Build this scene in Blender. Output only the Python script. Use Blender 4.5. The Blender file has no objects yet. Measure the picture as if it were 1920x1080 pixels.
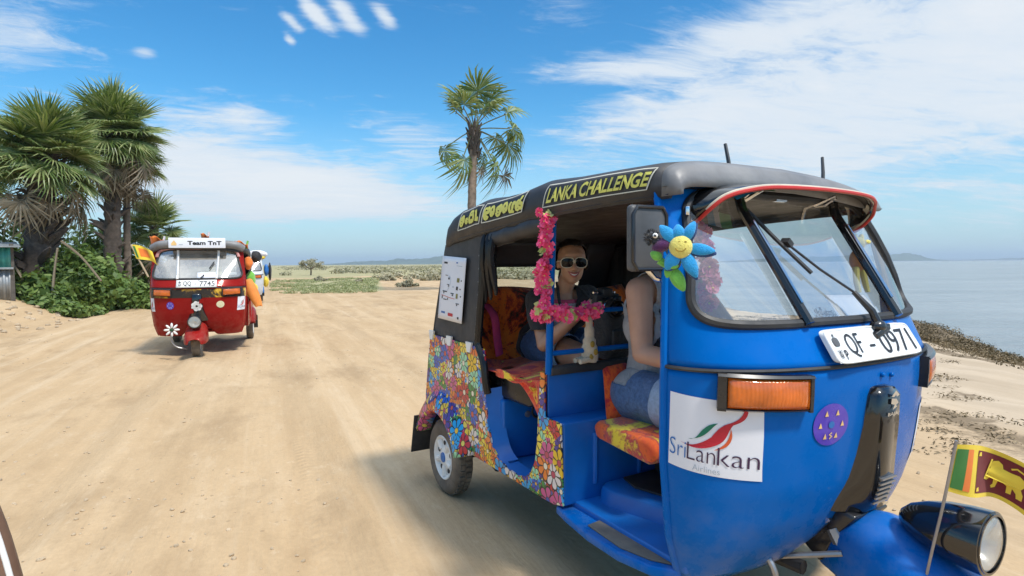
import bpy, bmesh, math, random
import numpy as np
from mathutils import Vector, Matrix, noise as mnoise
R = math.radians
S = bpy.context.scene
COL = S.collection
random.seed(7)
rng = np.random.default_rng(7)

# ------------------------------------------------------------------ camera
cam_d = bpy.data.cameras.new('camera')
cam = bpy.data.objects.new('camera', cam_d)
COL.objects.link(cam)
cam_d.sensor_width = 36.0
cam_d.lens = 1100.0 / 1920.0 * 36.0
cam_d.clip_start = 0.05
cam_d.clip_end = 12000.0
CAM_H = 1.32
_pit = math.atan(46.0 / 1100.0)
_fw = Vector((0, math.cos(_pit), -math.sin(_pit)))
_r0 = Vector((1, 0, 0))
_u0 = _r0.cross(_fw)
_rol = R(0.4)
_rt = _r0 * math.cos(_rol) - _u0 * math.sin(_rol)
_up = _u0 * math.cos(_rol) + _r0 * math.sin(_rol)
M = Matrix((_rt, _up, -_fw)).transposed().to_4x4()
M.translation = (0, 0, CAM_H)
cam.matrix_world = M
S.camera = cam

# ------------------------------------------------------------------ colour management
S.view_settings.view_transform = 'Standard'
S.view_settings.look = 'None'
S.view_settings.exposure = 0.36
S.view_settings.gamma = 1.0
S.view_settings.use_curve_mapping = False
S.render.engine = 'CYCLES'
S.cycles.max_bounces = 8
S.cycles.transparent_max_bounces = 16
S.cycles.volume_bounces = 0

# ------------------------------------------------------------------ sun
SUN_DIR = Vector((0.40, -0.36, 0.842)).normalized()
SUN_EL = math.asin(SUN_DIR.z)
SUN_AZ = math.atan2(SUN_DIR.x, SUN_DIR.y)
sun_d = bpy.data.lights.new('sun', 'SUN')
sun_d.energy = 3.0
sun_d.angle = R(7.0)
sun_d.color = (1.0, 0.955, 0.88)
sun = bpy.data.objects.new('sun', sun_d)
COL.objects.link(sun)
sun.rotation_euler = SUN_DIR.to_track_quat('Z', 'Y').to_euler()
sun.location = (0, 0, 50)


# ------------------------------------------------------------------ node helper
class NT:
    def __init__(s, tree):
        s.t = tree
        s.n = tree.nodes
        s.l = tree.links

    def node(s, typ, **kw):
        n = s.n.new(typ)
        for k, v in kw.items():
            setattr(n, k, v)
        return n

    def put(s, sock, v):
        if hasattr(v, 'is_output'):
            s.l.new(v, sock)
        elif v is not None:
            if isinstance(v, (tuple, list)) and sock.type == 'RGBA' and len(v) == 3:
                v = (*v, 1)
            sock.default_value = v

    def m(s, op, a, b=None, c=None, clamp=False):
        n = s.node('ShaderNodeMath', operation=op, use_clamp=clamp)
        s.put(n.inputs[0], a)
        if b is not None:
            s.put(n.inputs[1], b)
        if c is not None:
            s.put(n.inputs[2], c)
        return n.outputs[0]

    def vm(s, op, a, b=None, scale=None):
        n = s.node('ShaderNodeVectorMath', operation=op)
        s.put(n.inputs[0], a)
        if b is not None:
            s.put(n.inputs[1], b)
        if scale is not None:
            s.put(n.inputs['Scale'], scale)
        return n.outputs['Value'] if op in ('LENGTH', 'DOT_PRODUCT', 'DISTANCE') else n.outputs[0]

    def mix(s, f, a, b, blend='MIX'):
        n = s.node('ShaderNodeMix', data_type='RGBA', blend_type=blend)
        n.clamp_factor = True
        s.put(n.inputs[0], f)
        s.put(n.inputs[6], a)
        s.put(n.inputs[7], b)
        return n.outputs[2]

    def noise(s, vec, scale, detail=3.0, rough=0.55, dist=0.0, dim='3D'):
        n = s.node('ShaderNodeTexNoise', noise_dimensions=dim)
        if vec is not None:
            s.put(n.inputs['Vector'], vec)
        n.inputs['Scale'].default_value = scale
        n.inputs['Detail'].default_value = detail
        n.inputs['Roughness'].default_value = rough
        n.inputs['Distortion'].default_value = dist
        return n.outputs['Fac']

    def ramp(s, f, stops, interp='LINEAR'):
        n = s.node('ShaderNodeValToRGB')
        cr = n.color_ramp
        cr.interpolation = interp
        while len(cr.elements) < len(stops):
            cr.elements.new(0.5)
        for e, (p, c) in zip(cr.elements, stops):
            e.position = p
            e.color = (*c, 1) if len(c) == 3 else c
        s.put(n.inputs[0], f)
        return n.outputs[0]

    def mapr(s, v, a, b, c=0.0, d=1.0, smooth=False):
        n = s.node('ShaderNodeMapRange')
        n.clamp = True
        if smooth:
            n.interpolation_type = 'SMOOTHSTEP'
        s.put(n.inputs[0], v)
        for i, x in enumerate((a, b, c, d)):
            n.inputs[i + 1].default_value = x
        return n.outputs[0]

    def xyz(s, x, y, z=0.0):
        n = s.node('ShaderNodeCombineXYZ')
        s.put(n.inputs[0], x)
        s.put(n.inputs[1], y)
        s.put(n.inputs[2], z)
        return n.outputs[0]

    def sep(s, v):
        n = s.node('ShaderNodeSeparateXYZ')
        s.put(n.inputs[0], v)
        return n.outputs

    def objco(s):
        return s.node('ShaderNodeTexCoord').outputs['Object']

    def bump(s, h, strength=0.3, dist=0.01):
        n = s.node('ShaderNodeBump')
        n.inputs['Strength'].default_value = strength
        n.inputs['Distance'].default_value = dist
        s.put(n.inputs['Height'], h)
        return n.outputs[0]


def new_mat(name):
    m = bpy.data.materials.new(name)
    m.use_nodes = True
    t = NT(m.node_tree)
    b = m.node_tree.nodes['Principled BSDF']
    return m, t, b


def mat(name, col, rough=0.6, metal=0.0, var=0.15, scale=12.0, bump=0.0, bscale=60.0, coat=0.0, dirt=None, dirt_amt=0.3, spec=0.5, trans=0.0, sheen=0.0, sub=0.0):
    """plain procedural material: colour broken by noise, fine relief, optional dusty patches"""
    m, t, b = new_mat(name)
    co = t.objco()
    f = t.noise(co, scale, 4.0)
    lo = tuple(c * (1 - var) for c in col)
    hi = tuple(min(1.0, c * (1 + var)) for c in col)
    c = t.ramp(f, [(0.3, lo), (0.7, hi)])
    if dirt is not None:
        g = t.noise(co, scale * 0.45, 6.0, 0.65)
        c = t.mix(t.mapr(g, 0.5, 0.75, 0.0, dirt_amt), c, dirt)
    t.put(b.inputs['Base Color'], c)
    rr = t.mapr(t.noise(co, scale * 1.7, 3.0), 0.3, 0.7, max(0.02, rough * 0.85), min(1.0, rough * 1.15))
    t.put(b.inputs['Roughness'], rr)
    b.inputs['Metallic'].default_value = metal
    b.inputs['Coat Weight'].default_value = coat
    b.inputs['Coat Roughness'].default_value = 0.06
    b.inputs['Specular IOR Level'].default_value = spec
    if trans:
        b.inputs['Transmission Weight'].default_value = trans
    if sheen:
        b.inputs['Sheen Weight'].default_value = sheen
    if sub:
        b.inputs['Subsurface Weight'].default_value = sub
        b.inputs['Subsurface Radius'].default_value = (0.02, 0.008, 0.005)
    if bump:
        t.put(b.inputs['Normal'], t.bump(t.noise(co, bscale, 4.0), bump, 0.01))
    return m


# ------------------------------------------------------------------ world: sky with clouds
W = bpy.data.worlds.new('World')
S.world = W
W.use_nodes = True
wt = NT(W.node_tree)
bg = W.node_tree.nodes['Background']
sky = wt.node('ShaderNodeTexSky', sky_type='NISHITA')
sky.sun_disc = False
sky.sun_elevation = SUN_EL
sky.sun_rotation = SUN_AZ
sky.altitude = 5.0
sky.air_density = 1.0
sky.dust_density = 0.6
sky.ozone_density = 2.2
dv = wt.node('ShaderNodeTexCoord').outputs['Generated']
dn = wt.vm('NORMALIZE', dv)
dx, dy, dz = wt.sep(dn)
hs = wt.node('ShaderNodeHueSaturation')
hs.inputs['Saturation'].default_value = 1.38
hs.inputs['Value'].default_value = 1.0
wt.put(hs.inputs['Color'], sky.outputs[0])
skyc = wt.mix(1.0, hs.outputs[0], (0.98, 1.34, 1.30), 'MULTIPLY')
# pale air near the horizon all the way round
elev = wt.m('ARCSINE', dz)
az = wt.m('ARCTAN2', dx, dy)
hz = wt.mapr(elev, 0.0, R(15), 1.0, 0.0, True)
skyc = wt.mix(wt.m('MULTIPLY', hz, 0.74), skyc, (3.5, 4.7, 6.0))
# cloud plane: directions projected to a layer overhead
den = wt.m('ADD', wt.m('MAXIMUM', dz, 0.0), 0.10)
px = wt.m('DIVIDE', dx, den)
py = wt.m('DIVIDE', dy, den)
ca, sa = math.cos(R(14)), math.sin(R(14))
qx = wt.m('ADD', wt.m('MULTIPLY', px, ca), wt.m('MULTIPLY', py, sa))
qy = wt.m('SUBTRACT', wt.m('MULTIPLY', py, ca), wt.m('MULTIPLY', px, sa))
wv = wt.node('ShaderNodeTexNoise')
wt.put(wv.inputs['Vector'], wt.xyz(qx, qy, 1.3))
wv.inputs['Scale'].default_value = 1.1
wv.inputs['Detail'].default_value = 3.0
wrp = wt.vm('SCALE', wt.vm('SUBTRACT', wv.outputs['Color'], (0.5, 0.5, 0.5)), scale=0.55)
P1 = wt.vm('ADD', wt.xyz(wt.m('MULTIPLY', qx, 0.55), wt.m('MULTIPLY', qy, 1.0), 0.35), wrp)
n1 = wt.noise(P1, 2.4, 10.0, 0.62, 0.15)
P2 = wt.vm('ADD', wt.xyz(wt.m('MULTIPLY', qx, 0.42), wt.m('MULTIPLY', qy, 1.25), 3.7), wrp)
n2 = wt.noise(P2, 8.0, 9.0, 0.70, 0.35)
n3 = wt.noise(wt.xyz(qx, qy, 8.2), 0.35, 3.0, 0.5)


def blob(a0, e0, ra, re, tilt=0.0):
    """soft cloud field centred on a bearing and elevation (degrees)"""
    da, de = wt.m('SUBTRACT', az, R(a0)), wt.m('SUBTRACT', elev, R(e0))
    if tilt:
        c_, s_ = math.cos(R(tilt)), math.sin(R(tilt))
        da, de = wt.m('ADD', wt.m('MULTIPLY', da, c_), wt.m('MULTIPLY', de, s_)), wt.m('SUBTRACT', wt.m('MULTIPLY', de, c_), wt.m('MULTIPLY', da, s_))
    u = wt.m('DIVIDE', da, R(ra))
    v = wt.m('DIVIDE', de, R(re))
    r2 = wt.m('ADD', wt.m('MULTIPLY', u, u), wt.m('MULTIPLY', v, v))
    return wt.m('POWER', 2.718, wt.m('MULTIPLY', r2, -1.0))


cov = wt.m('MULTIPLY', wt.m('SUBTRACT', n3, 0.5), 0.5)
for (a0, e0, ra, re, amt) in ((36, 13, 20, 7.5, 0.26), (46, 20, 14, 7, 0.20), (16, 17.2, 9, 2.6, 0.22), (10, 12.8, 9, 1.8, 0.20), (24, 20, 8, 2.0, 0.16), (22, 10, 10, 2.5, 0.16), (-28, 7.6, 12, 2.6, 0.27), (-19, 8.2, 11, 1.8, 0.25), (-13, 6.0, 11, 1.6, 0.22), (-24, 4.6, 14, 1.2, .18), (-8, 11.8, 5, 1.8, .17), (-24, 12.5, 5, 1.6, 0.20), (-30, 10.5, 6, 2.0, 0.14), (-40, 17, 6, 2.0, 0.22),
                               (4, 22.5, 5, 1.6, 0.18), (8, 17.8, 7, 1.2, .16), (7, 9.5, 6, 1.0, .14), (18, 14.0, 8, 1.4, .16), (26, 7.5, 9, 1.6, .14), (-12, 12.5, 4, 1.4, 0.14), (30, 4.5, 30, 2.2, 0.10), (-38, 21, 7, 2, .10), (-31.5, 17.0, 1.0, .5, .22), (70, 16, 20, 10, 0.2), (-75, 16, 20, 9, 0.18), (150, 20, 50, 12, 0.16), (-130, 25, 40, 12, 0.14)):
    cov = wt.m('ADD', cov, wt.m('MULTIPLY', blob(a0, e0, ra, re), amt))
for (a0, e0, ra, re, amt, tl) in ((-18.2, 21.9, 2.3, 0.75, 0.34, -42), (-15.3, 22.0, 2.3, 0.85, 0.34, -44), (-11.9, 22.1, 1.4, 0.7, 0.30, -38), (-20.0, 20.8, 1.5, 0.5, 0.28, -38), (-20.3, 19.5, 0.8, 0.45, 0.28, -45)):
    cov = wt.m('ADD', cov, wt.m('MULTIPLY', blob(a0, e0, ra, re, tl), amt))
cov = wt.m('ADD', cov, wt.mapr(elev, R(30), R(58), 0.0, 0.28))   # extra cloud cover added overhead, out of view, for soft fill light
nn = wt.m('ADD', wt.m('MULTIPLY', n1, 0.52), wt.m('MULTIPLY', n2, 0.48))
dens = wt.m('ADD', nn, cov)
mask = wt.mapr(dens, 0.555, 0.83, 0.0, 1.0, True)
mask = wt.m('MULTIPLY', mask, wt.mapr(elev, 0.0, R(3), 0.0, 1.0))
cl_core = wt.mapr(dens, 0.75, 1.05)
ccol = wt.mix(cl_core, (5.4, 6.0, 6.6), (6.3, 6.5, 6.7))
gl_ = wt.mapr(elev, R(28), R(60), 1.0, 2.2)   # unseen overhead cloud brightened with elevation to lift the shadows
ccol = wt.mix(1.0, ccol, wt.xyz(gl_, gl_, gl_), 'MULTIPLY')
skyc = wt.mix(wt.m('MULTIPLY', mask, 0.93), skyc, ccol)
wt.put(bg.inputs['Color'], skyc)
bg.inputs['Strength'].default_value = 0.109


# ------------------------------------------------------------------ mesh helper
def tag(o, label=None, cat=None, group=None, kind=None):
    if label:
        o['label'] = label
    if cat:
        o['category'] = cat
    if group:
        o['group'] = group
    if kind:
        o['kind'] = kind
    return o


def empty(name, loc=(0, 0, 0), rz=0.0, label=None, cat=None, group=None, parent=None):
    o = bpy.data.objects.new(name, None)
    o.empty_display_size = 0.1
    COL.objects.link(o)
    o.location = loc
    o.rotation_euler = (0, 0, rz)
    tag(o, label, cat, group)
    if parent:
        o.parent = parent
    return o


def link_copy(src, parent=None):
    c = src.copy()
    COL.objects.link(c)
    c.parent = parent
    return c


def copy_tree(o, parent=None):
    c = link_copy(o, parent)
    for ch in list(o.children):
        copy_tree(ch, c)
    return c


def frame_of(d):
    d = Vector(d).normalized()
    a = Vector((0, 0, 1)) if abs(d.z) < 0.92 else Vector((1, 0, 0))
    x = d.cross(a).normalized()
    return x, d.cross(x).normalized()


class MB:
    def __init__(s):
        s.v = []
        s.f = []
        s.mi = []

    def add(s, vs, fs, mi=0):
        o = len(s.v)
        s.v += [tuple(p) for p in vs]
        s.f += [tuple(i + o for i in f) for f in fs]
        s.mi += [mi] * len(fs)
        return s

    def box(s, c, d, rot=None, mi=0):
        hx, hy, hz = d[0] / 2, d[1] / 2, d[2] / 2
        vs = [Vector((x, y, z)) for z in (-hz, hz) for y in (-hy, hy) for x in (-hx, hx)]
        if rot is not None:
            vs = [rot @ p for p in vs]
        c = Vector(c)
        return s.add([p + c for p in vs], [(0, 2, 3, 1), (4, 5, 7, 6), (0, 1, 5, 4), (2, 6, 7, 3), (0, 4, 6, 2), (1, 3, 7, 5)], mi)

    def loft(s, rings, closed=True, cap0=False, cap1=False, mi=0):
        n = len(rings[0])
        vs = [p for r in rings for p in r]
        fs = []
        m = n if closed else n - 1
        for i in range(len(rings) - 1):
            for j in range(m):
                k = (j + 1) % n
                fs.append((i * n + j, i * n + k, (i + 1) * n + k, (i + 1) * n + j))
        if cap0:
            fs.append(tuple(range(n))[::-1])
        if cap1:
            b = (len(rings) - 1) * n
            fs.append(tuple(range(b, b + n)))
        return s.add(vs, fs, mi)

    def tube(s, pts, r, n=8, caps=True, mi=0, flat=None):
        pts = [Vector(p) for p in pts]
        rs = r if isinstance(r, (list, tuple)) else [r] * len(pts)
        rings = []
        px = None
        for i, p in enumerate(pts):
            d = (pts[min(i + 1, len(pts) - 1)] - pts[max(i - 1, 0)])
            if d.length < 1e-9:
                d = Vector((0, 0, 1))
            d.normalize()
            if px is None:
                x, y = frame_of(d)
            else:
                x = (px - d * px.dot(d))
                if x.length < 1e-6:
                    x, y = frame_of(d)
                x.normalize()
                y = d.cross(x)
            px = x
            fl = flat if flat else (1, 1)
            rings.append([p + (x * math.cos(2 * math.pi * k / n) * fl[0] + y * math.sin(2 * math.pi * k / n) * fl[1]) * rs[i] for k in range(n)])
        return s.loft(rings, True, caps, caps, mi)

    def grid(s, fn, nu, nv, mi=0):
        vs = [fn(i / nu, j / nv) for j in range(nv + 1) for i in range(nu + 1)]
        w = nu + 1
        fs = [(j * w + i, j * w + i + 1, (j + 1) * w + i + 1, (j + 1) * w + i) for j in range(nv) for i in range(nu)]
        return s.add(vs, fs, mi)

    def sphere(s, c, r, nu=14, nv=9, mi=0, rot=None):
        if not isinstance(r, (tuple, list)):
            r = (r, r, r)
        c = Vector(c)
        vs = [Vector((0, 0, -r[2]))]
        for j in range(1, nv):
            t = -math.pi / 2 + math.pi * j / nv
            for i in range(nu):
                a = 2 * math.pi * i / nu
                vs.append(Vector((r[0] * math.cos(t) * math.cos(a), r[1] * math.cos(t) * math.sin(a), r[2] * math.sin(t))))
        vs.append(Vector((0, 0, r[2])))
        fs = []
        for i in range(nu):
            fs.append((0, 1 + (i + 1) % nu, 1 + i))
        for j in range(nv - 2):
            for i in range(nu):
                a = 1 + j * nu
                fs.append((a + i, a + (i + 1) % nu, a + nu + (i + 1) % nu, a + nu + i))
        a = 1 + (nv - 2) * nu
        for i in range(nu):
            fs.append((a + i, a + (i + 1) % nu, len(vs) - 1))
        if rot is not None:
            vs = [rot @ p for p in vs]
        return s.add([p + c for p in vs], fs, mi)

    def revolve(s, prof, c, axis, n=32, mi=0, caps=False):
        """prof: list of (radius, height along the axis)"""
        c = Vector(c)
        ax = Vector(axis).normalized()
        x, y = frame_of(ax)
        rings = [[c + ax * h + (x * math.cos(2 * math.pi * k / n) + y * math.sin(2 * math.pi * k / n)) * r for k in range(n)] for r, h in prof]
        return s.loft(rings, True, caps, caps, mi)

    def poly(s, pts, mi=0):
        """flat outline (possibly concave) as triangles"""
        from mathutils.geometry import tessellate_polygon
        vs = [Vector(p) for p in pts]
        tris = tessellate_polygon([vs])
        return s.add(vs, [tuple(t) for t in tris], mi)

    def prism(s, pts2, fn, t0, t1, mi=0):
        """concave outline extruded: fn(a, b, t) -> point"""
        from mathutils.geometry import tessellate_polygon
        flat = [Vector((p[0], p[1], 0)) for p in pts2]
        tris = tessellate_polygon([flat])
        n = len(pts2)
        vs = [fn(p[0], p[1], t0) for p in pts2] + [fn(p[0], p[1], t1) for p in pts2]
        fs = [tuple(t) for t in tris] + [tuple(i + n for i in t[::-1]) for t in tris]
        fs += [(i, (i + 1) % n, (i + 1) % n + n, i + n) for i in range(n)]
        return s.add(vs, fs, mi)

    def mesh(s, name):
        me = bpy.data.meshes.new(name)
        me.from_pydata([tuple(p) for p in s.v], [], s.f)
        return me

    def build(s, name, mats, parent=None, smooth=True, angle=38, bevel=0.0, solid=0.0, recalc=True, subsurf=0, loc=None):
        me = s.mesh(name)
        if not isinstance(mats, (list, tuple)):
            mats = [mats]
        for m in mats:
            me.materials.append(m)
        if len(mats) > 1:
            me.polygons.foreach_set('material_index', s.mi)
        if recalc:
            bm = bmesh.new()
            bm.from_mesh(me)
            bmesh.ops.recalc_face_normals(bm, faces=bm.faces)
            bm.to_mesh(me)
            bm.free()
        if smooth:
            me.shade_smooth()
            if not bevel and not subsurf:
                me.set_sharp_from_angle(angle=R(angle))
        o = bpy.data.objects.new(name, me)
        COL.objects.link(o)
        if parent:
            o.parent = parent
        if loc is not None:
            o.location = loc
        if solid:
            md = o.modifiers.new('solid', 'SOLIDIFY')
            md.thickness = abs(solid)
            md.offset = -1 if solid > 0 else 1
        if subsurf:
            md = o.modifiers.new('sub', 'SUBSURF')
            md.levels = subsurf
            md.render_levels = subsurf
        if bevel:
            md = o.modifiers.new('bevel', 'BEVEL')
            md.width = bevel
            md.segments = 3
            md.limit_method = 'ANGLE'
            md.angle_limit = R(40)
            md.harden_normals = False
        return o


def bez(p0, p1, p2, p3, n=12):
    out = []
    for i in range(n + 1):
        t = i / n
        out.append(tuple((1 - t) ** 3 * a + 3 * (1 - t) ** 2 * t * b + 3 * (1 - t) * t * t * c + t ** 3 * d for a, b, c, d in zip(p0, p1, p2, p3)))
    return out


def smoothline(pts, n=6):
    """Catmull-Rom through the points"""
    P = [Vector(p) for p in pts]
    out = []
    for i in range(len(P) - 1):
        a, b, c, d = P[max(i - 1, 0)], P[i], P[i + 1], P[min(i + 2, len(P) - 1)]
        for k in range(n):
            t = k / n
            out.append(0.5 * ((2 * b) + (c - a) * t + (2 * a - 5 * b + 4 * c - d) * t * t + (3 * b - a - 3 * c + d) * t ** 3))
    out.append(P[-1])
    return out


# ------------------------------------------------------------------ lettering as geometry
_txt_cache = {}


def text_shape(txt, bold=0.0, space=1.0):
    key = (txt, bold, space)
    if key in _txt_cache:
        return _txt_cache[key]
    cu = bpy.data.curves.new('lettering', 'FONT')
    cu.body = txt
    cu.offset = bold
    cu.space_character = space
    cu.resolution_u = 3
    ob = bpy.data.objects.new('lettering', cu)
    COL.objects.link(ob)
    dg = bpy.context.evaluated_depsgraph_get()
    me = bpy.data.meshes.new_from_object(ob.evaluated_get(dg))
    vs = [(v.co.x, v.co.y) for v in me.vertices]
    fs = [tuple(p.vertices) for p in me.polygons]
    bpy.data.objects.remove(ob)
    bpy.data.meshes.remove(me)
    x0 = min(v[0] for v in vs)
    x1 = max(v[0] for v in vs)
    y0 = min(v[1] for v in vs)
    y1 = max(v[1] for v in vs)
    vs = [((x - x0) / (x1 - x0), (y - y0) / (y1 - y0)) for x, y in vs]
    _txt_cache[key] = (vs, fs)
    return vs, fs


def put_text(mb, txt, fn, a0, b0, a1, b1, bold=0.0, shear=0.0, mi=0, space=1.0):
    vs, fs = text_shape(txt, bold, space)
    mb.add([fn(a0 + (a1 - a0) * x + shear * y, b0 + (b1 - b0) * y) for x, y in vs], fs, mi)


def put_poly(mb, pts, fn, mi=0):
    from mathutils.geometry import tessellate_polygon
    flat = [Vector((p[0], p[1], 0)) for p in pts]
    tris = tessellate_polygon([flat])
    mb.add([fn(p[0], p[1]) for p in pts], [tuple(t) for t in tris], mi)


def put_stroke(mb, pts, w, fn, mi=0, asp=1.0, dense=False):
    """a pen stroke of even width in (a, b) space; asp = length of one a unit over one b unit"""
    P0 = [(p[0] * asp, p[1]) for p in pts]
    P = []
    for a, b in zip(P0[:-1], P0[1:]):
        k = max(1, int(math.hypot(b[0] - a[0], b[1] - a[1]) / 0.12)) if dense else 1
        P += [(a[0] + (b[0] - a[0]) * i / k, a[1] + (b[1] - a[1]) * i / k) for i in range(k)]
    P.append(P0[-1])
    L, Rr = [], []
    for i, p in enumerate(P):
        a = P[max(i - 1, 0)]
        b = P[min(i + 1, len(P) - 1)]
        d = (b[0] - a[0], b[1] - a[1])
        l = math.hypot(*d) or 1
        nx, ny = -d[1] / l * w / 2, d[0] / l * w / 2
        L.append(((p[0] + nx) / asp, p[1] + ny))
        Rr.append(((p[0] - nx) / asp, p[1] - ny))
    vs = [fn(*q) for q in L] + [fn(*q) for q in Rr]
    n = len(P)
    mb.add(vs, [(i, i + 1, n + i + 1, n + i) for i in range(n - 1)], mi)


def disc_pts(ca, cb, ra, rb, n=24, a0=0):
    return [(ca + ra * math.cos(a0 + 2 * math.pi * i / n), cb + rb * math.sin(a0 + 2 * math.pi * i / n)) for i in range(n)]


# ================================================================== SETTING
def sstep(x, a, b):
    t = np.clip((x - a) / (b - a), 0, 1)
    return t * t * (3 - 2 * t)


def vnoise(x, y, seed=0):
    xi = np.floor(x).astype(np.int64)
    yi = np.floor(y).astype(np.int64)
    fx = x - xi
    fy = y - yi
    fx = fx * fx * (3 - 2 * fx)
    fy = fy * fy * (3 - 2 * fy)

    def h(i, j):
        n = (i * 374761393 + j * 668265263 + seed * 982451653) & 0x7fffffff
        n = ((n ^ (n >> 13)) * 1274126177) & 0x7fffffff
        return ((n ^ (n >> 16)) & 0xffff) / 65535.0
    return (h(xi, yi) * (1 - fx) + h(xi + 1, yi) * fx) * (1 - fy) + (h(xi, yi + 1) * (1 - fx) + h(xi + 1, yi + 1) * fx) * fy


def fbm(x, y, oct=4, seed=0, gain=0.5):
    a, t, s = 1.0, 0.0, 0.0
    for o in range(oct):
        s = s + a * (vnoise(x, y, seed + o * 17) - 0.5)
        t += a
        x, y, a = x * 2.03 + 11.3, y * 2.03 + 5.7, a * gain
    return s / t


SEA_Z = -0.35
_SY = [-10, 2, 6, 9.6, 12, 13.5, 15, 17, 27, 60, 200, 1500, 6000]
_SX = [8.4, 8.1, 8.1, 8.5, 9.2, 9.3, 8.3, 7.6, 8.2, 10.5, 22, 60, 150]


def shore(y):
    return np.interp(y, _SY, _SX)


def ground_h(x, y):
    x = np.asarray(x, float)
    y = np.asarray(y, float)
    near = 1 - sstep(y, 60, 200)
    s = x * 0.92 + y * 0.39            # across the track
    l = -x * 0.39 + y * 0.92           # along the track
    h = 0.05 * fbm(x * 0.25, y * 0.25, 3, 1) * near
    h = h + (0.050 * fbm(s * 1.3, l * 0.22, 4, 5) + 0.020 * fbm(s * 4.5, l * 0.55, 3, 9)) * near
    h = h + 0.012 * fbm(x * 7, y * 7, 3, 14) * (1 - sstep(y, 12, 25))
    for c, w in ((0.15, 0.16), (-1.15, 0.15), (-3.1, 0.2), (1.45, 0.14), (-4.35, 0.2)):
        wob = 0.10 * np.sin(l * 0.33 + c * 3.0)
        h = h - 0.032 * np.exp(-((s - c - wob) / w) ** 2) * near + 0.016 * np.exp(-((s - c - wob - w * 1.9) / (w * .7)) ** 2) * near
    # raised verge on the left
    e = x + 5.5 + 0.38 * y
    edge = e + 0.9 * fbm(y * 0.5, x * 0.5, 3, 31)
    far = 1 - sstep(y, 70, 300)
    v = 1 - sstep(edge, -2.2, 0.1)
    h = h + v * (0.50 + 0.10 * fbm(x * 0.8, y * 0.8, 3, 33)) * far
    h = h + 0.10 * np.abs(fbm(x * 2.2, y * 2.2, 3, 35)) * np.exp(-((edge + 0.5) / 0.9) ** 2) * far
    # low dunes between track and sea
    dn = sstep(y, 12, 24) * (1 - sstep(y, 90, 220)) * sstep(e, 7.0, 12.0)
    h = h + dn * (0.55 * fbm(x * 0.16, y * 0.16, 4, 41) + 0.10)
    # lumpy beach at the right
    bz = sstep(x, 3.0, 5.0) * (1 - sstep(y, 20, 40))
    h = h + bz * 0.06 * fbm(x * 1.6, y * 1.6, 4, 51)
    # shelf into the water
    d = x - shore(y)
    h = np.where(d > -3.0, h * (1 - sstep(d, -2.0, 0.3)) + (SEA_Z - 0.0) * sstep(d, -2.4, 0.1) - 0.10 * np.clip(d, 0, 40), h)
    # rise of the far land a little so that it closes on the horizon
    return h


def gh(x, y):
    return float(ground_h(np.array([x]), np.array([y]))[0])


def axis_pts(lo, hi, fine_lo, fine_hi, step, grow):
    p = list(np.arange(fine_lo, fine_hi + 1e-6, step))
    d, x = step, fine_hi
    while x < hi:
        d *= grow
        x += d
        p.append(min(x, hi))
    d, x = step, fine_lo
    while x > lo:
        d *= grow
        x -= d
        p.insert(0, max(x, lo))
    return np.array(p)


gx = axis_pts(-6000, 6000, -9.0, 10.0, 0.06, 1.07)
gy = axis_pts(-300, 7000, 1.2, 17.0, 0.06, 1.05)
GX, GY = np.meshgrid(gx, gy)
GZ = ground_h(GX, GY)
nx_, ny_ = len(gx), len(gy)
me = bpy.data.meshes.new('ground')
co = np.stack([GX, GY, GZ], -1).reshape(-1, 3)
idx = np.arange(nx_ * ny_).reshape(ny_, nx_)
quads = np.stack([idx[:-1, :-1], idx[:-1, 1:], idx[1:, 1:], idx[1:, :-1]], -1).reshape(-1, 4)
me.vertices.add(len(co))
me.vertices.foreach_set('co', co.ravel())
me.loops.add(quads.size)
me.loops.foreach_set('vertex_index', quads.ravel().astype(np.int32))
me.polygons.add(len(quads))
me.polygons.foreach_set('loop_start', np.arange(0, quads.size, 4, dtype=np.int32))
me.polygons.foreach_set('use_smooth', np.ones(len(quads), bool))
me.update(calc_edges=True)
# what the soil is made of: R scrubby green, G damp, B dry weed litter
e_ = GX + 5.5 + 0.38 * GY
grn = np.clip(sstep(GY, 40, 70) * (0.75 + 0.5 * fbm(GX * 0.03, GY * 0.03, 3, 61)) + 1.2 * (1 - sstep(e_, -4.0, -2.2)) * (0.8 + fbm(GX, GY, 3, 62)), 0, 1)
patch_g = sstep(GY, 27, 30) * (1 - sstep(GY, 46, 56)) * sstep(GX + 0.36 * GY, -1.4, 0.5) * (1 - sstep(GX + 0.25 * GY, 0.3, 1.6))
grn = np.clip(np.maximum(grn, patch_g), 0, 1)
dd = GX - shore(GY)
wet = np.clip(sstep(dd, -1.2, -0.2), 0, 1)
lit = np.clip(sstep(GX, 2.5, 4.0) * sstep(fbm(GX * 0.9, GY * 0.9, 4, 71), 0.02, 0.16) * (1 - sstep(dd, -0.7, -0.2)), 0, 1)
ca_ = me.color_attributes.new('soil', 'FLOAT_COLOR', 'POINT')
ca_.data.foreach_set('color', np.stack([grn, wet, lit, np.ones_like(grn)], -1).reshape(-1).astype(np.float32))


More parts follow.
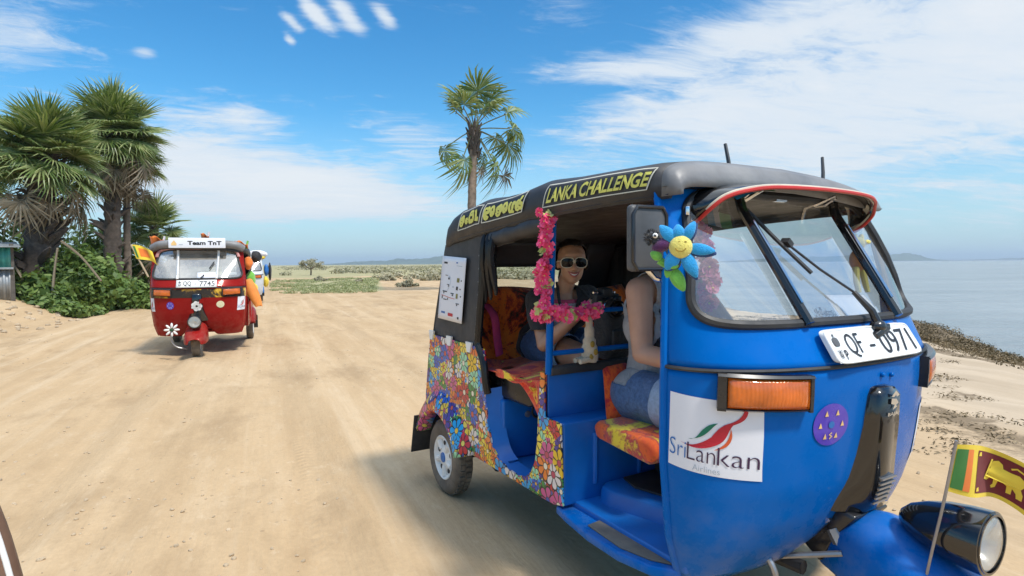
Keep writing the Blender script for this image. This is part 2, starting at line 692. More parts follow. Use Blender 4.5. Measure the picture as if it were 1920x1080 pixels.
def sand_mat():
    m, t, b = new_mat('sand')
    co = t.objco()
    sx, sy, sz = t.sep(co)
    s = t.m('ADD', t.m('MULTIPLY', sx, 0.92), t.m('MULTIPLY', sy, 0.39))
    l = t.m('SUBTRACT', t.m('MULTIPLY', sy, 0.92), t.m('MULTIPLY', sx, 0.39))
    stv = t.xyz(t.m('MULTIPLY', s, 1.0), t.m('MULTIPLY', l, 0.16), 0.0)
    n_st = t.noise(stv, 2.2, 6.0, 0.6)
    n_big = t.noise(co, 0.35, 4.0)
    n_fin = t.noise(co, 38.0, 5.0, 0.7)
    c = t.ramp(t.m('ADD', t.m('MULTIPLY', n_st, 0.6), t.m('MULTIPLY', n_big, 0.4)), [(0.30, (0.425, 0.286, 0.154)), (0.50, (0.51, 0.358, 0.206)), (0.72, (0.58, 0.432, 0.272))])
    c = t.mix(t.mapr(n_fin, 0.35, 0.75, 0.0, 0.35), c, (0.34, 0.235, 0.14))
    mot = t.noise(t.xyz(s, t.m('MULTIPLY', l, 0.45), 2.0), 1.3, 7.0, 0.68)
    c = t.mix(t.mapr(mot, 0.52, 0.68, 0.0, 0.60), c, (0.30, 0.20, 0.11))
    mot2 = t.noise(t.xyz(s, t.m('MULTIPLY', l, 0.3), 9.0), 4.0, 7.0, 0.72)
    c = t.mix(t.mapr(mot2, 0.54, 0.72, 0.0, 0.38), c, (0.60, 0.47, 0.32))
    lane = t.noise(t.xyz(s, t.m('MULTIPLY', l, 0.035), 6.0), 3.2, 5.0, 0.6)
    c = t.mix(t.mapr(lane, 0.50, 0.66, 0.0, 0.30), c, (0.33, 0.225, 0.125))
    c = t.mix(t.mapr(lane, 0.32, 0.44, 0.40, 0.0), c, (0.62, 0.48, 0.32))
    grit = t.noise(t.xyz(s, t.m('MULTIPLY', l, 0.55), 4.0), 11.0, 8.0, 0.75)
    c = t.mix(t.mapr(grit, 0.55, 0.70, 0.0, 0.28), c, (0.30, 0.205, 0.115))
    c = t.mix(t.mapr(grit, 0.30, 0.42, 0.35, 0.0), c, (0.66, 0.53, 0.37))
    bch = t.mapr(t.m('ADD', sx, t.m('MULTIPLY', t.m('SUBTRACT', n_big, 0.5), 3.0)), 2.2, 4.2, 0.0, 0.85)
    c = t.mix(bch, c, t.ramp(n_st, [(0.3, (0.39, 0.305, 0.215)), (0.7, (0.54, 0.435, 0.32))]))
    # small pebbles and dark specks
    vo = t.node('ShaderNodeTexVoronoi', feature='F1')
    t.put(vo.inputs['Vector'], co)
    vo.inputs['Scale'].default_value = 9.0
    spk = t.m('MULTIPLY', t.mapr(vo.outputs['Distance'], 0.06, 0.12, 1.0, 0.0), t.mapr(t.noise(co, 0.8, 3.0), 0.52, 0.62, 0.0, 0.5))
    c = t.mix(spk, c, (0.2, 0.14, 0.085))
    at = t.node('ShaderNodeVertexColor', layer_name='soil')
    ag, aw, al = t.node('ShaderNodeSeparateColor').outputs[:3]
    sepn = ag.node
    t.put(sepn.inputs[0], at.outputs[0])
    gcol = t.ramp(t.noise(co, 1.1, 6.0, 0.7), [(0.3, (0.26, 0.255, 0.12)), (0.55, (0.37, 0.325, 0.18)), (0.75, (0.48, 0.39, 0.25))])
    gm = t.mapr(t.m('ADD', ag, t.m('MULTIPLY', t.m('SUBTRACT', t.noise(co, 0.9, 6.0, 0.7), 0.5), 0.9)), 0.35, 0.65)
    c = t.mix(gm, c, gcol)
    lm = t.mapr(t.m('ADD', al, t.m('MULTIPLY', t.m('SUBTRACT', t.noise(co, 9.0, 5.0, 0.75), 0.5), 1.4)), 0.55, 0.85, 0.0, 0.8)
    c = t.mix(lm, c, (0.16, 0.115, 0.07))
    c = t.mix(t.m('MULTIPLY', aw, 0.75), c, (0.16, 0.12, 0.08))
    t.put(b.inputs['Base Color'], c)
    t.put(b.inputs['Roughness'], t.m('SUBTRACT', 0.95, t.m('MULTIPLY', aw, 0.5)))
    b.inputs['Specular IOR Level'].default_value = 0.2
    # tread prints along the wheel lines
    trd = None
    for cc in (0.15, -1.15, -3.1, 1.45, -4.35):
        dd_ = t.m('SUBTRACT', s, t.m('ADD', cc, t.m('MULTIPLY', t.m('SINE', t.m('ADD', t.m('MULTIPLY', l, 0.33), cc * 3.0)), 0.10)))
        mk = t.mapr(t.m('ABSOLUTE', dd_), 0.045, 0.075, 1.0, 0.0)
        v = t.m('MULTIPLY', mk, t.m('ADD', 0.5, t.m('MULTIPLY', t.m('SINE', t.m('ADD', t.m('MULTIPLY', l, 90.0), t.m('MULTIPLY', t.m('ABSOLUTE', dd_), 70.0))), 0.5)))
        trd = v if trd is None else t.m('ADD', trd, v)
    trd = t.m('MULTIPLY', trd, t.mapr(t.noise(co, 0.9, 4.0), 0.45, 0.6))
    hgt = t.m('ADD', t.m('MULTIPLY', trd, 0.10), t.m('MULTIPLY', t.noise(stv, 5.0, 6.0, 0.65), 0.6), t.m('ADD', t.m('MULTIPLY', t.noise(co, 14.0, 6.0, 0.7), 0.5), t.m('MULTIPLY', n_fin, 0.30)))
    t.put(b.inputs['Normal'], t.bump(hgt, 0.75, 0.05))
    return m


me.materials.append(sand_mat())
ground = bpy.data.objects.new('ground', me)
COL.objects.link(ground)
ground['kind'] = 'structure'


# ------------------------------------------------------------------ sea
def sea_mat():
    m, t, b = new_mat('sea_water')
    co = t.objco()
    sx, sy, sz = t.sep(co)
    v = t.xyz(t.m('MULTIPLY', sx, 0.45), sy, 0.0)
    c = t.ramp(t.noise(v, 0.16, 5.0, 0.6), [(0.3, (0.17, 0.195, 0.20)), (0.7, (0.29, 0.31, 0.31))])
    t.put(b.inputs['Base Color'], c)
    b.inputs['Roughness'].default_value = 0.22
    b.inputs['IOR'].default_value = 1.33
    h = t.m('ADD', t.m('MULTIPLY', t.noise(v, 1.1, 6.0, 0.6), 0.7), t.m('MULTIPLY', t.noise(v, 0.22, 4.0), 1.0))
    t.put(b.inputs['Normal'], t.bump(h, 1.0, 0.45))
    return m


sx_ = axis_pts(5, 7800, 6.5, 14, 0.5, 1.25)
sy_ = axis_pts(-300, 7800, 0, 30, 1.0, 1.25)
mb = MB()
vs = [(x, y, SEA_Z + 0.006 * math.sin(x * 1.7 + y * 0.6)) for y in sy_ for x in sx_]
w_ = len(sx_)
mb.add(vs, [(j * w_ + i, j * w_ + i + 1, (j + 1) * w_ + i + 1, (j + 1) * w_ + i) for j in range(len(sy_) - 1) for i in range(w_ - 1)])
sea = mb.build('sea', sea_mat(), recalc=False)
sea['kind'] = 'structure'

# ------------------------------------------------------------------ far hills
hill_m = mat('far_hillside', (0.075, 0.10, 0.055), 0.95, var=0.35, scale=0.01)
land_m = mat('far_shore', (0.09, 0.10, 0.06), 0.95, var=0.3, scale=0.01)


def ridge(name, pts, depth, m):
    """pts: (x, y, height) along the skyline; a solid ridge that falls away in front and behind"""
    mb = MB()
    P = smoothline(pts, 8)
    rings = []
    for i, p in enumerate(P):
        d = Vector((p.x, p.y, 0)).normalized()
        hh = max(0.3, p.z + 0.10 * p.z * math.sin(i * 1.7) * 0.5 + 0.06 * p.z * math.sin(i * 0.63 + 1))
        c = Vector((p.x, p.y, 0))
        prof = [(-depth, -1.2), (-depth * 0.6, hh * 0.35), (-depth * 0.25, hh * 0.8), (0, hh), (depth * 0.4, hh * 0.7), (depth, -1.2)]
        rings.append([c + d * a + Vector((0, 0, b)) for a, b in prof])
    mb.loft(rings, closed=False)
    o = mb.build(name, m, angle=60)
    o['kind'] = 'structure'
    return o


def brg(u, dist, h):
    x = (u - 960) / 1100.0 * dist
    return (x, dist, h)


ridge('island_hill', [brg(1340, 4000, 2), brg(1400, 4000, 16), brg(1470, 4000, 26), brg(1530, 4000, 34), brg(1600, 4000, 38), brg(1650, 4000, 40), brg(1690, 4000, 52), brg(1715, 4000, 46), brg(1735, 4000, 24), brg(1752, 4000, 11), brg(1780, 4000, 5)], 300, hill_m)
ridge('far_shore_hill', [brg(1740, 5200, 6), brg(1800, 5200, 8), brg(1860, 5200, 12), brg(1900, 5200, 19), brg(1960, 5200, 20), brg(2100, 5200, 10), brg(2300, 5200, 3)], 200, land_m)
ridge('inland_hills', [brg(600, 3600, 2), brg(650, 3600, 14), brg(680, 3600, 22), brg(720, 3600, 24), brg(750, 3600, 36), brg(775, 3600, 32), brg(810, 3600, 42), brg(850, 3600, 56), brg(900, 3600, 74), brg(960, 3600, 60), brg(1030, 3600, 34), brg(1100, 3600, 6)], 350, hill_m)


# ------------------------------------------------------------------ foliage
def leaf_mat(name, c0, c1, c2, trans=0.25, rough=0.55):
    m, t, b = new_mat(name)
    geo = t.node('ShaderNodeNewGeometry')
    co = t.objco()
    f = t.m('ADD', t.m('MULTIPLY', geo.outputs['Random Per Island'], 0.55), t.m('MULTIPLY', t.noise(co, 1.6, 4.0), 0.45))
    c = t.ramp(f, [(0.2, c0), (0.5, c1), (0.8, c2)])
    t.put(b.inputs['Base Color'], c)
    b.inputs['Roughness'].default_value = rough
    b.inputs['Specular IOR Level'].default_value = 0.35
    tr = t.node('ShaderNodeBsdfTranslucent')
    t.put(tr.inputs[0], t.mix(0.5, c, (0.25, 0.32, 0.03)))
    mx = t.node('ShaderNodeMixShader')
    mx.inputs[0].default_value = trans
    t.l.new(b.outputs[0], mx.inputs[1])
    t.l.new(tr.outputs[0], mx.inputs[2])
    t.l.new(mx.outputs[0], m.node_tree.nodes['Material Output'].inputs[0])
    return m


PALM_G = leaf_mat('palm_leaf_green', (0.065, 0.115, 0.028), (0.155, 0.22, 0.062), (0.36, 0.385, 0.17), 0.22, 0.36)
PALM_D = leaf_mat('palm_leaf_dead', (0.16, 0.12, 0.075), (0.25, 0.195, 0.13), (0.36, 0.30, 0.22), 0.12, 0.8)
PETIOLE = mat('palm_stalk', (0.17, 0.17, 0.06), 0.6, var=0.3, scale=5)
BARK = mat('palm_bark', (0.15, 0.115, 0.085), 0.95, var=0.4, scale=7, bump=0.8, bscale=30)
BARK_D = mat('palm_bark_dark', (0.085, 0.065, 0.052), 0.95, var=0.4, scale=7, bump=0.8, bscale=26)
BUSH_G = leaf_mat('bush_leaf', (0.040, 0.078, 0.018), (0.085, 0.145, 0.034), (0.17, 0.23, 0.06))
BUSH_L = leaf_mat('bush_leaf_light', (0.065, 0.115, 0.024), (0.125, 0.20, 0.045), (0.22, 0.29, 0.08))
SCRUB = leaf_mat('scrub_leaf', (0.27, 0.25, 0.16), (0.36, 0.325, 0.215), (0.45, 0.40, 0.28), 0.15, 0.85)
GRASS = leaf_mat('grass_blade', (0.25, 0.28, 0.12), (0.35, 0.37, 0.19), (0.48, 0.46, 0.28), 0.25, 0.8)
TWIG = mat('twig_wood', (0.16, 0.125, 0.09), 0.9, var=0.35, scale=9)


def frond_mesh(name, n=26, spread=150, L=0.95, pet=0.75, droop=0.35, fold=0.35, seed=0, mats=None, ragged=0.12, split=0.5, thin=True):
    rr = random.Random(seed)
    mb = MB()
    pts = [(pet * t, 0, 0.10 * math.sin(t * 2.2)) for t in np.linspace(0, 1, 5)]
    mb.tube(pts, [0.030, 0.022, 0.018, 0.016, 0.012], 5, False, mi=1)
    c = Vector(pts[-1])
    for i in range(n):
        a = R(-spread + 2 * spread * (i + 0.5) / n + rr.uniform(-2.5, 2.5))
        da = R(spread / n)
        ln = L * (0.72 + 0.28 * math.cos(a * 0.55)) * (1 + rr.uniform(-ragged, ragged))
        rm = ln * split * rr.uniform(0.9, 1.1)

        def pt(r, ang, lift=0.0):
            x = r * math.cos(ang)
            y = r * math.sin(ang)
            z = -droop * (r / L) ** 2 * 0.55 * L + fold * abs(y) * 0.6 + lift
            return c + Vector((x, y * (1 - 0.12 * fold), z))
        ml, mr = pt(rm, a - da), pt(rm, a + da)
        mc = pt(rm * 1.02, a, 0.030)
        q = 0.78
        al = a + rr.uniform(-0.05, 0.05)
        ol, orr = pt(ln * q, al - da * 0.5, -0.02), pt(ln * q, al + da * 0.5, -0.02)
        tip = pt(ln, al + rr.uniform(-0.06, 0.06), -0.06 - 0.22 * droop * rr.random())
        if thin:
            ol, orr = pt(ln * q, al - da * 0.26, -0.02), pt(ln * q, al + da * 0.26, -0.02)
        mb.add([c, ml, mc, mr, ol, orr, tip], [(0, 1, 2), (0, 2, 3), (1, 4, 2), (2, 4, 5), (2, 5, 3), (4, 6, 5)])
    me = mb.mesh(name)
    for m in (mats or [PALM_G, PETIOLE]):
        me.materials.append(m)
    me.polygons.foreach_set('material_index', mb.mi)
    return me


FR_LUSH = [frond_mesh('frond', 38, 150, 0.86, 0.62, d, 0.34, s, split=0.40) for d, s in ((0.10, 1), (0.22, 2), (0.42, 3))]
FR_WIND = [frond_mesh('frond', 26, 118, 1.0, 0.20, d, 0.55, s, ragged=0.22, split=0.50, thin=False) for d, s in ((0.7, 11), (1.1, 12), (1.5, 13))]
FR_DEAD = [frond_mesh('frond', 20, 120, 0.85, 0.9, d, 0.9, s, mats=[PALM_D, PALM_D], ragged=0.3, split=0.35) for d, s in ((1.3, 21), (1.8, 22))]


def orient(dirv, up=(0, 0, 1), roll=0.0):
    x = Vector(dirv).normalized()
    z = Vector(up)
    z = z - x * z.dot(x)
    if z.length < 1e-4:
        z = Vector((0, 1, 0)) - x * x.y
    z.normalize()
    y = z.cross(x)
    m = Matrix((x, y, z)).transposed()
    return m @ Matrix.Rotation(roll, 3, 'X')


def put_frond(root, me, loc, dirv, scale, roll=0.0):
    o = bpy.data.objects.new('frond', me)
    COL.objects.link(o)
    o.parent = root
    m = orient(dirv, (0, 0, 1), roll).to_4x4()
    m = Matrix.Translation(loc) @ m @ Matrix.Scale(scale, 4)
    o.matrix_local = m
    return o


def trunk_mesh(h, r0, r1, lean=(0, 0), rough=0.12, boots=0, seed=0, m=BARK):
    rr = random.Random(seed)
    mb = MB()
    n = max(10, int(h / 0.16))
    rings = []
    for i in range(n + 1):
        t = i / n
        c = Vector((lean[0] * t * t, lean[1] * t * t, h * t))
        r = (r0 + (r1 - r0) * t + 0.25 * r0 * math.exp(-t * 14)) * (1 + (rough if i % 2 else -rough * 0.4))
        rings.append([c + Vector((math.cos(a) * r * (1 + rr.uniform(-.05, .05)), math.sin(a) * r * (1 + rr.uniform(-.05, .05)), rr.uniform(-.02, .02))) for a in np.linspace(0, 2 * math.pi, 13)[:-1]])
    mb.loft(rings, True, True, True)
    for k in range(boots):
        t = rr.uniform(0.15, 1.0)
        a = rr.uniform(0, 6.283)
        r = r0 + (r1 - r0) * t
        c = Vector((lean[0] * t * t, lean[1] * t * t, h * t))
        d = Vector((math.cos(a), math.sin(a), rr.uniform(0.5, 1.3))).normalized()
        p = c + Vector((math.cos(a), math.sin(a), 0)) * r * 0.8
        k0 = rr.uniform(0.7, 1.5) * r0 / 0.3
        mb.tube([p, p + d * 0.22 * k0, p + d * 0.42 * k0 + Vector((0, 0, -0.05))], [0.085 * k0, 0.06 * k0, 0.018], 5, True)
    return mb


def palm(base, h, r0, r1, lush, n, cr, label, seed, lean=(0, 0), dead=6, group='palm trees', bark=BARK_D, boots=30):
    rr = random.Random(seed)
    root = empty('palm_tree', base, 0, label, 'palm', group)
    trunk_mesh(h, r0, r1, lean, boots=boots, seed=seed).build('trunk', bark, root, angle=60)
    top = Vector((lean[0], lean[1], h))
    for i in range(n):
        t = (i + 0.5) / n
        el = math.asin(max(-1, min(1, 0.998 - 1.62 * t))) + R(rr.uniform(-8, 8))
        a = i * 2.39996 + rr.uniform(-0.25, 0.25)
        d = Vector((math.cos(a) * math.cos(el), math.sin(a) * math.cos(el), math.sin(el)))
        me = lush[min(2, int(t * 2.6 + rr.random() * 0.7))]
        put_frond(root, me, top + d * 0.12 - Vector((0, 0, 0.30 * t)), d, cr * rr.uniform(0.85, 1.12), rr.uniform(-0.5, 0.5))
    for i in range(dead):
        a = i * 2.39996 + rr.uniform(-0.4, 0.4)
        el = R(rr.uniform(-74, -40))
        d = Vector((math.cos(a) * math.cos(el), math.sin(a) * math.cos(el), math.sin(el)))
        put_frond(root, FR_DEAD[i % 2], top - Vector((0, 0, rr.uniform(0.35, 1.1))) + d * 0.1, d, cr * rr.uniform(0.6, 0.95), rr.uniform(-0.8, 0.8))
    return root


def at(u, d, z=None):
    """ground point under a bearing; u in the photograph's 1920 px frame"""
    x = (u - 960) / 1100.0 * d
    return (x, d, gh(x, d) - 0.03 if z is None else z)


# two big palmyra palms, one slender, one small, and the tall thin one behind the blue three-wheeler
p0 = at(72, 17.0)
palm(p0, 4.15, 0.36, 0.30, FR_LUSH, 56, 1.20, 'biggest palm at the far left with a rounded crown of stiff green fans', 3, (0.35, 0), dead=9, boots=56)
p1 = at(212, 21.0)
palm(p1, 6.0, 0.28, 0.22, FR_LUSH, 56, 1.22, 'tall dense palm behind the biggest one with a brown skirt of dead fans', 5, (0.25, 0), dead=15, boots=30)
p2 = at(240, 21.5)
palm(p2, 5.3, 0.12, 0.10, FR_LUSH, 26, 0.95, 'slim pale trunked palm tucked against the tall dense palm', 8, (0.1, 0), dead=5, bark=BARK, boots=4)
p3 = at(292, 24.0)
palm(p3, 2.95, 0.18, 0.15, FR_LUSH, 34, 0.92, 'small young palm just above the red three-wheeler flag', 9, dead=3, boots=8)
p5 = at(-70, 19.0)
palm(p5, 4.2, 0.30, 0.26, FR_LUSH, 40, 1.2, 'palm cut off by the left edge of the picture', 12, dead=6, boots=20)

pc = at(884, 28.0)
root = empty('palm_tree', pc, 0, 'tall lone thin palm with sparse wind blown fans above the blue three-wheeler', 'palm', 'palm trees')
HC = 7.65
trunk_mesh(HC, 0.23, 0.17, (0.2, 0), rough=0.05, boots=0, seed=4).build('trunk', mat('palm_bark_grey', (0.27, 0.20, 0.15), 0.95, var=0.3, scale=6, bump=0.7, bscale=20), root, angle=60)
tb = MB()
for k in range(26):
    a = k * 2.4
    z = HC - 1.35 + 1.45 * k / 26
    p = Vector((0.18 + math.cos(a) * 0.16, math.sin(a) * 0.16, z))
    tb.tube([p, p + Vector((math.cos(a) * 0.10, math.sin(a) * 0.10, 0.28)), p + Vector((math.cos(a) * 0.22, math.sin(a) * 0.22, 0.5))], [0.10, 0.07, 0.03], 5)
tb.build('leaf_base', BARK_D, root)
# (sideways, up) of each fan's middle in metres from the crown's heart, and its tilt
for k, (ox, oz, oy, sc, dead) in enumerate(((-1.15, 1.75, 0.5, .95, 0), (-0.95, 1.05, -0.7, .85, 0), (-0.25, 1.85, 0.2, 1.05, 0), (0.25, 2.0, -0.6, 1.1, 0), (0.75, 1.75, 0.6, 1.1, 0), (0.95, 1.2, -0.5, 1.05, 0),
                                            (1.75, 1.15, 0.4, .95, 0), (1.95, 0.2, -0.3, .95, 0), (1.65, -0.45, 0.3, 1.1, 0), (1.05, 0.05, 1.1, .8, 0), (-1.5, -0.75, -0.2, .95, 0), (-0.55, -1.35, -0.6, 1.05, 0), (0.35, -1.0, 0.7, .7, 0),
                                            (0.95, -1.55, -0.3, 1.05, 0), (1.35, -1.95, 0.2, .9, 1), (0.15, -1.6, 0.3, .8, 1), (-0.3, -1.9, 0.4, .8, 1), (0.2, 1.2, 1.0, 1.0, 0), (-0.5, 1.2, -1.0, .95, 0), (0.5, 1.5, 0.9, 1, 0))):
    d = Vector((ox, oy, oz))
    ln = d.length
    dirv = (d.normalized() + Vector((0, 0, 0.35 if oz < 0.5 else 0.05)))
    me = FR_DEAD[0] if dead else FR_WIND[0 if oz > 1.0 else (1 if oz > -0.6 else 2)]
    # short stalk reaches out first, the fan hangs from its end
    hb = Vector((0.19, 0, HC - 0.25))
    fan_at = hb + d * 0.88
    dn = d.normalized() * (0.9 if oz > 0.8 else 0.45) + Vector((0.35, 0, -0.55 if oz < 0.8 else -0.05))
    put_frond(root, me, fan_at - dn.normalized() * (0.75 if dead else 0.15) * sc, dn, 1.15 * sc, random.Random(k).uniform(-0.9, 0.9))
    st = MB()
    st.tube(smoothline([hb, hb + d * 0.22 + Vector((0, 0, 0.22)), fan_at + Vector((0, 0, 0.02))], 4), [0.035] * 4 + [0.028] * 4 + [0.02], 5, False)
    st.build('stalk', PETIOLE, root)


def cloud_leaves(name, clumps, per, size, m, parent=None, seed=0, asp=0.55, kind='stuff', flat=0.0):
    """clumps: (x, y, z, rx, ry, rz); leaf faces through each clump's shell and volume"""
    g = np.random.default_rng(seed)
    C = np.array(clumps, float)
    n = len(C) * per
    k = np.repeat(np.arange(len(C)), per)
    d = g.normal(size=(n, 3))
    d /= np.linalg.norm(d, axis=1)[:, None]
    r = g.uniform(0.25, 1.0, n) ** 0.5 * (1 + 0.18 * g.normal(size=n))
    P = C[k, :3] + d * r[:, None] * C[k, 3:6]
    nrm = d * 0.8 + g.normal(size=(n, 3)) * 0.55 + np.array([0, 0, 0.45 + flat])
    nrm /= np.linalg.norm(nrm, axis=1)[:, None]
    t = np.cross(nrm, g.normal(size=(n, 3)))
    t /= np.linalg.norm(t, axis=1)[:, None]
    b = np.cross(nrm, t)
    sz = size * g.uniform(0.6, 1.35, n)[:, None]
    v0 = P - t * sz
    v1 = P + b * sz * asp + nrm * sz * 0.15
    v2 = P + t * sz
    v3 = P - b * sz * asp + nrm * sz * 0.15
    V = np.stack([v0, v1, v2, v3], 1).reshape(-1, 3)
    me = bpy.data.meshes.new(name)
    me.vertices.add(len(V))
    me.vertices.foreach_set('co', V.ravel())
    me.loops.add(n * 4)
    me.loops.foreach_set('vertex_index', np.arange(n * 4, dtype=np.int32))
    me.polygons.add(n)
    me.polygons.foreach_set('loop_start', np.arange(0, n * 4, 4, dtype=np.int32))
    me.update(calc_edges=True)
    me.materials.append(m)
    o = bpy.data.objects.new(name, me)
    COL.objects.link(o)
    if parent:
        o.parent = parent
    if kind:
        o['kind'] = kind
    return o


def bush(u, d, w, h, label, seed, m=BUSH_G, clumps=22, per=130, size=0.085, name='bush', stems=5, z=None, cat='bush'):
    rr = random.Random(seed)
    root = empty(name, at(u, d, z), 0, label, cat, 'bushes under the palms')
    cl = []
    for i in range(clumps):
        a = rr.uniform(0, 6.283)
        q = rr.random() ** 0.5
        x, y = math.cos(a) * q * w * 0.42, math.sin(a) * q * w * 0.3
        top = h * (1 - 0.55 * q ** 2) * rr.uniform(0.75, 1.05)
        zz = rr.uniform(0.15, 1.0) * top
        s = rr.uniform(0.16, 0.26) * min(w, h * 1.5)
        cl.append((x, y, max(zz - s * .4, 0.12), s, s, s * 0.75))
    cloud_leaves('foliage', cl, per, size, m, root, seed)
    sb = MB()
    for i in range(stems):
        c = cl[rr.randrange(len(cl))]
        sb.tube(smoothline([(c[0] * 0.15, c[1] * 0.15, -0.05), (c[0] * 0.5, c[1] * 0.5, c[2] * 0.6), (c[0], c[1], c[2])], 3), [0.035] * 4 + [0.02] * 3, 5, False)
    sb.build('stem', TWIG, root)
    return root


bush(150, 17.5, 2.9, 2.0, 'broad leafy bush with lighter tips between the two big palms', 31, BUSH_L, 30, 150, 0.10)
bush(238, 18.6, 2.5, 1.05, 'low bright green bush at the road edge left of the red three-wheeler', 32, BUSH_L, 24, 150, 0.075)
bush(98, 15.7, 1.2, 0.65, 'low weedy bush at the foot of the biggest palm', 33, BUSH_G, 18, 110, 0.085)
bush(130, 15.6, 1.8, 0.7, 'low weedy bush left of the sandy rubble', 34, BUSH_L, 16, 110, 0.08)
bush(180, 24.0, 4.0, 3.2, 'dark thicket behind the tall dense palm', 35, BUSH_G, 30, 130, 0.12)
bush(20, 20.5, 4.5, 3.6, 'dark thicket behind the biggest palm', 36, BUSH_G, 34, 130, 0.12)
bush(275, 26.0, 3.2, 2.3, 'dark bush under the small young palm', 37, BUSH_G, 24, 120, 0.10)
bush(330, 30.0, 4.0, 1.9, 'bush behind the red three-wheeler roof', 38, BUSH_G, 22, 120, 0.10)
bush(-75, 19.0, 3.0, 2.4, 'bush beside the iron shed at the left edge', 39, BUSH_G, 26, 120, 0.10)

bush(80, 16.2, 1.3, 1.2, 'tall weedy shrub with big leaves right beside the iron shed', 41, BUSH_L, 14, 60, 0.16)
bush(196, 18.2, 1.6, 1.9, 'upright shrub with large pale leaves left of the low bright green bush', 42, BUSH_L, 16, 70, 0.17)
bush(118, 17.0, 1.6, 1.7, 'dark small leaved shrub against the biggest trunk', 43, BUSH_G, 18, 160, 0.06)
bush(262, 19.4, 1.8, 0.8, 'low small leaved shrub touching the red three-wheeler flag side', 44, BUSH_L, 16, 150, 0.055)

# fallen and leaning dead stalks under the palms
sb_specs = ((60, 16.2, (-1.0, 0.1, 1.4), 'pale dead stalk leaning left from the biggest palm'), (118, 16.3, (1.2, -0.2, -1.1), 'pale dead stalk hanging right of the biggest palm'), (225, 19.5, (0.9, -0.2, 1.0), 'dead stalk leaning beside the tall dense palm'), (250, 19.8, (-0.5, -0.1, 0.9), 'short dead stalk propped behind the low bright green bush'), (95, 16.0, (0.3, -.1, 1.5), 'upright dead stalk against the biggest trunk'))
for u, d, v, lab in sb_specs:
    b0 = Vector(at(u, d)) + Vector((0, 0, 0.15 if v[2] > 0 else 1.9))
    mb = MB()
    mb.tube(smoothline([b0, b0 + Vector(v) * 0.5 + Vector((0, 0, 0.12)), b0 + Vector(v)], 4), [0.035] * 4 + [0.028] * 5, 6)
    tag(mb.build('dead_stalk', PALM_D), lab, 'stalk', 'dead stalks under the palms')

# ------------------------------------------------------------------ iron shed at the left edge
IRON = mat('corrugated_iron_grey', (0.33, 0.345, 0.35), 0.55, 0.6, var=0.2, scale=3, dirt=(0.2, 0.14, 0.09), dirt_amt=0.5)
TEAL = mat('teal_painted_sheet', (0.045, 0.26, 0.22), 0.5, var=0.25, scale=4, dirt=(0.3, 0.3, 0.25), dirt_amt=0.5)
DARKW = mat('weathered_timber', (0.10, 0.085, 0.07), 0.9, var=0.3, scale=8)
sh = empty('iron_shed', at(-70, 15.2), R(42), 'grey corrugated iron shed with a teal panel at the left edge', 'shed')


def corr(x0, x1, z0, z1, y, n):
    mb = MB()
    mb.grid(lambda a, b: (x0 + (x1 - x0) * a, y + 0.018 * math.sin(a * n * 6.283), z0 + (z1 - z0) * b), n * 6, 1)
    return mb


corr(-1.1, 0.95, 0.0, 0.80, -0.6, 17).build('wall', IRON, sh, solid=0.004)
corr(-1.1, 0.95, 0.84, 1.40, -0.62, 17).build('upper_panel', TEAL, sh, solid=0.004)
mb = MB()
mb.box((-0.08, -0.66, 0.82), (2.15, 0.12, 0.05))
mb.build('ledge', IRON, sh, bevel=0.005)
mb = MB()
mb.box((0.97, -0.58, 0.72), (0.09, 0.09, 1.5))
mb.build('corner_post', DARKW, sh)
mb = MB()
mb.box((0.90, 0.5, 0.7), (0.03, 2.1, 1.4))
mb.build('side_wall', IRON, sh)
mb = MB()
mb.box((-0.1, 0.4, 1.47), (2.5, 2.5, 0.03), Matrix.Rotation(R(4), 3, 'X'))
mb.build('roof', IRON, sh)

# ------------------------------------------------------------------ grass and scrub towards the horizon
g = np.random.default_rng(5)
n = 9000
yy = g.uniform(27, 52, n)
uu = 505 + g.random(n) * 200 + (yy - 30) * 0.4
xx = (uu - 960) / 1100 * yy
keep = fbm(xx * 0.35, yy * 0.35, 3, 81) > -0.10
xx, yy = xx[keep], yy[keep]
zz = ground_h(xx, yy)
cl = [(x, y, z + 0.03, 0.18, 0.18, 0.05) for x, y, z in zip(xx[:1500], yy[:1500], zz[:1500])]
tag(cloud_leaves('grass', cl, 9, 0.075, GRASS, None, 5, 0.25), 'green grass patch beside the track', 'grass')
n = 1500
yy = 45 + 260 * g.random(n) ** 1.6
uu = g.uniform(330, 1000, n)
xx = (uu - 960) / 1100 * yy
zz = ground_h(xx, yy)
sz = g.uniform(0.25, 0.75, n) * (1 + yy / 260)
keep = (fbm(xx * 0.06, yy * 0.06, 3, 83) > 0.0) & (np.abs(uu - 500) > 25)
cl = [(x, y, z + s * 0.35, s * 1.3, s, s * 0.45) for x, y, z, s in zip(xx[keep], yy[keep], zz[keep], sz[keep])]
tag(cloud_leaves('scrub_undergrowth', cl, 42, 0.16, SCRUB, None, 6), 'low grey green scrub reaching to the horizon', 'scrub')
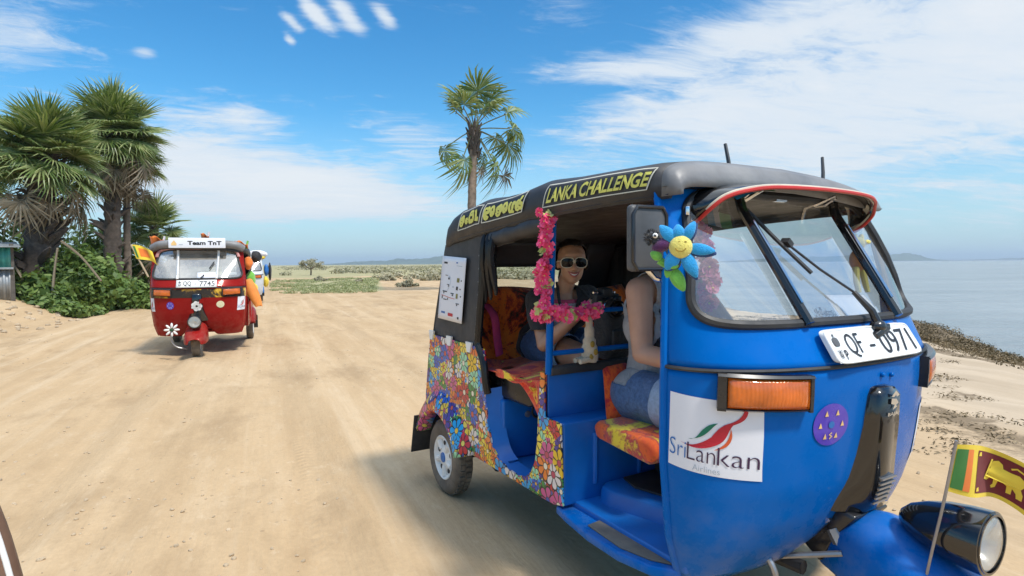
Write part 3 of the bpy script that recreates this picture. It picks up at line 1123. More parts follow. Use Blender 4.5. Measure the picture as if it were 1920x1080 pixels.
# nearer single scrub plants
for k, (u, d, w, h, lab) in enumerate(((764, 34, 1.6, 0.55, 'brownish dwarf shrub on the sand beside the blue three-wheeler'), (728, 44, 1.6, 0.5, 'dwarf shrub at the end of the green grass patch'), (672, 40, 0.6, 0.3, 'tiny dwarf shrub in the middle of the sand'), (600, 46, 1.4, 0.5, 'dwarf shrub behind the grass patch'))):
    bush(u, d, w, h, lab, 60 + k, SCRUB, 14, 90, 0.07, 'dwarf_shrub', 3, cat='shrub')
tr = empty('acacia_tree', at(583, 74), 0, 'lone flat topped round tree on the horizon', 'tree')
rr = random.Random(77)
cl = []
for i in range(26):
    a, q = rr.uniform(0, 6.283), rr.random() ** 0.5
    cl.append((math.cos(a) * q * 1.45, math.sin(a) * q * 1.2, 1.25 + 0.55 * (1 - q * q) + rr.uniform(-0.25, 0.25), 0.38, 0.38, 0.24))
cloud_leaves('crown', cl, 50, 0.10, SCRUB, tr, 78)
mb = MB()
mb.tube(smoothline([(0, 0, -0.1), (0.05, 0, 0.6), (0.0, 0, 1.2)], 4), [0.10] * 5 + [0.07] * 4, 7)
for i in range(7):
    c = cl[i * 3]
    mb.tube(smoothline([(0.03, 0, 0.75), (c[0] * 0.5, c[1] * 0.5, 1.1), (c[0], c[1], c[2])], 3), [0.05] * 4 + [0.03] * 3, 5, False)
mb.build('trunk', TWIG, tr)

# ------------------------------------------------------------------ rubble, clods and dried seaweed
STONE = mat('sand_clod', (0.42, 0.32, 0.21), 0.95, var=0.25, scale=6, bump=0.6, bscale=30)


def stones(name, P, smin, smax, m, seed, flat=0.55):
    g = np.random.default_rng(seed)
    mb = MB()
    for (x, y, z) in P:
        s = g.uniform(smin, smax)
        rot = Matrix.Rotation(g.uniform(0, 6.28), 3, 'Z') @ Matrix.Rotation(g.uniform(-.5, .5), 3, 'X')
        k = len(mb.v)
        mb.sphere((x, y, z + s * flat * 0.3), (s, s * g.uniform(0.6, 1), s * flat), 7, 5, 0, rot)
        for i in range(k, len(mb.v)):
            v = Vector(mb.v[i])
            c = Vector((x, y, z))
            mb.v[i] = tuple(c + (v - c) * g.uniform(0.8, 1.2))
    return mb.build(name, m, angle=25)


P = []
for k in range(190):
    y = g.uniform(9.5, 24)
    x = -5.5 - 0.38 * y + g.normal() * 0.55 - 0.55
    P.append((x, y, gh(x, y)))
tag(stones('rubble', P, 0.012, 0.085, STONE, 2), 'crumbled sand clods along the left road edge', 'rubble')['kind'] = 'stuff'
P = []
for k in range(2600):
    y = 2.2 + 22 * g.random() ** 1.5
    x = g.uniform(-.95, .75) * y
    if fbm(np.array([x * 0.6]), np.array([y * 0.6]), 3, 91)[0] > 0.02:
        P.append((x, y, gh(x, y)))
tag(stones('pebbles', P, 0.003, 0.015, STONE, 3), 'small clods scattered over the sand', 'pebbles')['kind'] = 'stuff'
WEED = leaf_mat('dry_seaweed', (0.085, 0.06, 0.034), (0.165, 0.118, 0.068), (0.30, 0.23, 0.14), 0.05, 0.95)
# bank of weed on the waterline
cl = []
for k in range(520):
    t = g.random()
    y = 6.0 + 8.3 * t
    xs = float(shore(y))
    x = xs - 0.15 - abs(g.normal()) * (0.55 if t < 0.55 else 0.75)
    bump_ = 0.30 * math.exp(-((y - 12.6) / 1.5) ** 2)
    z = max(gh(x, y), SEA_Z + 0.02) + bump_ * g.random()
    cl.append((x, y, z, 0.20, 0.20, 0.075))
tag(cloud_leaves('seaweed_debris', cl, 80, 0.026, WEED, None, 9, 0.30), 'bank of dry brown seaweed along the waterline', 'seaweed')
mb = MB()
mb.grid(lambda a, b: (7.2 + 2.2 * a, 10.8 + 3.4 * b, -0.42 + 0.42 * math.sin(math.pi * a) ** 0.8 * math.sin(math.pi * b) ** 0.8 + 0.09 * math.sin(a * 23) * math.sin(b * 29) * math.sin(math.pi * a) * math.sin(math.pi * b)), 30, 40)
bk = mb.build('weed_mound', mat('peaty_mound', (0.17, 0.125, 0.075), 0.95, var=0.5, scale=5, bump=1.0, bscale=18))
bk['kind'] = 'structure'
cl = []
for k in range(900):
    y = 3.2 + 11 * g.random()
    x = g.uniform(2.6, 8.0)
    f = fbm(np.array([x * 0.9]), np.array([y * 0.9]), 4, 71)[0]
    if f > 0.03 and x < shore(y) - 0.4:
        cl.append((x, y, gh(x, y) + 0.006, 0.15, 0.12, 0.014))
tag(cloud_leaves('weed_litter', cl, 34, 0.017, WEED, None, 10, 0.4, flat=1.0), 'scattered dry weed on the beach', 'seaweed litter')


# ================================================================== THREE-WHEELERS
def paint_mat(name, col, dust=(0.45, 0.36, 0.25)):
    m, t, b = new_mat(name)
    co = t.objco()
    c = t.mix(t.mapr(t.noise(co, 1.6, 3.0), 0.35, 0.7, 0.0, 0.25), col, tuple(x * 0.82 for x in col))
    sx, sy, sz = t.sep(co)
    low = t.mapr(sz, 0.28, 0.75, 1.0, 0.0, True)
    dn = t.mapr(t.noise(co, 9.0, 6.0, 0.7), 0.42, 0.75)
    c = t.mix(t.m('MULTIPLY', t.m('ADD', t.m('MULTIPLY', low, 0.16), 0.010), dn), c, dust)
    t.put(b.inputs['Base Color'], c)
    t.put(b.inputs['Roughness'], t.m('ADD', 0.25, t.m('MULTIPLY', dn, 0.14)))
    b.inputs['Coat Weight'].default_value = 0.08
    b.inputs['Specular IOR Level'].default_value = 0.14
    b.inputs['Coat Roughness'].default_value = 0.07
    mxc = max(col)
    b.inputs['Specular Tint'].default_value = tuple(0.25 + 0.75 * x / mxc for x in col) + (1,)
    b.inputs['Coat Tint'].default_value = (1, 1, 1, 1)
    scr = t.node('ShaderNodeTexNoise')
    t.put(scr.inputs['Vector'], t.vm('MULTIPLY', co, (3.0, 3.0, 40.0)))
    scr.inputs['Scale'].default_value = 6.0
    scr.inputs['Detail'].default_value = 6.0
    t.put(b.inputs['Normal'], t.bump(t.m('ADD', t.noise(co, 3.6, 2.5), t.m('MULTIPLY', scr.outputs['Fac'], 0.03)), 0.16, 0.014))
    return m


def flower_mat():
    """printed vinyl: outlined daisies in many colours, two sizes over each other"""
    m, t, b = new_mat('flower_print')
    co = t.objco()
    sx, sy, sz = t.sep(co)
    cols = [(0.80, 0.50, 0.015), (0.55, 0.025, 0.03), (0.015, 0.10, 0.50), (0.72, 0.66, 0.62), (0.60, 0.09, 0.26), (0.035, 0.24, 0.045), (0.78, 0.15, 0.015), (0.80, 0.20, 0.02), (0.30, 0.66, 0.40), (0.82, 0.62, 0.06), (0.05, 0.025, 0.28), (0.02, 0.33, 0.68)]
    cens = [(0.65, 0.08, 0.03), (0.85, 0.75, 0.55), (0.85, 0.50, 0.03), (0.5, 0.05, 0.1), (0.8, 0.65, 0.1), (0.06, 0.09, 0.4)]

    def layer(scale, off, hold, big):
        v = t.xyz(t.m('ADD', t.m('ADD', sx, t.m('MULTIPLY', sy, 0.9)), off), t.m('ADD', sz, off * 0.7), 0.0)
        vo = t.node('ShaderNodeTexVoronoi', voronoi_dimensions='2D', feature='F1')
        t.put(vo.inputs['Vector'], v)
        vo.inputs['Scale'].default_value = scale
        vo.inputs['Randomness'].default_value = 0.62
        d = t.vm('SUBTRACT', v, vo.outputs['Position'])
        ddx, ddy, _ = t.sep(d)
        r = t.m('MULTIPLY', t.m('SQRT', t.m('ADD', t.m('MULTIPLY', ddx, ddx), t.m('MULTIPLY', ddy, ddy))), scale)
        sc = t.node('ShaderNodeSeparateColor')
        t.put(sc.inputs[0], vo.outputs['Color'])
        ra, rb, rc = sc.outputs[:3]
        ang = t.m('ADD', t.m('ARCTAN2', ddy, ddx), t.m('MULTIPLY', rb, 6.283))
        npet = t.m('ADD', t.m('FLOOR', t.m('MULTIPLY', rc, 3.99)), 5.0)
        cs = t.m('ABSOLUTE', t.m('COSINE', t.m('MULTIPLY', t.m('MULTIPLY', ang, npet), 0.5)))
        shp = t.m('POWER', cs, 0.55)
        Rm = t.m('MULTIPLY', t.m('ADD', 0.30, t.m('MULTIPLY', shp, 0.34)), big)
        inside = t.mapr(t.m('SUBTRACT', Rm, r), 0.0, 0.02)
        line = t.mapr(t.m('SUBTRACT', t.m('ADD', Rm, 0.10), r), 0.0, 0.02)
        veins = t.m('MULTIPLY', t.mapr(cs, 0.26, 0.42, 1.0, 0.0), t.mapr(r, 0.14, 0.2))
        stops = [(i / len(cols), c) for i, c in enumerate(cols)]
        pc = t.ramp(t.m('FRACT', t.m('ADD', t.m('MULTIPLY', ra, 3.7), off)), stops, 'CONSTANT')
        pc = t.mix(t.mapr(r, 0.25, 0.62, 0.0, 0.2), pc, t.mix(1.0, pc, (1.5, 1.45, 1.35), 'MULTIPLY'))
        cc = t.ramp(t.m('FRACT', t.m('ADD', t.m('MULTIPLY', rb, 5.1), 0.3)), [(i / len(cens), c) for i, c in enumerate(cens)], 'CONSTANT')
        black = (0.012, 0.010, 0.012)
        c = t.mix(veins, pc, black)
        c = t.mix(t.mapr(r, 0.17, 0.185, 1.0, 0.0), c, black)
        c = t.mix(t.mapr(r, 0.135, 0.15, 1.0, 0.0), c, cc)
        c = t.mix(inside, black, c)
        keep = t.m('GREATER_THAN', rc, hold) if hold > 0 else 1.0
        return c, t.m('MULTIPLY', line, keep)
    bgc, _ = layer(24.0, 3.1, 0.0, 1.35)
    c = bgc
    for sc, off, hold, big in ((20.0, 7.7, 0.0, 1.15), (14.2, 1.3, 0.30, 1.05), (10.6, 5.2, 0.42, 1.0)):
        lc, lm = layer(sc, off, hold, big)
        c = t.mix(lm, c, lc)
    dn = t.noise(co, 7.0, 5.0, 0.7)
    c = t.mix(t.mapr(dn, 0.5, 0.8, 0.0, 0.12), c, (0.5, 0.42, 0.32))
    t.put(b.inputs['Base Color'], c)
    b.inputs['Roughness'].default_value = 0.38
    b.inputs['Coat Weight'].default_value = 0.2
    t.put(b.inputs['Normal'], t.bump(t.noise(co, 6.0, 2.0), 0.12, 0.01))
    return m


def dye_mat(name, stops, scale=5.0, seed=0.0):
    m, t, b = new_mat(name)
    co = t.vm('ADD', t.objco(), (seed, seed * 0.7, 0))
    w1 = t.noise(co, scale, 4.0, 0.6, 1.2)
    vo = t.node('ShaderNodeTexVoronoi', feature='F1')
    t.put(vo.inputs['Vector'], co)
    vo.inputs['Scale'].default_value = 42.0
    f = t.m('ADD', t.m('MULTIPLY', w1, 0.9), t.m('MULTIPLY', t.m('SUBTRACT', t.noise(co, 26.0, 4.0, 0.8), 0.5), 0.22))
    c = t.ramp(f, stops)
    c = t.mix(t.m('MULTIPLY', t.mapr(vo.outputs['Distance'], 0.1, 0.3, 1.0, 0.0), t.mapr(w1, 0.4, 0.6, 0.1, 0.6)), c, (0.05, 0.012, 0.01))
    t.put(b.inputs['Base Color'], c)
    b.inputs['Roughness'].default_value = 0.9
    b.inputs['Sheen Weight'].default_value = 0.2
    t.put(b.inputs['Normal'], t.bump(t.m('ADD', t.noise(co, 9.0, 3.0), t.m('MULTIPLY', t.noise(co, 300.0, 2.0), 0.2)), 0.45, 0.015))
    return m


BLUE = paint_mat('blue_paint', (0.0005, 0.122, 0.455))
RED = paint_mat('red_paint', (0.27, 0.012, 0.010))
WHITEP = paint_mat('white_paint', (0.62, 0.64, 0.66))
DBLUE = mat('blue_paint_matt', (0.002, 0.125, 0.46), 0.42, var=0.2, scale=4, dirt=(0.25, 0.2, 0.14), dirt_amt=0.12)
FLOWER = flower_mat()
CANVAS = mat('black_canvas', (0.030, 0.030, 0.034), 0.55, var=0.25, scale=5, dirt=(0.22, 0.19, 0.15), dirt_amt=0.14, bump=0.35, bscale=14)
CANVASF = mat('sky_sheen_canvas', (0.19, 0.185, 0.185), 0.5, var=0.3, scale=5, dirt=(0.3, 0.27, 0.22), dirt_amt=0.25, bump=0.4, bscale=12)  # black canvas lightened: the sky's reflection on the flap is in the colour
BLACKP = mat('black_plastic', (0.016, 0.016, 0.018), 0.30, var=0.2, scale=6, coat=0.3, dirt=(0.2, 0.17, 0.13), dirt_amt=0.08)
BLACKM = mat('black_matt_plastic', (0.024, 0.024, 0.026), 0.6, var=0.25, scale=8, dirt=(0.2, 0.17, 0.13), dirt_amt=0.25)
MIRG = mat('grey_dusty_plastic', (0.075, 0.075, 0.078), 0.55, var=0.3, scale=9, dirt=(0.3, 0.28, 0.25), dirt_amt=0.3)
GLOSSB = mat('gloss_black', (0.008, 0.008, 0.009), 0.12, var=0.2, scale=5, coat=0.8)
RUBBER = mat('tyre_rubber', (0.15, 0.12, 0.09), 0.9, var=0.3, scale=9, dirt=(0.36, 0.28, 0.19), dirt_amt=0.75, bump=0.5, bscale=50)
VINYL = mat('black_vinyl', (0.012, 0.012, 0.013), 0.30, spec=0.3, var=0.2, scale=7, coat=0.15, bump=0.25, bscale=18)
CHROME = mat('chrome', (0.75, 0.75, 0.76), 0.14, 1.0, var=0.08, scale=8)
STEEL = mat('grey_steel', (0.35, 0.35, 0.36), 0.4, 0.8, var=0.2, scale=8, dirt=(0.2, 0.15, 0.1), dirt_amt=0.3)
WHITEM = mat('white_enamel', (0.82, 0.795, 0.745), 0.4, var=0.06, scale=6, dirt=(0.45, 0.37, 0.27), dirt_amt=0.3)
MATG = mat('rubber_floor_mat', (0.10, 0.098, 0.095), 0.8, var=0.35, scale=5, dirt=(0.34, 0.27, 0.19), dirt_amt=0.6, bump=0.3, bscale=40)
PAPER = mat('white_vinyl_sheet', (0.78, 0.78, 0.82), 0.45, var=0.04, scale=3)
PLATEW = mat('number_plate_white', (0.80, 0.80, 0.78), 0.35, var=0.04, scale=4, dirt=(0.5, 0.45, 0.38), dirt_amt=0.2)
INK = mat('black_ink', (0.015, 0.015, 0.018), 0.5, var=0.1)
INKP = mat('dark_plum_ink', (0.045, 0.015, 0.055), 0.5, var=0.1)
INKB = mat('blue_ink', (0.02, 0.14, 0.42), 0.5, var=0.1)
INKG = mat('pale_grey_ink', (0.42, 0.47, 0.52), 0.5, var=0.1)
INKR = mat('crimson_ink', (0.52, 0.012, 0.03), 0.5, var=0.1)
INKGR = mat('green_ink', (0.0, 0.16, 0.09), 0.5, var=0.1)
INKO = mat('orange_ink', (0.66, 0.10, 0.025), 0.5, var=0.1)
YELLOW = mat('yellow_vinyl', (0.72, 0.66, 0.12), 0.5, var=0.08, scale=5, dirt=(0.3, 0.27, 0.1), dirt_amt=0.25)
CREAML = mat('cream_line', (0.62, 0.58, 0.47), 0.5, var=0.08)
CREAM = mat('cream_vinyl', (0.70, 0.64, 0.42), 0.5, var=0.06)
PURPLE = mat('violet_vinyl', (0.085, 0.045, 0.42), 0.3, var=0.1, coat=0.4)
GOLDV = mat('pale_gold_vinyl', (0.78, 0.50, 0.20), 0.5, var=0.1)
DYE_O = dye_mat('tie_dye_orange', [(0.28, (0.015, 0.012, 0.008)), (0.35, (0.03, 0.02, 0.01)), (0.385, (0.45, 0.03, 0.012)), (0.42, (0.85, 0.16, 0.012)), (0.56, (0.92, 0.22, 0.018)), (0.62, (0.55, 0.04, 0.02)), (0.70, (0.85, 0.58, 0.04)), (0.85, (0.16, 0.03, 0.12))], 3.6, 0.4)
DYE_R = dye_mat('tie_dye_red_yellow', [(0.24, (0.10, 0.02, 0.10)), (0.36, (0.55, 0.015, 0.02)), (0.44, (0.88, 0.14, 0.015)), (0.51, (0.70, 0.025, 0.02)), (0.56, (0.90, 0.62, 0.03)), (0.75, (0.80, 0.55, 0.03)), (0.85, (0.03, 0.01, 0.02))], 4.2, 2.3)
DYE_Y = dye_mat('tie_dye_orange_yellow', [(0.22, (0.16, 0.04, 0.15)), (0.34, (0.70, 0.07, 0.02)), (0.46, (0.80, 0.14, 0.02)), (0.51, (0.45, 0.05, 0.06)), (0.56, (0.85, 0.62, 0.03)), (0.75, (0.88, 0.66, 0.04)), (0.86, (0.6, 0.05, 0.02))], 3.2, 5.05)
BAND = dye_mat('yellow_black_band', [(0.30, (0.012, 0.010, 0.010)), (0.43, (0.03, 0.02, 0.012)), (0.50, (0.60, 0.33, 0.02)), (0.58, (0.75, 0.50, 0.06)), (0.68, (0.05, 0.03, 0.02)), (0.8, (0.5, 0.2, 0.03))], 3.0, 7.7)


def glass_mat(name, tint=(1, 1, 1), refl=0.10, rough=0.015, haze=0.05):
    m, t, b = new_mat(name)
    m.node_tree.nodes.remove(b)
    fr = t.node('ShaderNodeLayerWeight')
    fr.inputs[0].default_value = 0.5
    gl = t.node('ShaderNodeBsdfGlossy')
    gl.inputs['Roughness'].default_value = rough
    tr = t.node('ShaderNodeBsdfTransparent')
    tr.inputs[0].default_value = (*tint, 1)
    df = t.node('ShaderNodeBsdfDiffuse')
    df.inputs[0].default_value = (0.55, 0.5, 0.42, 1)
    co = t.objco()
    mx0 = t.node('ShaderNodeMixShader')
    t.put(mx0.inputs[0], t.mapr(t.noise(co, 3.0, 6.0, 0.7), 0.35, 0.8, haze * 0.4, haze * 1.6))
    t.l.new(tr.outputs[0], mx0.inputs[1])
    t.l.new(df.outputs[0], mx0.inputs[2])
    mx = t.node('ShaderNodeMixShader')
    t.put(mx.inputs[0], t.m('ADD', refl * 0.5, t.m('MULTIPLY', t.m('POWER', fr.outputs['Facing'], 2.2), 0.75)))
    t.l.new(mx0.outputs[0], mx.inputs[1])
    t.l.new(gl.outputs[0], mx.inputs[2])
    t.l.new(mx.outputs[0], m.node_tree.nodes['Material Output'].inputs[0])
    return m


GLASS = glass_mat('windscreen_glass', (0.93, 0.96, 0.96), 0.36, 0.01, 0.10)
GLASS_D = glass_mat('dusty_sheen_windscreen_glass', (0.75, 0.77, 0.78), 0.60, 0.05, 0.55)  # diffuse film thickened to stand in for the pale reflection on the glass
CLEARP = glass_mat('clear_plastic_window', (0.85, 0.9, 0.87), 0.12, 0.06, 0.14)


def lens_mat(name, col):
    m, t, b = new_mat(name)
    co = t.objco()
    c = t.ramp(t.noise(co, 14.0, 3.0), [(0.3, tuple(x * 0.6 for x in col)), (0.7, col)])
    t.put(b.inputs['Base Color'], c)
    b.inputs['Roughness'].default_value = 0.12
    b.inputs['Transmission Weight'].default_value = 0.25
    b.inputs['Coat Weight'].default_value = 0.8
    wv = t.node('ShaderNodeTexWave', wave_type='BANDS', bands_direction='Y')
    wv.inputs['Scale'].default_value = 30
    t.put(wv.inputs['Vector'], co)
    t.put(b.inputs['Normal'], t.bump(t.m('ADD', t.m('MULTIPLY', wv.outputs['Fac'], .25), t.noise(co, 20.0, 2.0)), 0.25, 0.01))
    return m


AMBER = lens_mat('amber_lens', (0.95, 0.20, 0.015))
LAMPG = mat('headlamp_glass', (0.80, 0.80, 0.78), 0.22, 0.35, var=0.15, scale=14, coat=1.0, bump=0.12, bscale=26)

LENSG = glass_mat('ribbed_lamp_glass', (0.96, 0.97, 0.97), 0.16, 0.04, 0.35)
XN = [(.26, 1.80), (.32, 1.87), (.40, 1.935), (.50, 1.985), (.62, 2.025), (.80, 2.05), (.92, 2.06), (1.0, 2.06), (1.12, 1.985), (1.515, 1.715), (1.62, 1.655)]
XE = [(.26, 1.74), (1.0, 1.755), (1.3, 1.735), (1.55, 1.675), (1.62, 1.65)]
WW = [(.26, .53), (.32, .56), (.45, .60), (.7, .63), (.95, .635), (1.05, .63), (1.55, .59), (1.62, .55)]
NN = [(.26, 2.1), (.9, 2.15), (1.1, 2.15), (1.62, 2.4)]
_k = {}
for _n, _p in (('xn', XN), ('xe', XE), ('w', WW), ('n', NN)):
    _k[_n] = ([q[0] for q in _p], [q[1] for q in _p])


def cowl(u, z, off=0.0):
    """front shell of the cab: u -1 (right side) .. 1 (left side), z height, off proud of it"""
    def s(u, z):
        xn, xe, w, n = (float(np.interp(z, *_k[k])) for k in ('xn', 'xe', 'w', 'n'))
        t = min(abs(u), 1.0) * math.pi / 2
        st, ct = math.sin(t), max(math.cos(t), 0.0)
        y = (1 if u >= 0 else -1) * w * st ** (2 / n)
        x = xe + max(xn - xe, 0.04) * ct ** (2 / n)
        return Vector((x, y, z))
    p = s(u, z)
    if off:
        e = 0.012
        uu = max(-0.985, min(0.985, u))
        du = s(uu + e, z) - s(uu - e, z)
        dz = s(uu, z + e) - s(uu, z - e)
        nrm = du.cross(dz)
        if nrm.length > 1e-9:
            nrm.normalize()
            if nrm.x < 0 and abs(u) < 0.9 or (nrm.y * u < 0 and abs(u) >= 0.9):
                nrm = -nrm
            p = p + nrm * off
    return p


RX = [0.0, 0.03, 0.07, 0.13, 0.22, 0.34, 0.46, 0.60, 0.80, 1.02, 1.20, 1.45, 1.62, 1.70, 1.735, 1.752, 1.757]
RZT = [1.42, 1.53, 1.585, 1.62, 1.642, 1.652, 1.668, 1.660, 1.664, 1.690, 1.678, 1.672, 1.668, 1.660, 1.640, 1.60, 1.565]
RZL = [1.38, 1.40, 1.42, 1.435, 1.445, 1.455, 1.468, 1.477, 1.493, 1.508, 1.517, 1.525, 1.528, 1.530, 1.531, 1.533, 1.535]
RW = [.60, .615, .625, .63, .635, .635, .637, .634, .634, .637, .634, .628, .612, .598, .586, .570, .560]


def roof_at(X, c, s, off=0.0):
    """roof canvas: c,s = cos/sin of the section angle (0 right eave .. pi left eave)"""
    zt, zl, w = (float(np.interp(X, RX, a)) for a in (RZT, RZL, RW))
    n = 5.2
    y = -math.copysign(abs(c) ** (2 / n), c) * w
    fr_ = max(0.0, min(1.0, (X - 1.1) / 0.5))
    z = zl + (zt - zl - 0.055 * fr_ * max(0.0, y / 0.6) ** 1.5) * s ** (2 / n)
    return Vector((X, y * (1 + off / w), z + off * s))


def roof_side(X, f, off=0.004):
    """point on the right flank of the roof, f = 0 at the eave .. 1 near the top"""
    a = math.asin(min(0.999, f ** (5.2 / 2)))
    return roof_at(X, math.cos(a), math.sin(a), off)


def wheel(root, c, side, tyre_w=0.115, r=0.208, plain=False, rim_m=None):
    """one wheel: tyre with tread blocks, pressed rim with slots, hub cap. side = -1 right, 1 left"""
    c = Vector(c)
    ax = Vector((0, side, 0))
    h = tyre_w / 2
    wr = empty('wheel', c, parent=root)
    prof = [(0.118, -h * .75), (0.150, -h * .98), (0.178, -h), (0.196, -h * .86), (r, -h * .62), (r, h * .62), (0.196, h * .86), (0.178, h), (0.150, h * .98), (0.118, h * .75)]
    mb = MB()
    mb.revolve(prof, (0, 0, 0), ax, 40)
    if not plain:
        for i in range(40):
            for sgn in (-1, 1):
                a = 2 * math.pi * (i + (0.5 if sgn > 0 else 0)) / 40
                rot = Matrix.Rotation(a, 3, 'Y')
                mb.box(rot @ Vector((r + 0.001, sgn * h * 0.34, 0)), (0.012, h * 0.52, 0.020), rot)
    mb.build('tyre', RUBBER, wr, angle=45)
    mb = MB()
    o = h * 0.62
    mb.revolve([(0.119, -h * .7), (0.119, h * .78), (0.126, h * .84), (0.121, h * .9), (0.108, h * .74), (0.100, o * 0.75), (0.060, o), (0.048, o * 1.25), (0.0, o * 1.3)], (0, 0, 0), ax, 40)
    if not plain:
        for i in range(5):
            a = 2 * math.pi * i / 5 + 0.3
            rot = Matrix.Rotation(a, 3, 'Y')
            mb.tube([rot @ Vector((0.050, side * o * 1.05, 0)), rot @ Vector((0.103, side * o * 1.0, 0.0))], [0.016, 0.020], 8)
    mb.build('rim', rim_m or WHITEM, wr, angle=35)
    if not plain:
        for i in range(5):
            mb = MB()
            a = 2 * math.pi * (i + 0.5) / 5 + 0.3
            q = Matrix.Rotation(a, 3, 'Y') @ Vector((0.083, side * (o * 0.88 + 0.004), 0))
            mb.sphere(q, (0.015, 0.004, 0.015), 10, 5)
            mb.build('rim_slot', INK, wr)
        mb = MB()
        mb.revolve([(0.030, o * 1.22), (0.028, o * 1.42), (0.0, o * 1.5)], (0, 0, 0), ax, 20)
        mb.build('hub_cap', INKB, wr)
    return wr


def panel_y(z, side=-1):
    return side * (0.632 - 0.018 * max(0.0, (0.5 - z) / 0.2) ** 2)


def build_tuk(root, paint, side_m, full=True, band=None, bars=GLOSSB, glass=GLASS, visor=True, roof_m=None):
    roof_m = roof_m or CANVAS
    # ---- front cowl below the belt line, cut away over the front wheel
    mb = MB()

    def zb(u):
        q = max(0.0, 1 - abs(u) / 0.30)
        return 0.285 + 0.23 * q * q * (3 - 2 * q) + 0.02 * abs(u) ** 4
    top = 0.995
    lo = 0.0
    mb.grid(lambda a, b: cowl(-1 + 2 * a, zb(-1 + 2 * a) + (top - zb(-1 + 2 * a)) * b), 72, 26)
    mb.build('front_cowl', paint, root, solid=0.012, angle=60)
    if band:
        mb = MB()
        mb.grid(lambda a, b: cowl(-0.97 + 1.94 * a, 0.855 + 0.125 * b, 0.003), 60, 4)
        mb.build('decal_band', band, root, angle=60)
    # ---- frame round the windscreen
    N = 120
    zc, hz = 1.34, 0.215

    def loop(k, e=6.0):
        out = []
        for i in range(N):
            a = 2 * math.pi * i / N
            c, s = math.cos(a), math.sin(a)
            z = zc + hz * math.copysign(abs(s) ** (2 / e), s)
            cu = float(np.interp(z, [1.12, 1.2, 1.48, 1.56], [0.80, 0.79, 0.645, 0.60]))
            u = cu * math.copysign(abs(c) ** (2 / e), c)
            m = max(abs(c), abs(s))
            U, Z = c / m, (zc + s / m * (0.24 if s > 0 else zc - 1.003))
            out.append((u + (U - u) * k, z + (Z - z) * k))
        return out
    mb = MB()
    rings = [[cowl(u, z) for u, z in loop(k)] for k in (0, .12, .25, .4, .55, .7, .85, 1.0)]
    mb.loft(rings)
    mb.build('windscreen_frame', paint, root, solid=0.014, angle=60)
    mb = MB()
    lp = [cowl(u, z, 0.004) for u, z in loop(0.0)]
    mb.tube(lp + lp[:2], 0.015, 8, False)
    mb.build('windscreen_seal', BLACKM, root)
    # ---- three panes
    e = 6.0

    def zlim(u):
        best = None
        zs = np.linspace(zc - hz, zc + hz, 81)
        cu = np.interp(zs, [1.12, 1.2, 1.48, 1.56], [0.80, 0.79, 0.645, 0.60])
        ok = (np.abs((zs - zc) / hz) ** e + np.abs(u / cu) ** e) <= 1.0
        if not ok.any():
            return 1.30, 1.301
        return float(zs[ok][0]), float(zs[ok][-1])
    for u0, u1 in ((-0.785, -0.262), (-0.255, 0.255), (0.262, 0.785)):
        mb = MB()
        k = 20
        lims = [zlim(u0 + (u1 - u0) * i / k) for i in range(k + 1)]
        mb.grid(lambda a, b: cowl(u0 + (u1 - u0) * a, lims[int(round(a * k))][0] + (lims[int(round(a * k))][1] - lims[int(round(a * k))][0]) * b, 0.0), k, 14)
        mb.build('glass_pane', glass, root, angle=80)
    # ---- two windscreen bars with a bright strip
    for sg in (-1, 1):
        pts = [cowl(sg * (0.245 + 0.015 * t), 1.118 + 0.425 * t, 0.017) for t in np.linspace(0, 1, 9)]
        mb = MB()
        mb.tube(pts, 0.017, 8)
        bo = mb.build('windscreen_bar', bars, root)
        mb = MB()
        mb.tube([p + Vector((0.014, -0.004, 0.012)) for p in pts[1:-2]], 0.0045, 6)
        mb.build('bright_strip', CHROME, bo)
    # ---- belt moulding and edge of the door pillars
    mb = MB()
    mb.tube([cowl(u, 0.998, 0.003) for u in np.linspace(-1, 1, 60)], 0.0065, 6)
    mb.build('belt_moulding', BLACKM, root)
    for sg in (-1, 1):
        mb = MB()
        zs = np.linspace(0.30, 1.545, 26)
        mb.tube([cowl(sg, z) + Vector((-0.004, 0, 0)) for z in zs], 0.013, 8)
        mb.build('pillar_edge', paint, root)
    # ---- roof canvas
    mb = MB()
    K = 56
    xs = []
    for a, b in zip(RX[:-1], RX[1:]):
        m_ = 3 if b - a > 0.09 else 1
        xs += [a + (b - a) * i / m_ for i in range(m_)]
    xs.append(RX[-1])
    rings = []
    for X in xs:
        rings.append([roof_at(X, math.cos(math.pi * i / K), math.sin(math.pi * i / K)) for i in range(K + 1)])
    nfront = sum(1 for x in xs if x > 1.69)
    mb.loft(rings[:len(rings) - nfront + 1], closed=False)
    mb.build('roof_canvas', roof_m, root, angle=60, solid=0.006)
    mb = MB()
    mb.loft(rings[len(rings) - nfront:], closed=False)
    mb.build('roof_front_flap', CANVASF if full else roof_m, root, angle=60, solid=0.006)
    mb = MB()
    mb.grid(lambda a, b: Vector((0.06 + 1.66 * a, -0.60 + 1.2 * b, float(np.interp(0.06 + 1.66 * a, RX, RZL)) + 0.03)), 10, 4)
    mb.build('roof_lining', BLACKM, root)
    mb = MB()
    for sg in (-1, 1):
        mb.tube([Vector((x, sg * (float(np.interp(x, RX, RW)) - 0.012), float(np.interp(x, RX, RZL)) + 0.004)) for x in np.linspace(0.05, 1.72, 18)], 0.013, 6)
    mb.build('roof_rail', BLACKM, root)
    # ---- rear canvas with its window
    XR = [(.88, -.175), (.99, -.138), (1.38, .02), (1.45, .06)]

    def rear(y, z):
        x = float(np.interp(z, [p[0] for p in XR], [p[1] for p in XR]))
        return Vector((x - 0.015 * (1 - (y / 0.63) ** 2), y, z))
    mb = MB()
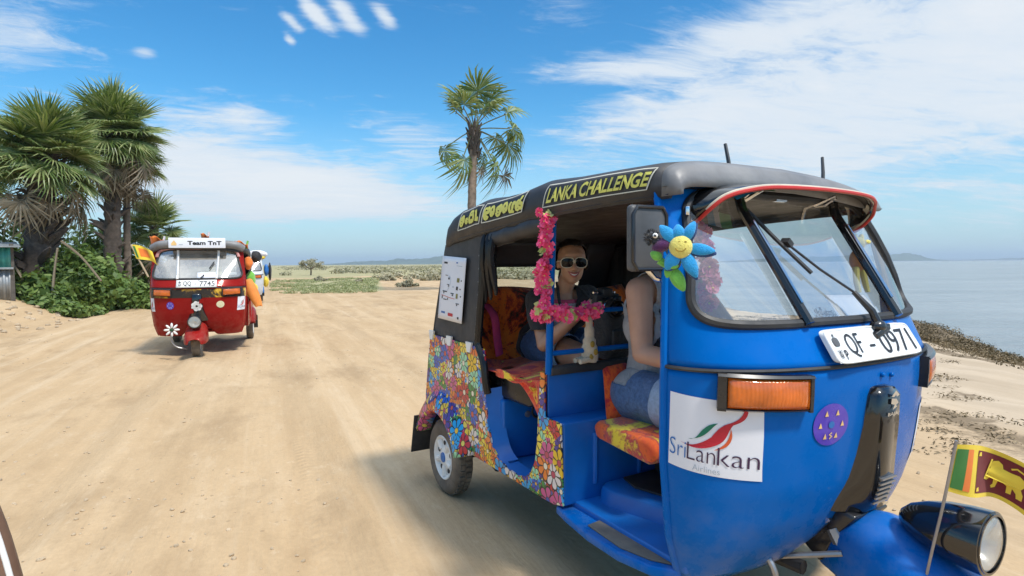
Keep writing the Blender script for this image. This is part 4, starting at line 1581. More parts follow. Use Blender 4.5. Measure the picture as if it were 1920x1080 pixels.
    for y0, y1, z0, z1 in ((-.62, -.38, .88, 1.45), (.38, .62, .88, 1.45), (-.38, .38, .88, 1.06), (-.38, .38, 1.30, 1.45)):
        mb.grid(lambda a, b: rear(y0 + (y1 - y0) * a, z0 + (z1 - z0) * b), 6, 6)
    mb.build('rear_canvas', CANVAS, root, solid=0.005)
    mb = MB()
    mb.grid(lambda a, b: rear(-.38 + .76 * a, 1.06 + .24 * b), 6, 4)
    mb.build('rear_window', CLEARP, root)
    for sg in (-1, 1):
        # quarter canvas
        pl = [(-.178, .893), (-.136, .99), (.02, 1.38), (.035, 1.425), (.15, 1.45), (.30, 1.462), (.512, 1.48), (.49, 1.2), (.44, .893)]
        mb = MB()
        mb.prism(pl, lambda a, b, t: Vector((a, sg * (0.622 - t - 0.006 * math.sin(b * 9 + a * 5)), b)), 0, 0.008)
        mb.build('quarter_canvas', CANVAS, root, angle=30)
        # body side with the door opening
        hub = (0.0, 0.20)
        arch = [(hub[0] + 0.285 * math.cos(R(a)), hub[1] + 0.285 * math.sin(R(a))) for a in range(26, 160, 10)]
        pl = [(-.176, .905), (.53, .898), (.535, .80), (.540, .66), (.555, .54), (.60, .43), (.66, .385), (.74, .366), (.835, .362), (.90, .378), (.95, .415), (.985, .472), (1.005, .57), (1.016, .687), (1.026, .80), (1.035, .865), (1.066, .865), (1.066, .684), (1.182, .68), (1.182, .345), (1.10, .325), (.338, .318)] + arch + [(-.286, .34), (-.262, .52), (-.215, .75)]
        mb = MB()
        mb.prism(pl, lambda a, b, t: Vector((a, sg * (abs(panel_y(b)) - t), b)), 0, 0.006)
        mb.build('side_panel', side_m, root, smooth=False)
        # door jamb
        jp = [(.5385, .70), (.540, .66), (.555, .54), (.60, .43), (.66, .385), (.74, .366), (.835, .362), (.90, .378), (.95, .415), (.985, .472), (1.005, .57), (1.016, .687), (1.026, .80)]
        jl = smoothline([(p[0], p[1], 0) for p in jp], 3)
        mb = MB()
        mb.loft([[Vector((p.x, sg * (abs(panel_y(p.y)) + 0.001), p.y)), Vector((p.x + (0.012 if p.x < .7 else 0), sg * 0.60, p.y + 0.006)), Vector((p.x + (0.035 if p.x < .7 else -0.01), sg * 0.555, p.y + 0.014)), Vector((p.x, sg * 0.55, p.y - 0.02))] for p in jl], closed=False)
        mb.build('door_jamb', DBLUE if full else paint, root, angle=60)
        # bulged fender over the rear wheel
        mb = MB()
        rings = []
        for a in np.linspace(R(18), R(158), 26):
            c_, s_ = math.cos(a), math.sin(a)
            rr_ = []
            for (r_, y_) in ((0.262, 0.60), (0.258, 0.668), (0.272, 0.686), (0.300, 0.684), (0.335, 0.665), (0.372, 0.634), (0.385, 0.622)):
                st = 1.0 + 0.10 * max(0, -c_)
                rr_.append(Vector((hub[0] + r_ * c_ * st, sg * y_, hub[1] + r_ * s_ * 1.03)))
            rings.append(rr_)
        mb.loft(rings, closed=False)
        mb.build('fender', side_m, root, angle=50, solid=0.004)
        mb = MB()
        mb.box((-.318, sg * 0.605, 0.275), (0.010, 0.19, 0.25), Matrix.Rotation(R(15), 3, 'Y'))
        mb.build('mudflap', BLACKM, root, bevel=0.003)
        wheel(root, (-0.012, sg * 0.583, 0.204), sg, plain=not full)
    mb = MB()
    mb.grid(lambda a, b: Vector((float(np.interp(.50 + .40 * b, [.3, .52, .75, .9], [-.285, -.262, -.215, -.176])) - 0.02 * (1 - (2 * a - 1) ** 4), -.60 + 1.20 * a, .50 + .40 * b)), 12, 8)
    mb.build('tail_panel', side_m if full else paint, root, solid=0.01)
    # ---- floor, seat box, partition
    mb = MB()
    mb.box((0.75, 0, 0.335), (2.05, 1.12, 0.03))
    mb.build('floor_pan', DBLUE if full else paint, root, bevel=0.006)
    mb = MB()
    mb.box((0.325, 0, 0.50), (0.55, 1.14, 0.30))
    sbx = mb.build('seat_box', DBLUE if full else paint, root, bevel=0.012)
    mb = MB()
    mb.box((1.122, 0, 0.508), (0.118, 1.236, 0.338))
    mb.build('partition_box', DBLUE if full else paint, root, bevel=0.010)
    mb = MB()
    mb.box((1.063, 0, 0.768), (0.014, 1.23, 0.19))
    mb.build('partition_panel', DBLUE if full else paint, root, bevel=0.003)
    mb = MB()
    mb.box((1.064, 0.0, 0.872), (0.05, 1.22, 0.036))
    mb.build('partition_trim', BLACKM, root, bevel=0.008)
    # ---- rear bench
    mb = MB()
    prof = [(0.12, .655), (0.80, .655), (0.86, .675), (0.885, .72), (0.87, .765), (0.82, .785), (0.5, .775), (0.16, .765), (0.12, .74)]
    mb.prism(prof, lambda a, b, t: Vector((a, t, b)), -0.56, 0.56)
    mb.build('rear_seat', VINYL, root, bevel=0.022)
    mb = MB()
    prof = [(0.02, .74), (0.20, .76), (0.24, .80), (0.17, 1.02), (0.12, 1.13), (0.06, 1.16), (-0.02, 1.12)]
    mb.prism(prof, lambda a, b, t: Vector((a, t, b)), -0.57, 0.57)
    mb.build('rear_backrest', VINYL, root, bevel=0.02)
    # ---- front fork, wheel, fender, lamp
    wheel(root, (2.15, 0, 0.204), -1, plain=not full)
    mb = MB()
    rings = []
    XF = [1.90, 1.96, 2.02, 2.07, 2.13, 2.20, 2.28, 2.36, 2.43, 2.47]
    ZF = [.36, .455, .495, .508, .497, .470, .430, .385, .335, .285]
    HW = [.06, .10, .125, .135, .145, .150, .148, .138, .115, .075]
    SK = [.07, .15, .20, .22, .23, .225, .20, .165, .12, .07]
    for x, z, h, k in zip(XF, ZF, HW, SK):
        rings.append([Vector((x, y * h, z - k * q)) for y, q in ((-1.05, 1), (-1.02, .62), (-0.95, .30), (-.74, .10), (-.40, .02), (-.16, -.03), (0, -.045), (.16, -.03), (.40, .02), (.74, .10), (.95, .30), (1.02, .62), (1.05, 1))])
    mb.loft(rings, closed=False)
    mb.build('front_fender', paint, root, solid=0.006, subsurf=1)
    for sg in (-1, 1):
        mb = MB()
        mb.tube([(1.97, sg * 0.085, .44), (2.06, sg * 0.088, .30), (2.15, sg * 0.085, .20)], [0.026, 0.024, 0.020], 8)
        mb.build('fork_arm', STEEL, root)
    lamp = MB()
    lx, lz = 2.13, 0.53
    prof = [(0.002, 0.0), (0.022, 0.006), (0.045, 0.03), (0.066, 0.075), (0.082, 0.13), (0.089, 0.185), (0.091, 0.225), (0.091, 0.236), (0.084, 0.238)]
    lamp.revolve(prof, (lx, 0, lz), (1, 0, 0), 32)
    hl = lamp.build('headlamp', GLOSSB, root, angle=50)
    mb = MB()
    mb.revolve([(0.085, 0.230), (0.084, 0.241), (0.078, 0.241)], (lx, 0, lz), (1, 0, 0), 32)
    mb.build('lamp_rim', GLOSSB, hl)
    mb = MB()
    mb.revolve([(0.079, 0.231), (0.070, 0.205), (0.052, 0.180), (0.028, 0.165), (0.0, 0.160)], (lx, 0, lz), (1, 0, 0), 32)
    mb.build('reflector', LAMPG, hl, angle=80)
    mb = MB()
    mb.tube([(lx + 0.163, 0, lz), (lx + 0.195, 0, lz)], [0.012, 0.009], 10)
    mb.build('bulb', CHROME, hl)
    mb = MB()
    mb.revolve([(0.080, 0.232), (0.070, 0.239), (0.045, 0.245), (0.0, 0.248)], (lx, 0, lz), (1, 0, 0), 32)
    mb.build('lamp_lens', LENSG, hl, angle=80)
    # ---- steering column cover down the nose
    mb = MB()
    secs = [(.925, .030, .000, .000), (.918, .052, .000, .030), (.895, .062, .000, .046), (.80, .066, .000, .052), (.70, .078, .000, .058), (.62, .098, .000, .064), (.55, .122, .000, .070), (.515, .128, .000, .066), (.505, .10, .0, .04)]
    rings = []
    for z, hw, _, pr in secs:
        b0 = float(np.interp(z, *_k['xn'])) - 0.012
        inner = min(hw, 0.062)
        rings.append([Vector((b0, -hw * 1.06, z)), Vector((b0 + pr * 0.30, -hw, z)), Vector((b0 + pr * 0.9, -inner * 0.98, z)), Vector((b0 + pr + 0.006, -inner * 0.80, z)), Vector((b0 + pr + 0.008, 0, z)), Vector((b0 + pr + 0.006, inner * 0.80, z)), Vector((b0 + pr * 0.9, inner * .98, z)), Vector((b0 + pr * 0.30, hw, z)), Vector((b0, hw * 1.06, z))])
    mb.loft(rings, closed=False, cap1=True)
    mb.build('column_cover', GLOSSB, root, angle=50, bevel=0.0)
    mb = MB()
    for i in range(6):
        z = .545 + .017 * i
        x = float(np.interp(z, *_k['xn'])) + 0.062
        mb.box((x, 0.006, z), (0.012, 0.082, 0.006))
    mb.build('louvre', STEEL if full else BLACKM, root)
    # ---- turn signals
    for sg in (-1, 1):
        hs_ = MB()

        def hp(a, b, off):
            return cowl(sg * (0.70 - 0.38 * a), 0.888 + 0.108 * b - 0.012 * a, off)
        outl = [(0, 0), (.96, 0), (1, .06), (1, .94), (.96, 1), (.02, 1)]
        gr = 14
        rings = [[hp(i / gr, 0, 0.0) for i in range(gr + 1)], [hp(i / gr, 0, 0.018) for i in range(gr + 1)], [hp(i / gr, .06, 0.030) for i in range(gr + 1)], [hp(i / gr, .09, 0.018) for i in range(gr + 1)], [hp(i / gr, .90, 0.018) for i in range(gr + 1)], [hp(i / gr, .93, 0.034) for i in range(gr + 1)], [hp(i / gr, 1, 0.026) for i in range(gr + 1)], [hp(i / gr, 1, 0.0) for i in range(gr + 1)]]
        hs_.loft(rings, closed=False)
        for a0, a1 in ((0, .10), (.965, 1)):
            hs_.loft([[hp(a0, b, 0.0) for b in (0, .5, 1)], [hp(a0, b, .028) for b in (0, .5, 1)], [hp(a1, b, .028) for b in (0, .5, 1)], [hp(a1, b, 0) for b in (0, .5, 1)]], closed=False)
        ho = hs_.build('turn_signal', BLACKP, root, angle=40)
        mb = MB()
        mb.grid(lambda a, b: hp(.115 + .845 * a, .095 + .805 * b, 0.026 + 0.010 * math.sin(math.pi * b) ** .5 * math.sin(math.pi * min(1, a * 1.0)) ** .3), 16, 8)
        mb.build('amber_lens', AMBER, ho, angle=60, solid=0.006)
    # ---- sun visor over the windscreen
    if visor:
        fr = [(-.47, 1.665, 1.425), (-.468, 1.715, 1.445), (-.455, 1.775, 1.492), (-.42, 1.805, 1.525), (-.36, 1.838, 1.545), (-.25, 1.865, 1.558), (0, 1.878, 1.562)]
        fr = [Vector((x, y, z)) for y, x, z in fr]
        fr = fr + [Vector((p.x, -p.y, p.z)) for p in fr[-2::-1]]
        bk = [Vector((1.66, -.505, 1.43)), Vector((1.655, -.515, 1.46)), Vector((1.655, -.51, 1.50)), Vector((1.662, -.475, 1.545)), Vector((1.672, -.40, 1.57)), Vector((1.682, -.27, 1.583)), Vector((1.692, 0, 1.592))]
        bk = bk + [Vector((p.x, -p.y, p.z)) for p in bk[-2::-1]]
        frs, bks = smoothline(fr, 5), smoothline(bk, 5)
        mb = MB()
        rings = []
        for a, b in zip(bks, frs):
            mid = (a + b) / 2 + Vector((0, (0.012 if a.y > 0 else -0.012) * min(1, abs(a.y) * 4), 0.012))
            rings.append([a, a * .75 + mid * .25, mid, mid * .4 + b * .6, b])
        mb.loft(rings, closed=False)
        vz = mb.build('sun_visor', GLOSSB, root, solid=0.005, angle=60)
        mb = MB()
        mb.tube([p + Vector((0.003, 0, 0.002)) for p in frs], 0.0065, 6)
        mb.build('visor_edge_red', mat('red_piping', (0.55, 0.03, 0.02), 0.4), vz)
        mb = MB()
        mb.tube([p + Vector((-0.004, 0, 0.009)) for p in frs], 0.005, 6)
        mb.build('visor_edge_cream', mat('cream_piping', (0.70, 0.62, 0.48), 0.4), vz)
        return vz
    return None


# ------------------------------------------------------------------ the blue three-wheeler
tuk = empty('auto_rickshaw', (0.146, 3.65, 0.0), R(-60), 'glossy blue three-wheeler with flower printed side panels and black canvas roof', 'auto rickshaw', 'three-wheelers on the sand track')
visor = build_tuk(tuk, BLUE, FLOWER)

# running board: open platform ahead of the partition, mat, blue hump inside
mb = MB()
outl = [(1.12, -.50), (1.12, -.615), (1.22, -.635), (1.38, -.655), (1.55, -.655), (1.68, -.625), (1.75, -.57), (1.75, .57), (1.68, .625), (1.55, .655), (1.38, .655), (1.22, .635), (1.12, .615)]
mb.prism(outl, lambda a, b, t: Vector((a, b, t)), 0.290, 0.326)
mb.build('running_board', BLUE, tuk, bevel=0.012)
for sg in (-1, 1):
    mb = MB()
    mb.prism([(1.325, -.475), (1.345, -.622), (1.54, -.632), (1.66, -.60), (1.72, -.56), (1.72, -.345), (1.59, -.40)], lambda a, b, t: Vector((a, -sg * b, t)), 0.3275, 0.334)
    mb.build('floor_mat', MATG, tuk, bevel=0.002)
mb = MB()
mb.prism([(1.19, -.43), (1.22, -.475), (1.29, -.48), (1.58, -.395), (1.70, -.34), (1.70, .34), (1.58, .395), (1.29, .48), (1.22, .475), (1.19, .43)], lambda a, b, t: Vector((a, b * (1 - (t - .326) * .4), t)), 0.327, 0.412)
mb.build('floor_hump', DBLUE, tuk, bevel=0.022)
mb = MB()
mb.prism([(1.22, -.34), (1.32, -.37), (1.60, -.29), (1.60, .29), (1.32, .37), (1.22, .34)], lambda a, b, t: Vector((a, b, t)), 0.4145, 0.423)
mb.build('inner_floor_mat', BLACKM, tuk)
# pressed ribs on the partition and the fittings in the seat box
mb = MB()
for y in (-.46, -.22, .1, .36):
    mb.tube([(1.181, y, .41), (1.184, y, .43), (1.184, y, .60), (1.181, y, .62)], 0.011, 8)
mb.build('pressed_rib', DBLUE, tuk)
mb = MB()
mb.revolve([(.034, 0), (.040, .004), (.036, .008), (.026, .002), (.024, -.05)], (.6015, -.372, .575), (1, 0, 0), 20)
mb.build('filler_hole', BLACKM, tuk)
mb = MB()
mb.revolve([(.016, 0), (.016, .006), (.008, .009), (0, .009)], (.6015, -.432, .566), (1, 0, 0), 14)
mb.build('key_lock', STEEL, tuk)
# driver seat
mb = MB()
prof = [(1.19, .60), (1.50, .575), (1.535, .60), (1.535, .645), (1.50, .668), (1.20, .672), (1.17, .65)]
mb.prism(prof, lambda a, b, t: Vector((a, t, b)), -0.465, 0.40)
mb.build('driver_seat', DYE_Y, tuk, bevel=0.018)
mb = MB()
mb.grid(lambda a, b: Vector((1.185 - 0.10 * b + 0.012 * math.sin(a * 14), -.40 + .62 * a + .06 * b, .665 + .20 * b + 0.01 * math.sin(a * 9))), 14, 6)
mb.build('driver_seat_cover', DYE_R, tuk, solid=0.006)
mb = MB()
mb.box((1.30, 0, .50), (.16, .34, .17))
mb.build('seat_pedestal', BLACKM, tuk, bevel=.01)
# passenger bench covers: back cloth, seat cloth with a hanging corner
mb = MB()
mb.grid(lambda a, b: Vector((.265 - .115 * b + .05 * math.sin(b * 3.1) + .018 * math.sin(a * 11 + b * 5), -.60 + 1.17 * a, .765 + .405 * b + .02 * math.sin(a * 7) * b)), 30, 14)
mb.build('backrest_cover', DYE_O, tuk, solid=0.008, angle=60)
mb = MB()


def cov(a, b):
    y = -.60 + 1.18 * a
    x = .20 + .72 * b
    z = .792 + .012 * math.sin(a * 19 + b * 7) + .010 * math.sin(b * 14 + a * 3)
    if b > .90:
        z -= (b - .90) * .5
    return Vector((x, y, z))


mb.grid(cov, 40, 26)
mb.build('seat_cover', DYE_R, tuk, solid=0.006, angle=60)
mb = MB()
# the loose corner of the cloth that falls from the seat edge to the door post
mb.grid(lambda a, b: Vector((.56 + .475 * a, -.588 - .014 * math.sin(a * 7), .800 + .012 * math.sin(a * 9) - b * (.030 + .012 * math.sin(a * 11) + .27 * max(0, (a - .45) / .55) ** 1.6))), 24, 10)
mb.build('seat_cover_corner', DYE_R, tuk, solid=0.005, angle=60)
mb = MB()
mb.tube(smoothline([(.30, -.50, 1.10), (.36, -.485, 1.04), (.36, -.47, .93), (.35, -.45, .83)], 5), .028, 8, flat=(1, .25))
mb.build('pink_strap', mat('pink_webbing', (0.55, 0.05, 0.16), .8, var=.15, scale=20), tuk)

# black edge roll of the quarter canvas, its pale clips and snaps
mb = MB()
mb.tube(smoothline([(.515, -.628, 1.40), (.505, -.632, 1.2), (.47, -.632, 1.0), (.455, -.63, .92), (.485, -.632, .88), (.52, -.632, .82), (.532, -.63, .74), (.535, -.62, .68)], 5), .020, 8)
mb.build('door_edge_roll', VINYL, tuk)
mb = MB()
for X, z in ((-.145, .905), (.11, .898), (.36, .893)):
    mb.add([Vector((X - .035, -.640, z + .022)), Vector((X + .035, -.640, z + .022)), Vector((X + .018, -.642, z - .03)), Vector((X - .018, -.642, z - .03)), Vector((X - .035, -.630, z + .022)), Vector((X + .035, -.630, z + .022)), Vector((X + .018, -.630, z - .03)), Vector((X - .018, -.630, z - .03))], [(0, 1, 2, 3), (0, 4, 5, 1), (1, 5, 6, 2), (2, 6, 7, 3), (3, 7, 4, 0)])
mb.build('canvas_clip', WHITEM, tuk, smooth=False)
mb = MB()
for k in range(7):
    z = .97 + .065 * k
    mb.sphere((float(np.interp(z, [.9, 1.2, 1.45], [.435, .478, .50])), -.636, z), .006, 8, 5)
mb.build('canvas_snap', STEEL, tuk)
# rolled side curtain under the eave and its tied bunch
mb = MB()
mb.tube(smoothline([(.55, -.60, 1.435), (.75, -.605, 1.455), (.95, -.605, 1.475), (1.05, -.605, 1.483)], 5), [.036, .04, .042, .038, .040, .042, .036, .033, .040, .041, .042, .040, .038, .036, .034, .033], 10)
mb.build('rolled_curtain', CANVAS, tuk)
mb = MB()
for k in range(5):
    y = -.625 + .012 * (k % 2)
    x = .535 + .022 * k
    mb.tube(smoothline([(x, y, 1.46), (x + .012 * math.sin(k), y - .012, 1.36), (x - .012, y, 1.27), (x + .006 * k - .02, y + .01, 1.13 + .012 * k)], 4), [.014, .018, .022, .02, .018, .02, .022, .02, .018, .016, .012, .01, .006], 7)
mb.build('curtain_bunch', VINYL, tuk)
# far side curtain: closes the left of the cabin
mb = MB()
mb.grid(lambda a, b: Vector((-.10 + .52 * a, .612 + .008 * math.sin(a * 22), .86 + .64 * b)), 30, 6)
mb.build('side_curtain', CANVAS, tuk, solid=.004)
mb = MB()
mb.grid(lambda a, b: Vector((.20 + .20 * a, .596, 1.14 + .075 * b)), 3, 2)
mb.build('notice_card', mat('dull_grey_card', (.30, .28, .25), .8), tuk, solid=.003)
# grab post and rails at the passenger door
for sg in (-1,):
    mb = MB()
    mb.tube([(1.068, sg * .612, .86), (1.085, sg * .612, 1.2), (1.098, sg * .608, 1.51)], .0155, 10)
    mb.build('grab_post', BLUE, tuk)
mb = MB()
mb.tube([(1.072, -.60, .945), (1.072, .60, .945)], .011, 8)
mb.build('grab_rail', BLUE, tuk)
mb = MB()
mb.tube([(1.080, -.60, 1.115), (1.080, -.18, 1.115)], .010, 8)
mb.build('grab_rail', BLUE, tuk)
# mirror: dark back of the shell facing forward
mr = MB()
mr.box((1.712, -.672, 1.395), (.030, .150, .205))
mo = mr.build('side_mirror', MIRG, tuk, bevel=.014)
mb = MB()
rim = [(sy * .068 - .672, 1.395 + sz * .096) for sy, sz in ((-1, -1), (1, -1), (1, 1), (-1, 1))]
pts = []
for i in range(4):
    a, b = rim[i], rim[(i + 1) % 4]
    for t in (.12, .5, .88):
        pts.append(Vector((1.728, a[0] + (b[0] - a[0]) * t, a[1] + (b[1] - a[1]) * t)))
mb.tube(pts + pts[:2], .006, 8, False)
mb.build('mirror_rim', BLACKP, mo)
mb = MB()
mb.tube([(1.70, -.66, 1.30), (1.705, -.63, 1.27), (1.72, -.60, 1.26)], .009, 8)
mb.build('mirror_arm', CHROME, mo)
# bracket on the seal, hinge lug
mb = MB()
mb.box(cowl(-.655, 1.475, .018), (.012, .05, .028), Matrix.Rotation(R(50), 3, 'Z'))
mb.build('visor_bracket', CHROME, tuk, bevel=.002)
mb = MB()
mb.box((1.668, -.612, 1.47), (.05, .014, .055))
mb.build('hinge_lug', BLUE, tuk, bevel=.004)
# visor underside stays and top emblem
mb = MB()
for sg in (-1, 1):
    mb.tube([(1.715, sg * .24, 1.535), (1.76, sg * .245, 1.56)], .006, 6)
    mb.tube([(1.70, sg * .20, 1.535), (1.78, sg * .21, 1.565)], .006, 6)
mb.box((1.715, -.03, 1.548), (.02, .06, .02))
mb.build('visor_stay', CHROME, tuk)
mb = MB()
for i, (y0, y1, m_) in enumerate(((-.36, -.30, 0), (-.30, -.26, 1), (-.26, -.20, 2))):
    mb.grid(lambda a, b: Vector((1.79 + .035 * b - .4 * max(0, abs(y0 + (y1 - y0) * a) - .25) ** 1.2, y0 + (y1 - y0) * a, 1.574 - .02 * b - .8 * max(0, abs(y0 + (y1 - y0) * a) - .26) ** 1.4)), 4, 2, mi=m_)
mb.build('visor_sticker', [mat('cyan_vinyl', (.03, .35, .65), .4), PAPER, mat('leaf_green_vinyl', (.12, .45, .12), .4)], tuk, recalc=False)
# two whip aerials
for y0, y1 in ((-.268, -.256), (.262, .312)):
    mb = MB()
    mb.tube([(1.700, y0, 1.585), (1.695, y0, 1.60), (1.68, (y0 + y1) / 2, 1.67), (1.66, y1, 1.735)], [.011, .008, .007, .006], 8)
    mb.sphere((1.70, y0, 1.588), (.022, .02, .012), 10, 6)
    mb.build('aerial', BLACKP, tuk)

# wiper
wp = MB()
arm = [cowl(.034, 1.092, .035), cowl(.026, 1.13, .045), cowl(.006, 1.195, .040)]
wp.tube(arm, [.014, .012, .008], 8)
wp.tube([cowl(.006, 1.195, .040), cowl(-.065, 1.275, .032), cowl(-.14, 1.367, .026)], .0045, 6)
wo = wp.build('wiper', BLACKP, tuk)
mb = MB()
mb.tube([cowl(-.236, 1.49, .018), cowl(-.17, 1.38, .020), cowl(-.098, 1.27, .020)], .0075, 6)
mb.box(cowl(-.14, 1.367, .028), (.03, .03, .018), Matrix.Rotation(R(-40), 3, 'X'))
mb.build('wiper_blade', BLACKM, wo)
mb = MB()
mb.sphere(cowl(.036, 1.09, .03), (.024, .030, .022), 12, 8)
mb.box(cowl(.036, 1.075, .03), (.02, .085, .022), Matrix.Rotation(R(20), 3, 'X'))
mb.build('wiper_pivot', BLACKP, wo, bevel=.004)


# ---- number plate
def plate_fn(cen, hw, z0, z1, lift=0.024):
    def fn(a, b, off=0.0):
        y = cen + (2 * a - 1) * hw
        z = z0 + (z1 - z0) * b
        x = float(np.interp(z, *_k['xn'])) - 0.10 * y * y
        return Vector((x + lift + off, y, z))
    return fn


def emblem(mb, fn, ca, cb, ra, rb, mi):
    """upright oval crest with a wheel on top and a swordbearing figure, kept to a few strokes"""
    put_stroke(mb, disc_pts(ca, cb - rb * .25, ra * .7, rb * .62, 16) + [(ca + ra * .7, cb - rb * .25)], rb * .16, fn, mi, asp=1)
    put_poly(mb, disc_pts(ca, cb - rb * .25, ra * .32, rb * .36, 10), fn, mi)
    put_poly(mb, disc_pts(ca, cb + rb * .72, ra * .42, rb * .24, 10), fn, mi)
    put_poly(mb, [(ca - ra, cb - rb * .9), (ca + ra, cb - rb * .9), (ca + ra * .5, cb - rb * .66), (ca - ra * .5, cb - rb * .66)], fn, mi)


pf = plate_fn(-.004, .238, 1.012, 1.108)
mb = MB()
rr_ = []
for k, (g, off) in enumerate(((0, -.012), (0, 0), (.01, .004))):
    lp = []
    for i in range(48):
        a = 2 * math.pi * i / 48
        c_, s_ = math.cos(a), math.sin(a)
        lp.append(pf(.5 + (.5 - g * .3) * math.copysign(abs(c_) ** .16, c_), .5 + (.5 - g) * math.copysign(abs(s_) ** .22, s_), off))
    rr_.append(lp)
mb.loft(rr_, True, True, False)
mb.grid(lambda a, b: pf(.012 + .976 * a, .03 + .94 * b, .0042), 12, 4)
po = mb.build('number_plate', PLATEW, tuk, angle=30)


def plate_letters(fn, parent, items, crest=None):
    for txt, a0, b0, a1, b1, bold in items:
        mb = MB()
        put_text(mb, txt, fn, a0, b0, a1, b1, bold)
        mb.build('plate_lettering', INK, parent, smooth=False)
    if crest:
        mb = MB()
        emblem(mb, fn, *crest, 0)
        mb.build('plate_crest', INKG2, parent, smooth=False)


INKG2 = mat('grey_ink', (.10, .10, .10), .5)
tfn = lambda a, b: pf(a, b, .0075)
plate_letters(tfn, po, (('W', .040, .13, .082, .42, .015), ('P', .100, .12, .130, .40, .015), ('QF', .165, .14, .325, .86, -.004), ('-', .40, .40, .46, .47, 0), ('0971', .54, .14, .945, .84, -.004)), (.072, .70, .020, .20))
mb = MB()
lp = []
for i in range(49):
    a = 2 * math.pi * i / 48
    c_, s_ = math.cos(a), math.sin(a)
    lp.append(pf(.5 + .494 * math.copysign(abs(c_) ** .16, c_), .5 + .48 * math.copysign(abs(s_) ** .22, s_), .004))
mb.tube(lp, .0035, 6, False)
mb.build('plate_rim', PLATEW, po)
mb = MB()
for u, z in ((.007, .955), (.055, .950)):
    mb.sphere(cowl(u, z, .004), (.008, .008, .008), 10, 6)
mb.build('plate_screw', BLUE, tuk)


# ---- stickers on the cowl
def bil(c):
    (tl, tr, br, bl) = c

    def uv(a, b):
        u = (bl[0] * (1 - a) + br[0] * a) * (1 - b) + (tl[0] * (1 - a) + tr[0] * a) * b
        z = (bl[1] * (1 - a) + br[1] * a) * (1 - b) + (tl[1] * (1 - a) + tr[1] * a) * b
        return u, z
    return uv


def airline_sticker(root, corners, name='airline_sticker'):
    uv = bil(corners)

    def fn(a, b, off=.0035):
        return cowl(*uv(a, b), off)
    mb = MB()
    mb.grid(lambda a, b: fn(a, b, .0025), 20, 14)
    so = mb.build(name, PAPER, root, angle=60)
    ink = MB()
    t2 = lambda a, b: fn(a, b, .0045)

    def P(x, y):
        return (x / 1000.0, 1 - y / 760.0)
    # coordinates read off the sticker: peacock feather, in thousandths of its width
    red = bez(P(160, 480), P(300, 520), P(420, 440), P(510, 370), 8) + bez(P(510, 370), P(560, 300), P(600, 240), P(700, 205), 8)[1:] + bez(P(700, 205), P(780, 170), P(820, 120), P(830, 40), 8)[1:] + [P(850, 12)] + bez(P(858, 60), P(860, 160), P(800, 190), P(720, 225), 8) + bez(P(720, 225), P(660, 300), P(680, 380), P(560, 445), 8)[1:] + bez(P(560, 445), P(420, 520), P(300, 520), P(160, 480), 8)[1:-1]
    put_poly(ink, red, t2, 2)
    gr = bez(P(255, 430), P(360, 440), P(380, 330), P(440, 290), 8) + bez(P(440, 290), P(480, 250), P(520, 235), P(575, 225), 6)[1:] + bez(P(575, 225), P(500, 270), P(470, 400), P(255, 430), 10)[1:-1]
    put_poly(ink, gr, t2, 3)
    orr = bez(P(700, 262), P(730, 340), P(720, 460), P(540, 497), 10) + bez(P(540, 497), P(640, 440), P(690, 390), P(700, 262), 10)[1:-1]
    put_poly(ink, orr, t2, 4)

    def lt(s, x0, y0, x1, y1, mi, bold=.008):
        a0, b0 = P(x0, y1)
        a1, b1 = P(x1, y0)
        put_text(ink, s, t2, a0, b0, a1, b1, bold, 0, mi)
    lt('Sri', 20, 465, 235, 640, 1, -.012)
    lt('Lan', 250, 465, 560, 640, 0, -.012)
    lt('kan', 580, 462, 975, 640, 0, -.012)
    lt('Airlines', 320, 675, 610, 735, 5, -.004)
    ink.build('sticker_print', [INKP, INKB, INKR, INKGR, INKO, INKG], so, smooth=False)
    return so


airline_sticker(tuk, ((-.955, .925), (-.495, .902), (-.480, .661), (-.965, .698)))
airline_sticker(tuk, ((.40, .80), (.82, .82), (.82, .60), (.40, .58)))


def round_sticker(root, uc, zc_, ru, rz, base, mark):
    fn = lambda a, b, off: cowl(uc + a * ru, zc_ + b * rz, off)
    mb = MB()
    k = 28
    mb.loft([[fn(math.cos(2 * math.pi * i / k) * q, math.sin(2 * math.pi * i / k) * q, .003) for i in range(k)] for q in (1, .7, .4, .1)], True, False, True)
    so = mb.build('round_sticker', base, root, angle=60)
    mb = MB()
    for i in range(6):
        a = math.pi / 2 + math.pi / 6 + i * math.pi / 3
        ca_, cb_ = .62 * math.cos(a), .62 * math.sin(a)
        put_poly(mb, [(ca_ - .10, cb_ - .12), (ca_ + .10, cb_ - .12), (ca_ + .05, cb_ + .02), (ca_, cb_ + .15), (ca_ - .05, cb_ + .02)], lambda p, q: fn(p, q, .005), 0)
    put_poly(mb, disc_pts(0, 0, .17, .17, 14), lambda p, q: fn(p, q, .005), 1)
    put_stroke(mb, [(.05, -.38), (-.08, -.46), (.06, -.56), (-.06, -.66)], .07, lambda p, q: fn(p, q, .0055), 0)
    mb.build('sticker_print', mark, so, smooth=False)
    return so


round_sticker(tuk, -.213, .822, .076, .066, PURPLE, [GOLDV, INKB])
# badge on the column cover: rider crest and maker's lettering
bx = lambda a, b: Vector((float(np.interp(.83 + .085 * b, *_k['xn'])) + .0495, -.036 + .078 * a, .83 + .085 * b))
mb = MB()
put_poly(mb, [(.22, .78), (.5, .98), (.80, .80), (.62, .74), (.52, .82), (.40, .74)], bx)
put_poly(mb, [(.25, .70), (.60, .66), (.78, .50), (.60, .42), (.72, .36), (.40, .26), (.52, .44), (.24, .50)], bx)
put_text(mb, 'BAJAJ', bx, .10, .0, .92, .17, .012)
mb.build('badge', CHROME, tuk, smooth=False)
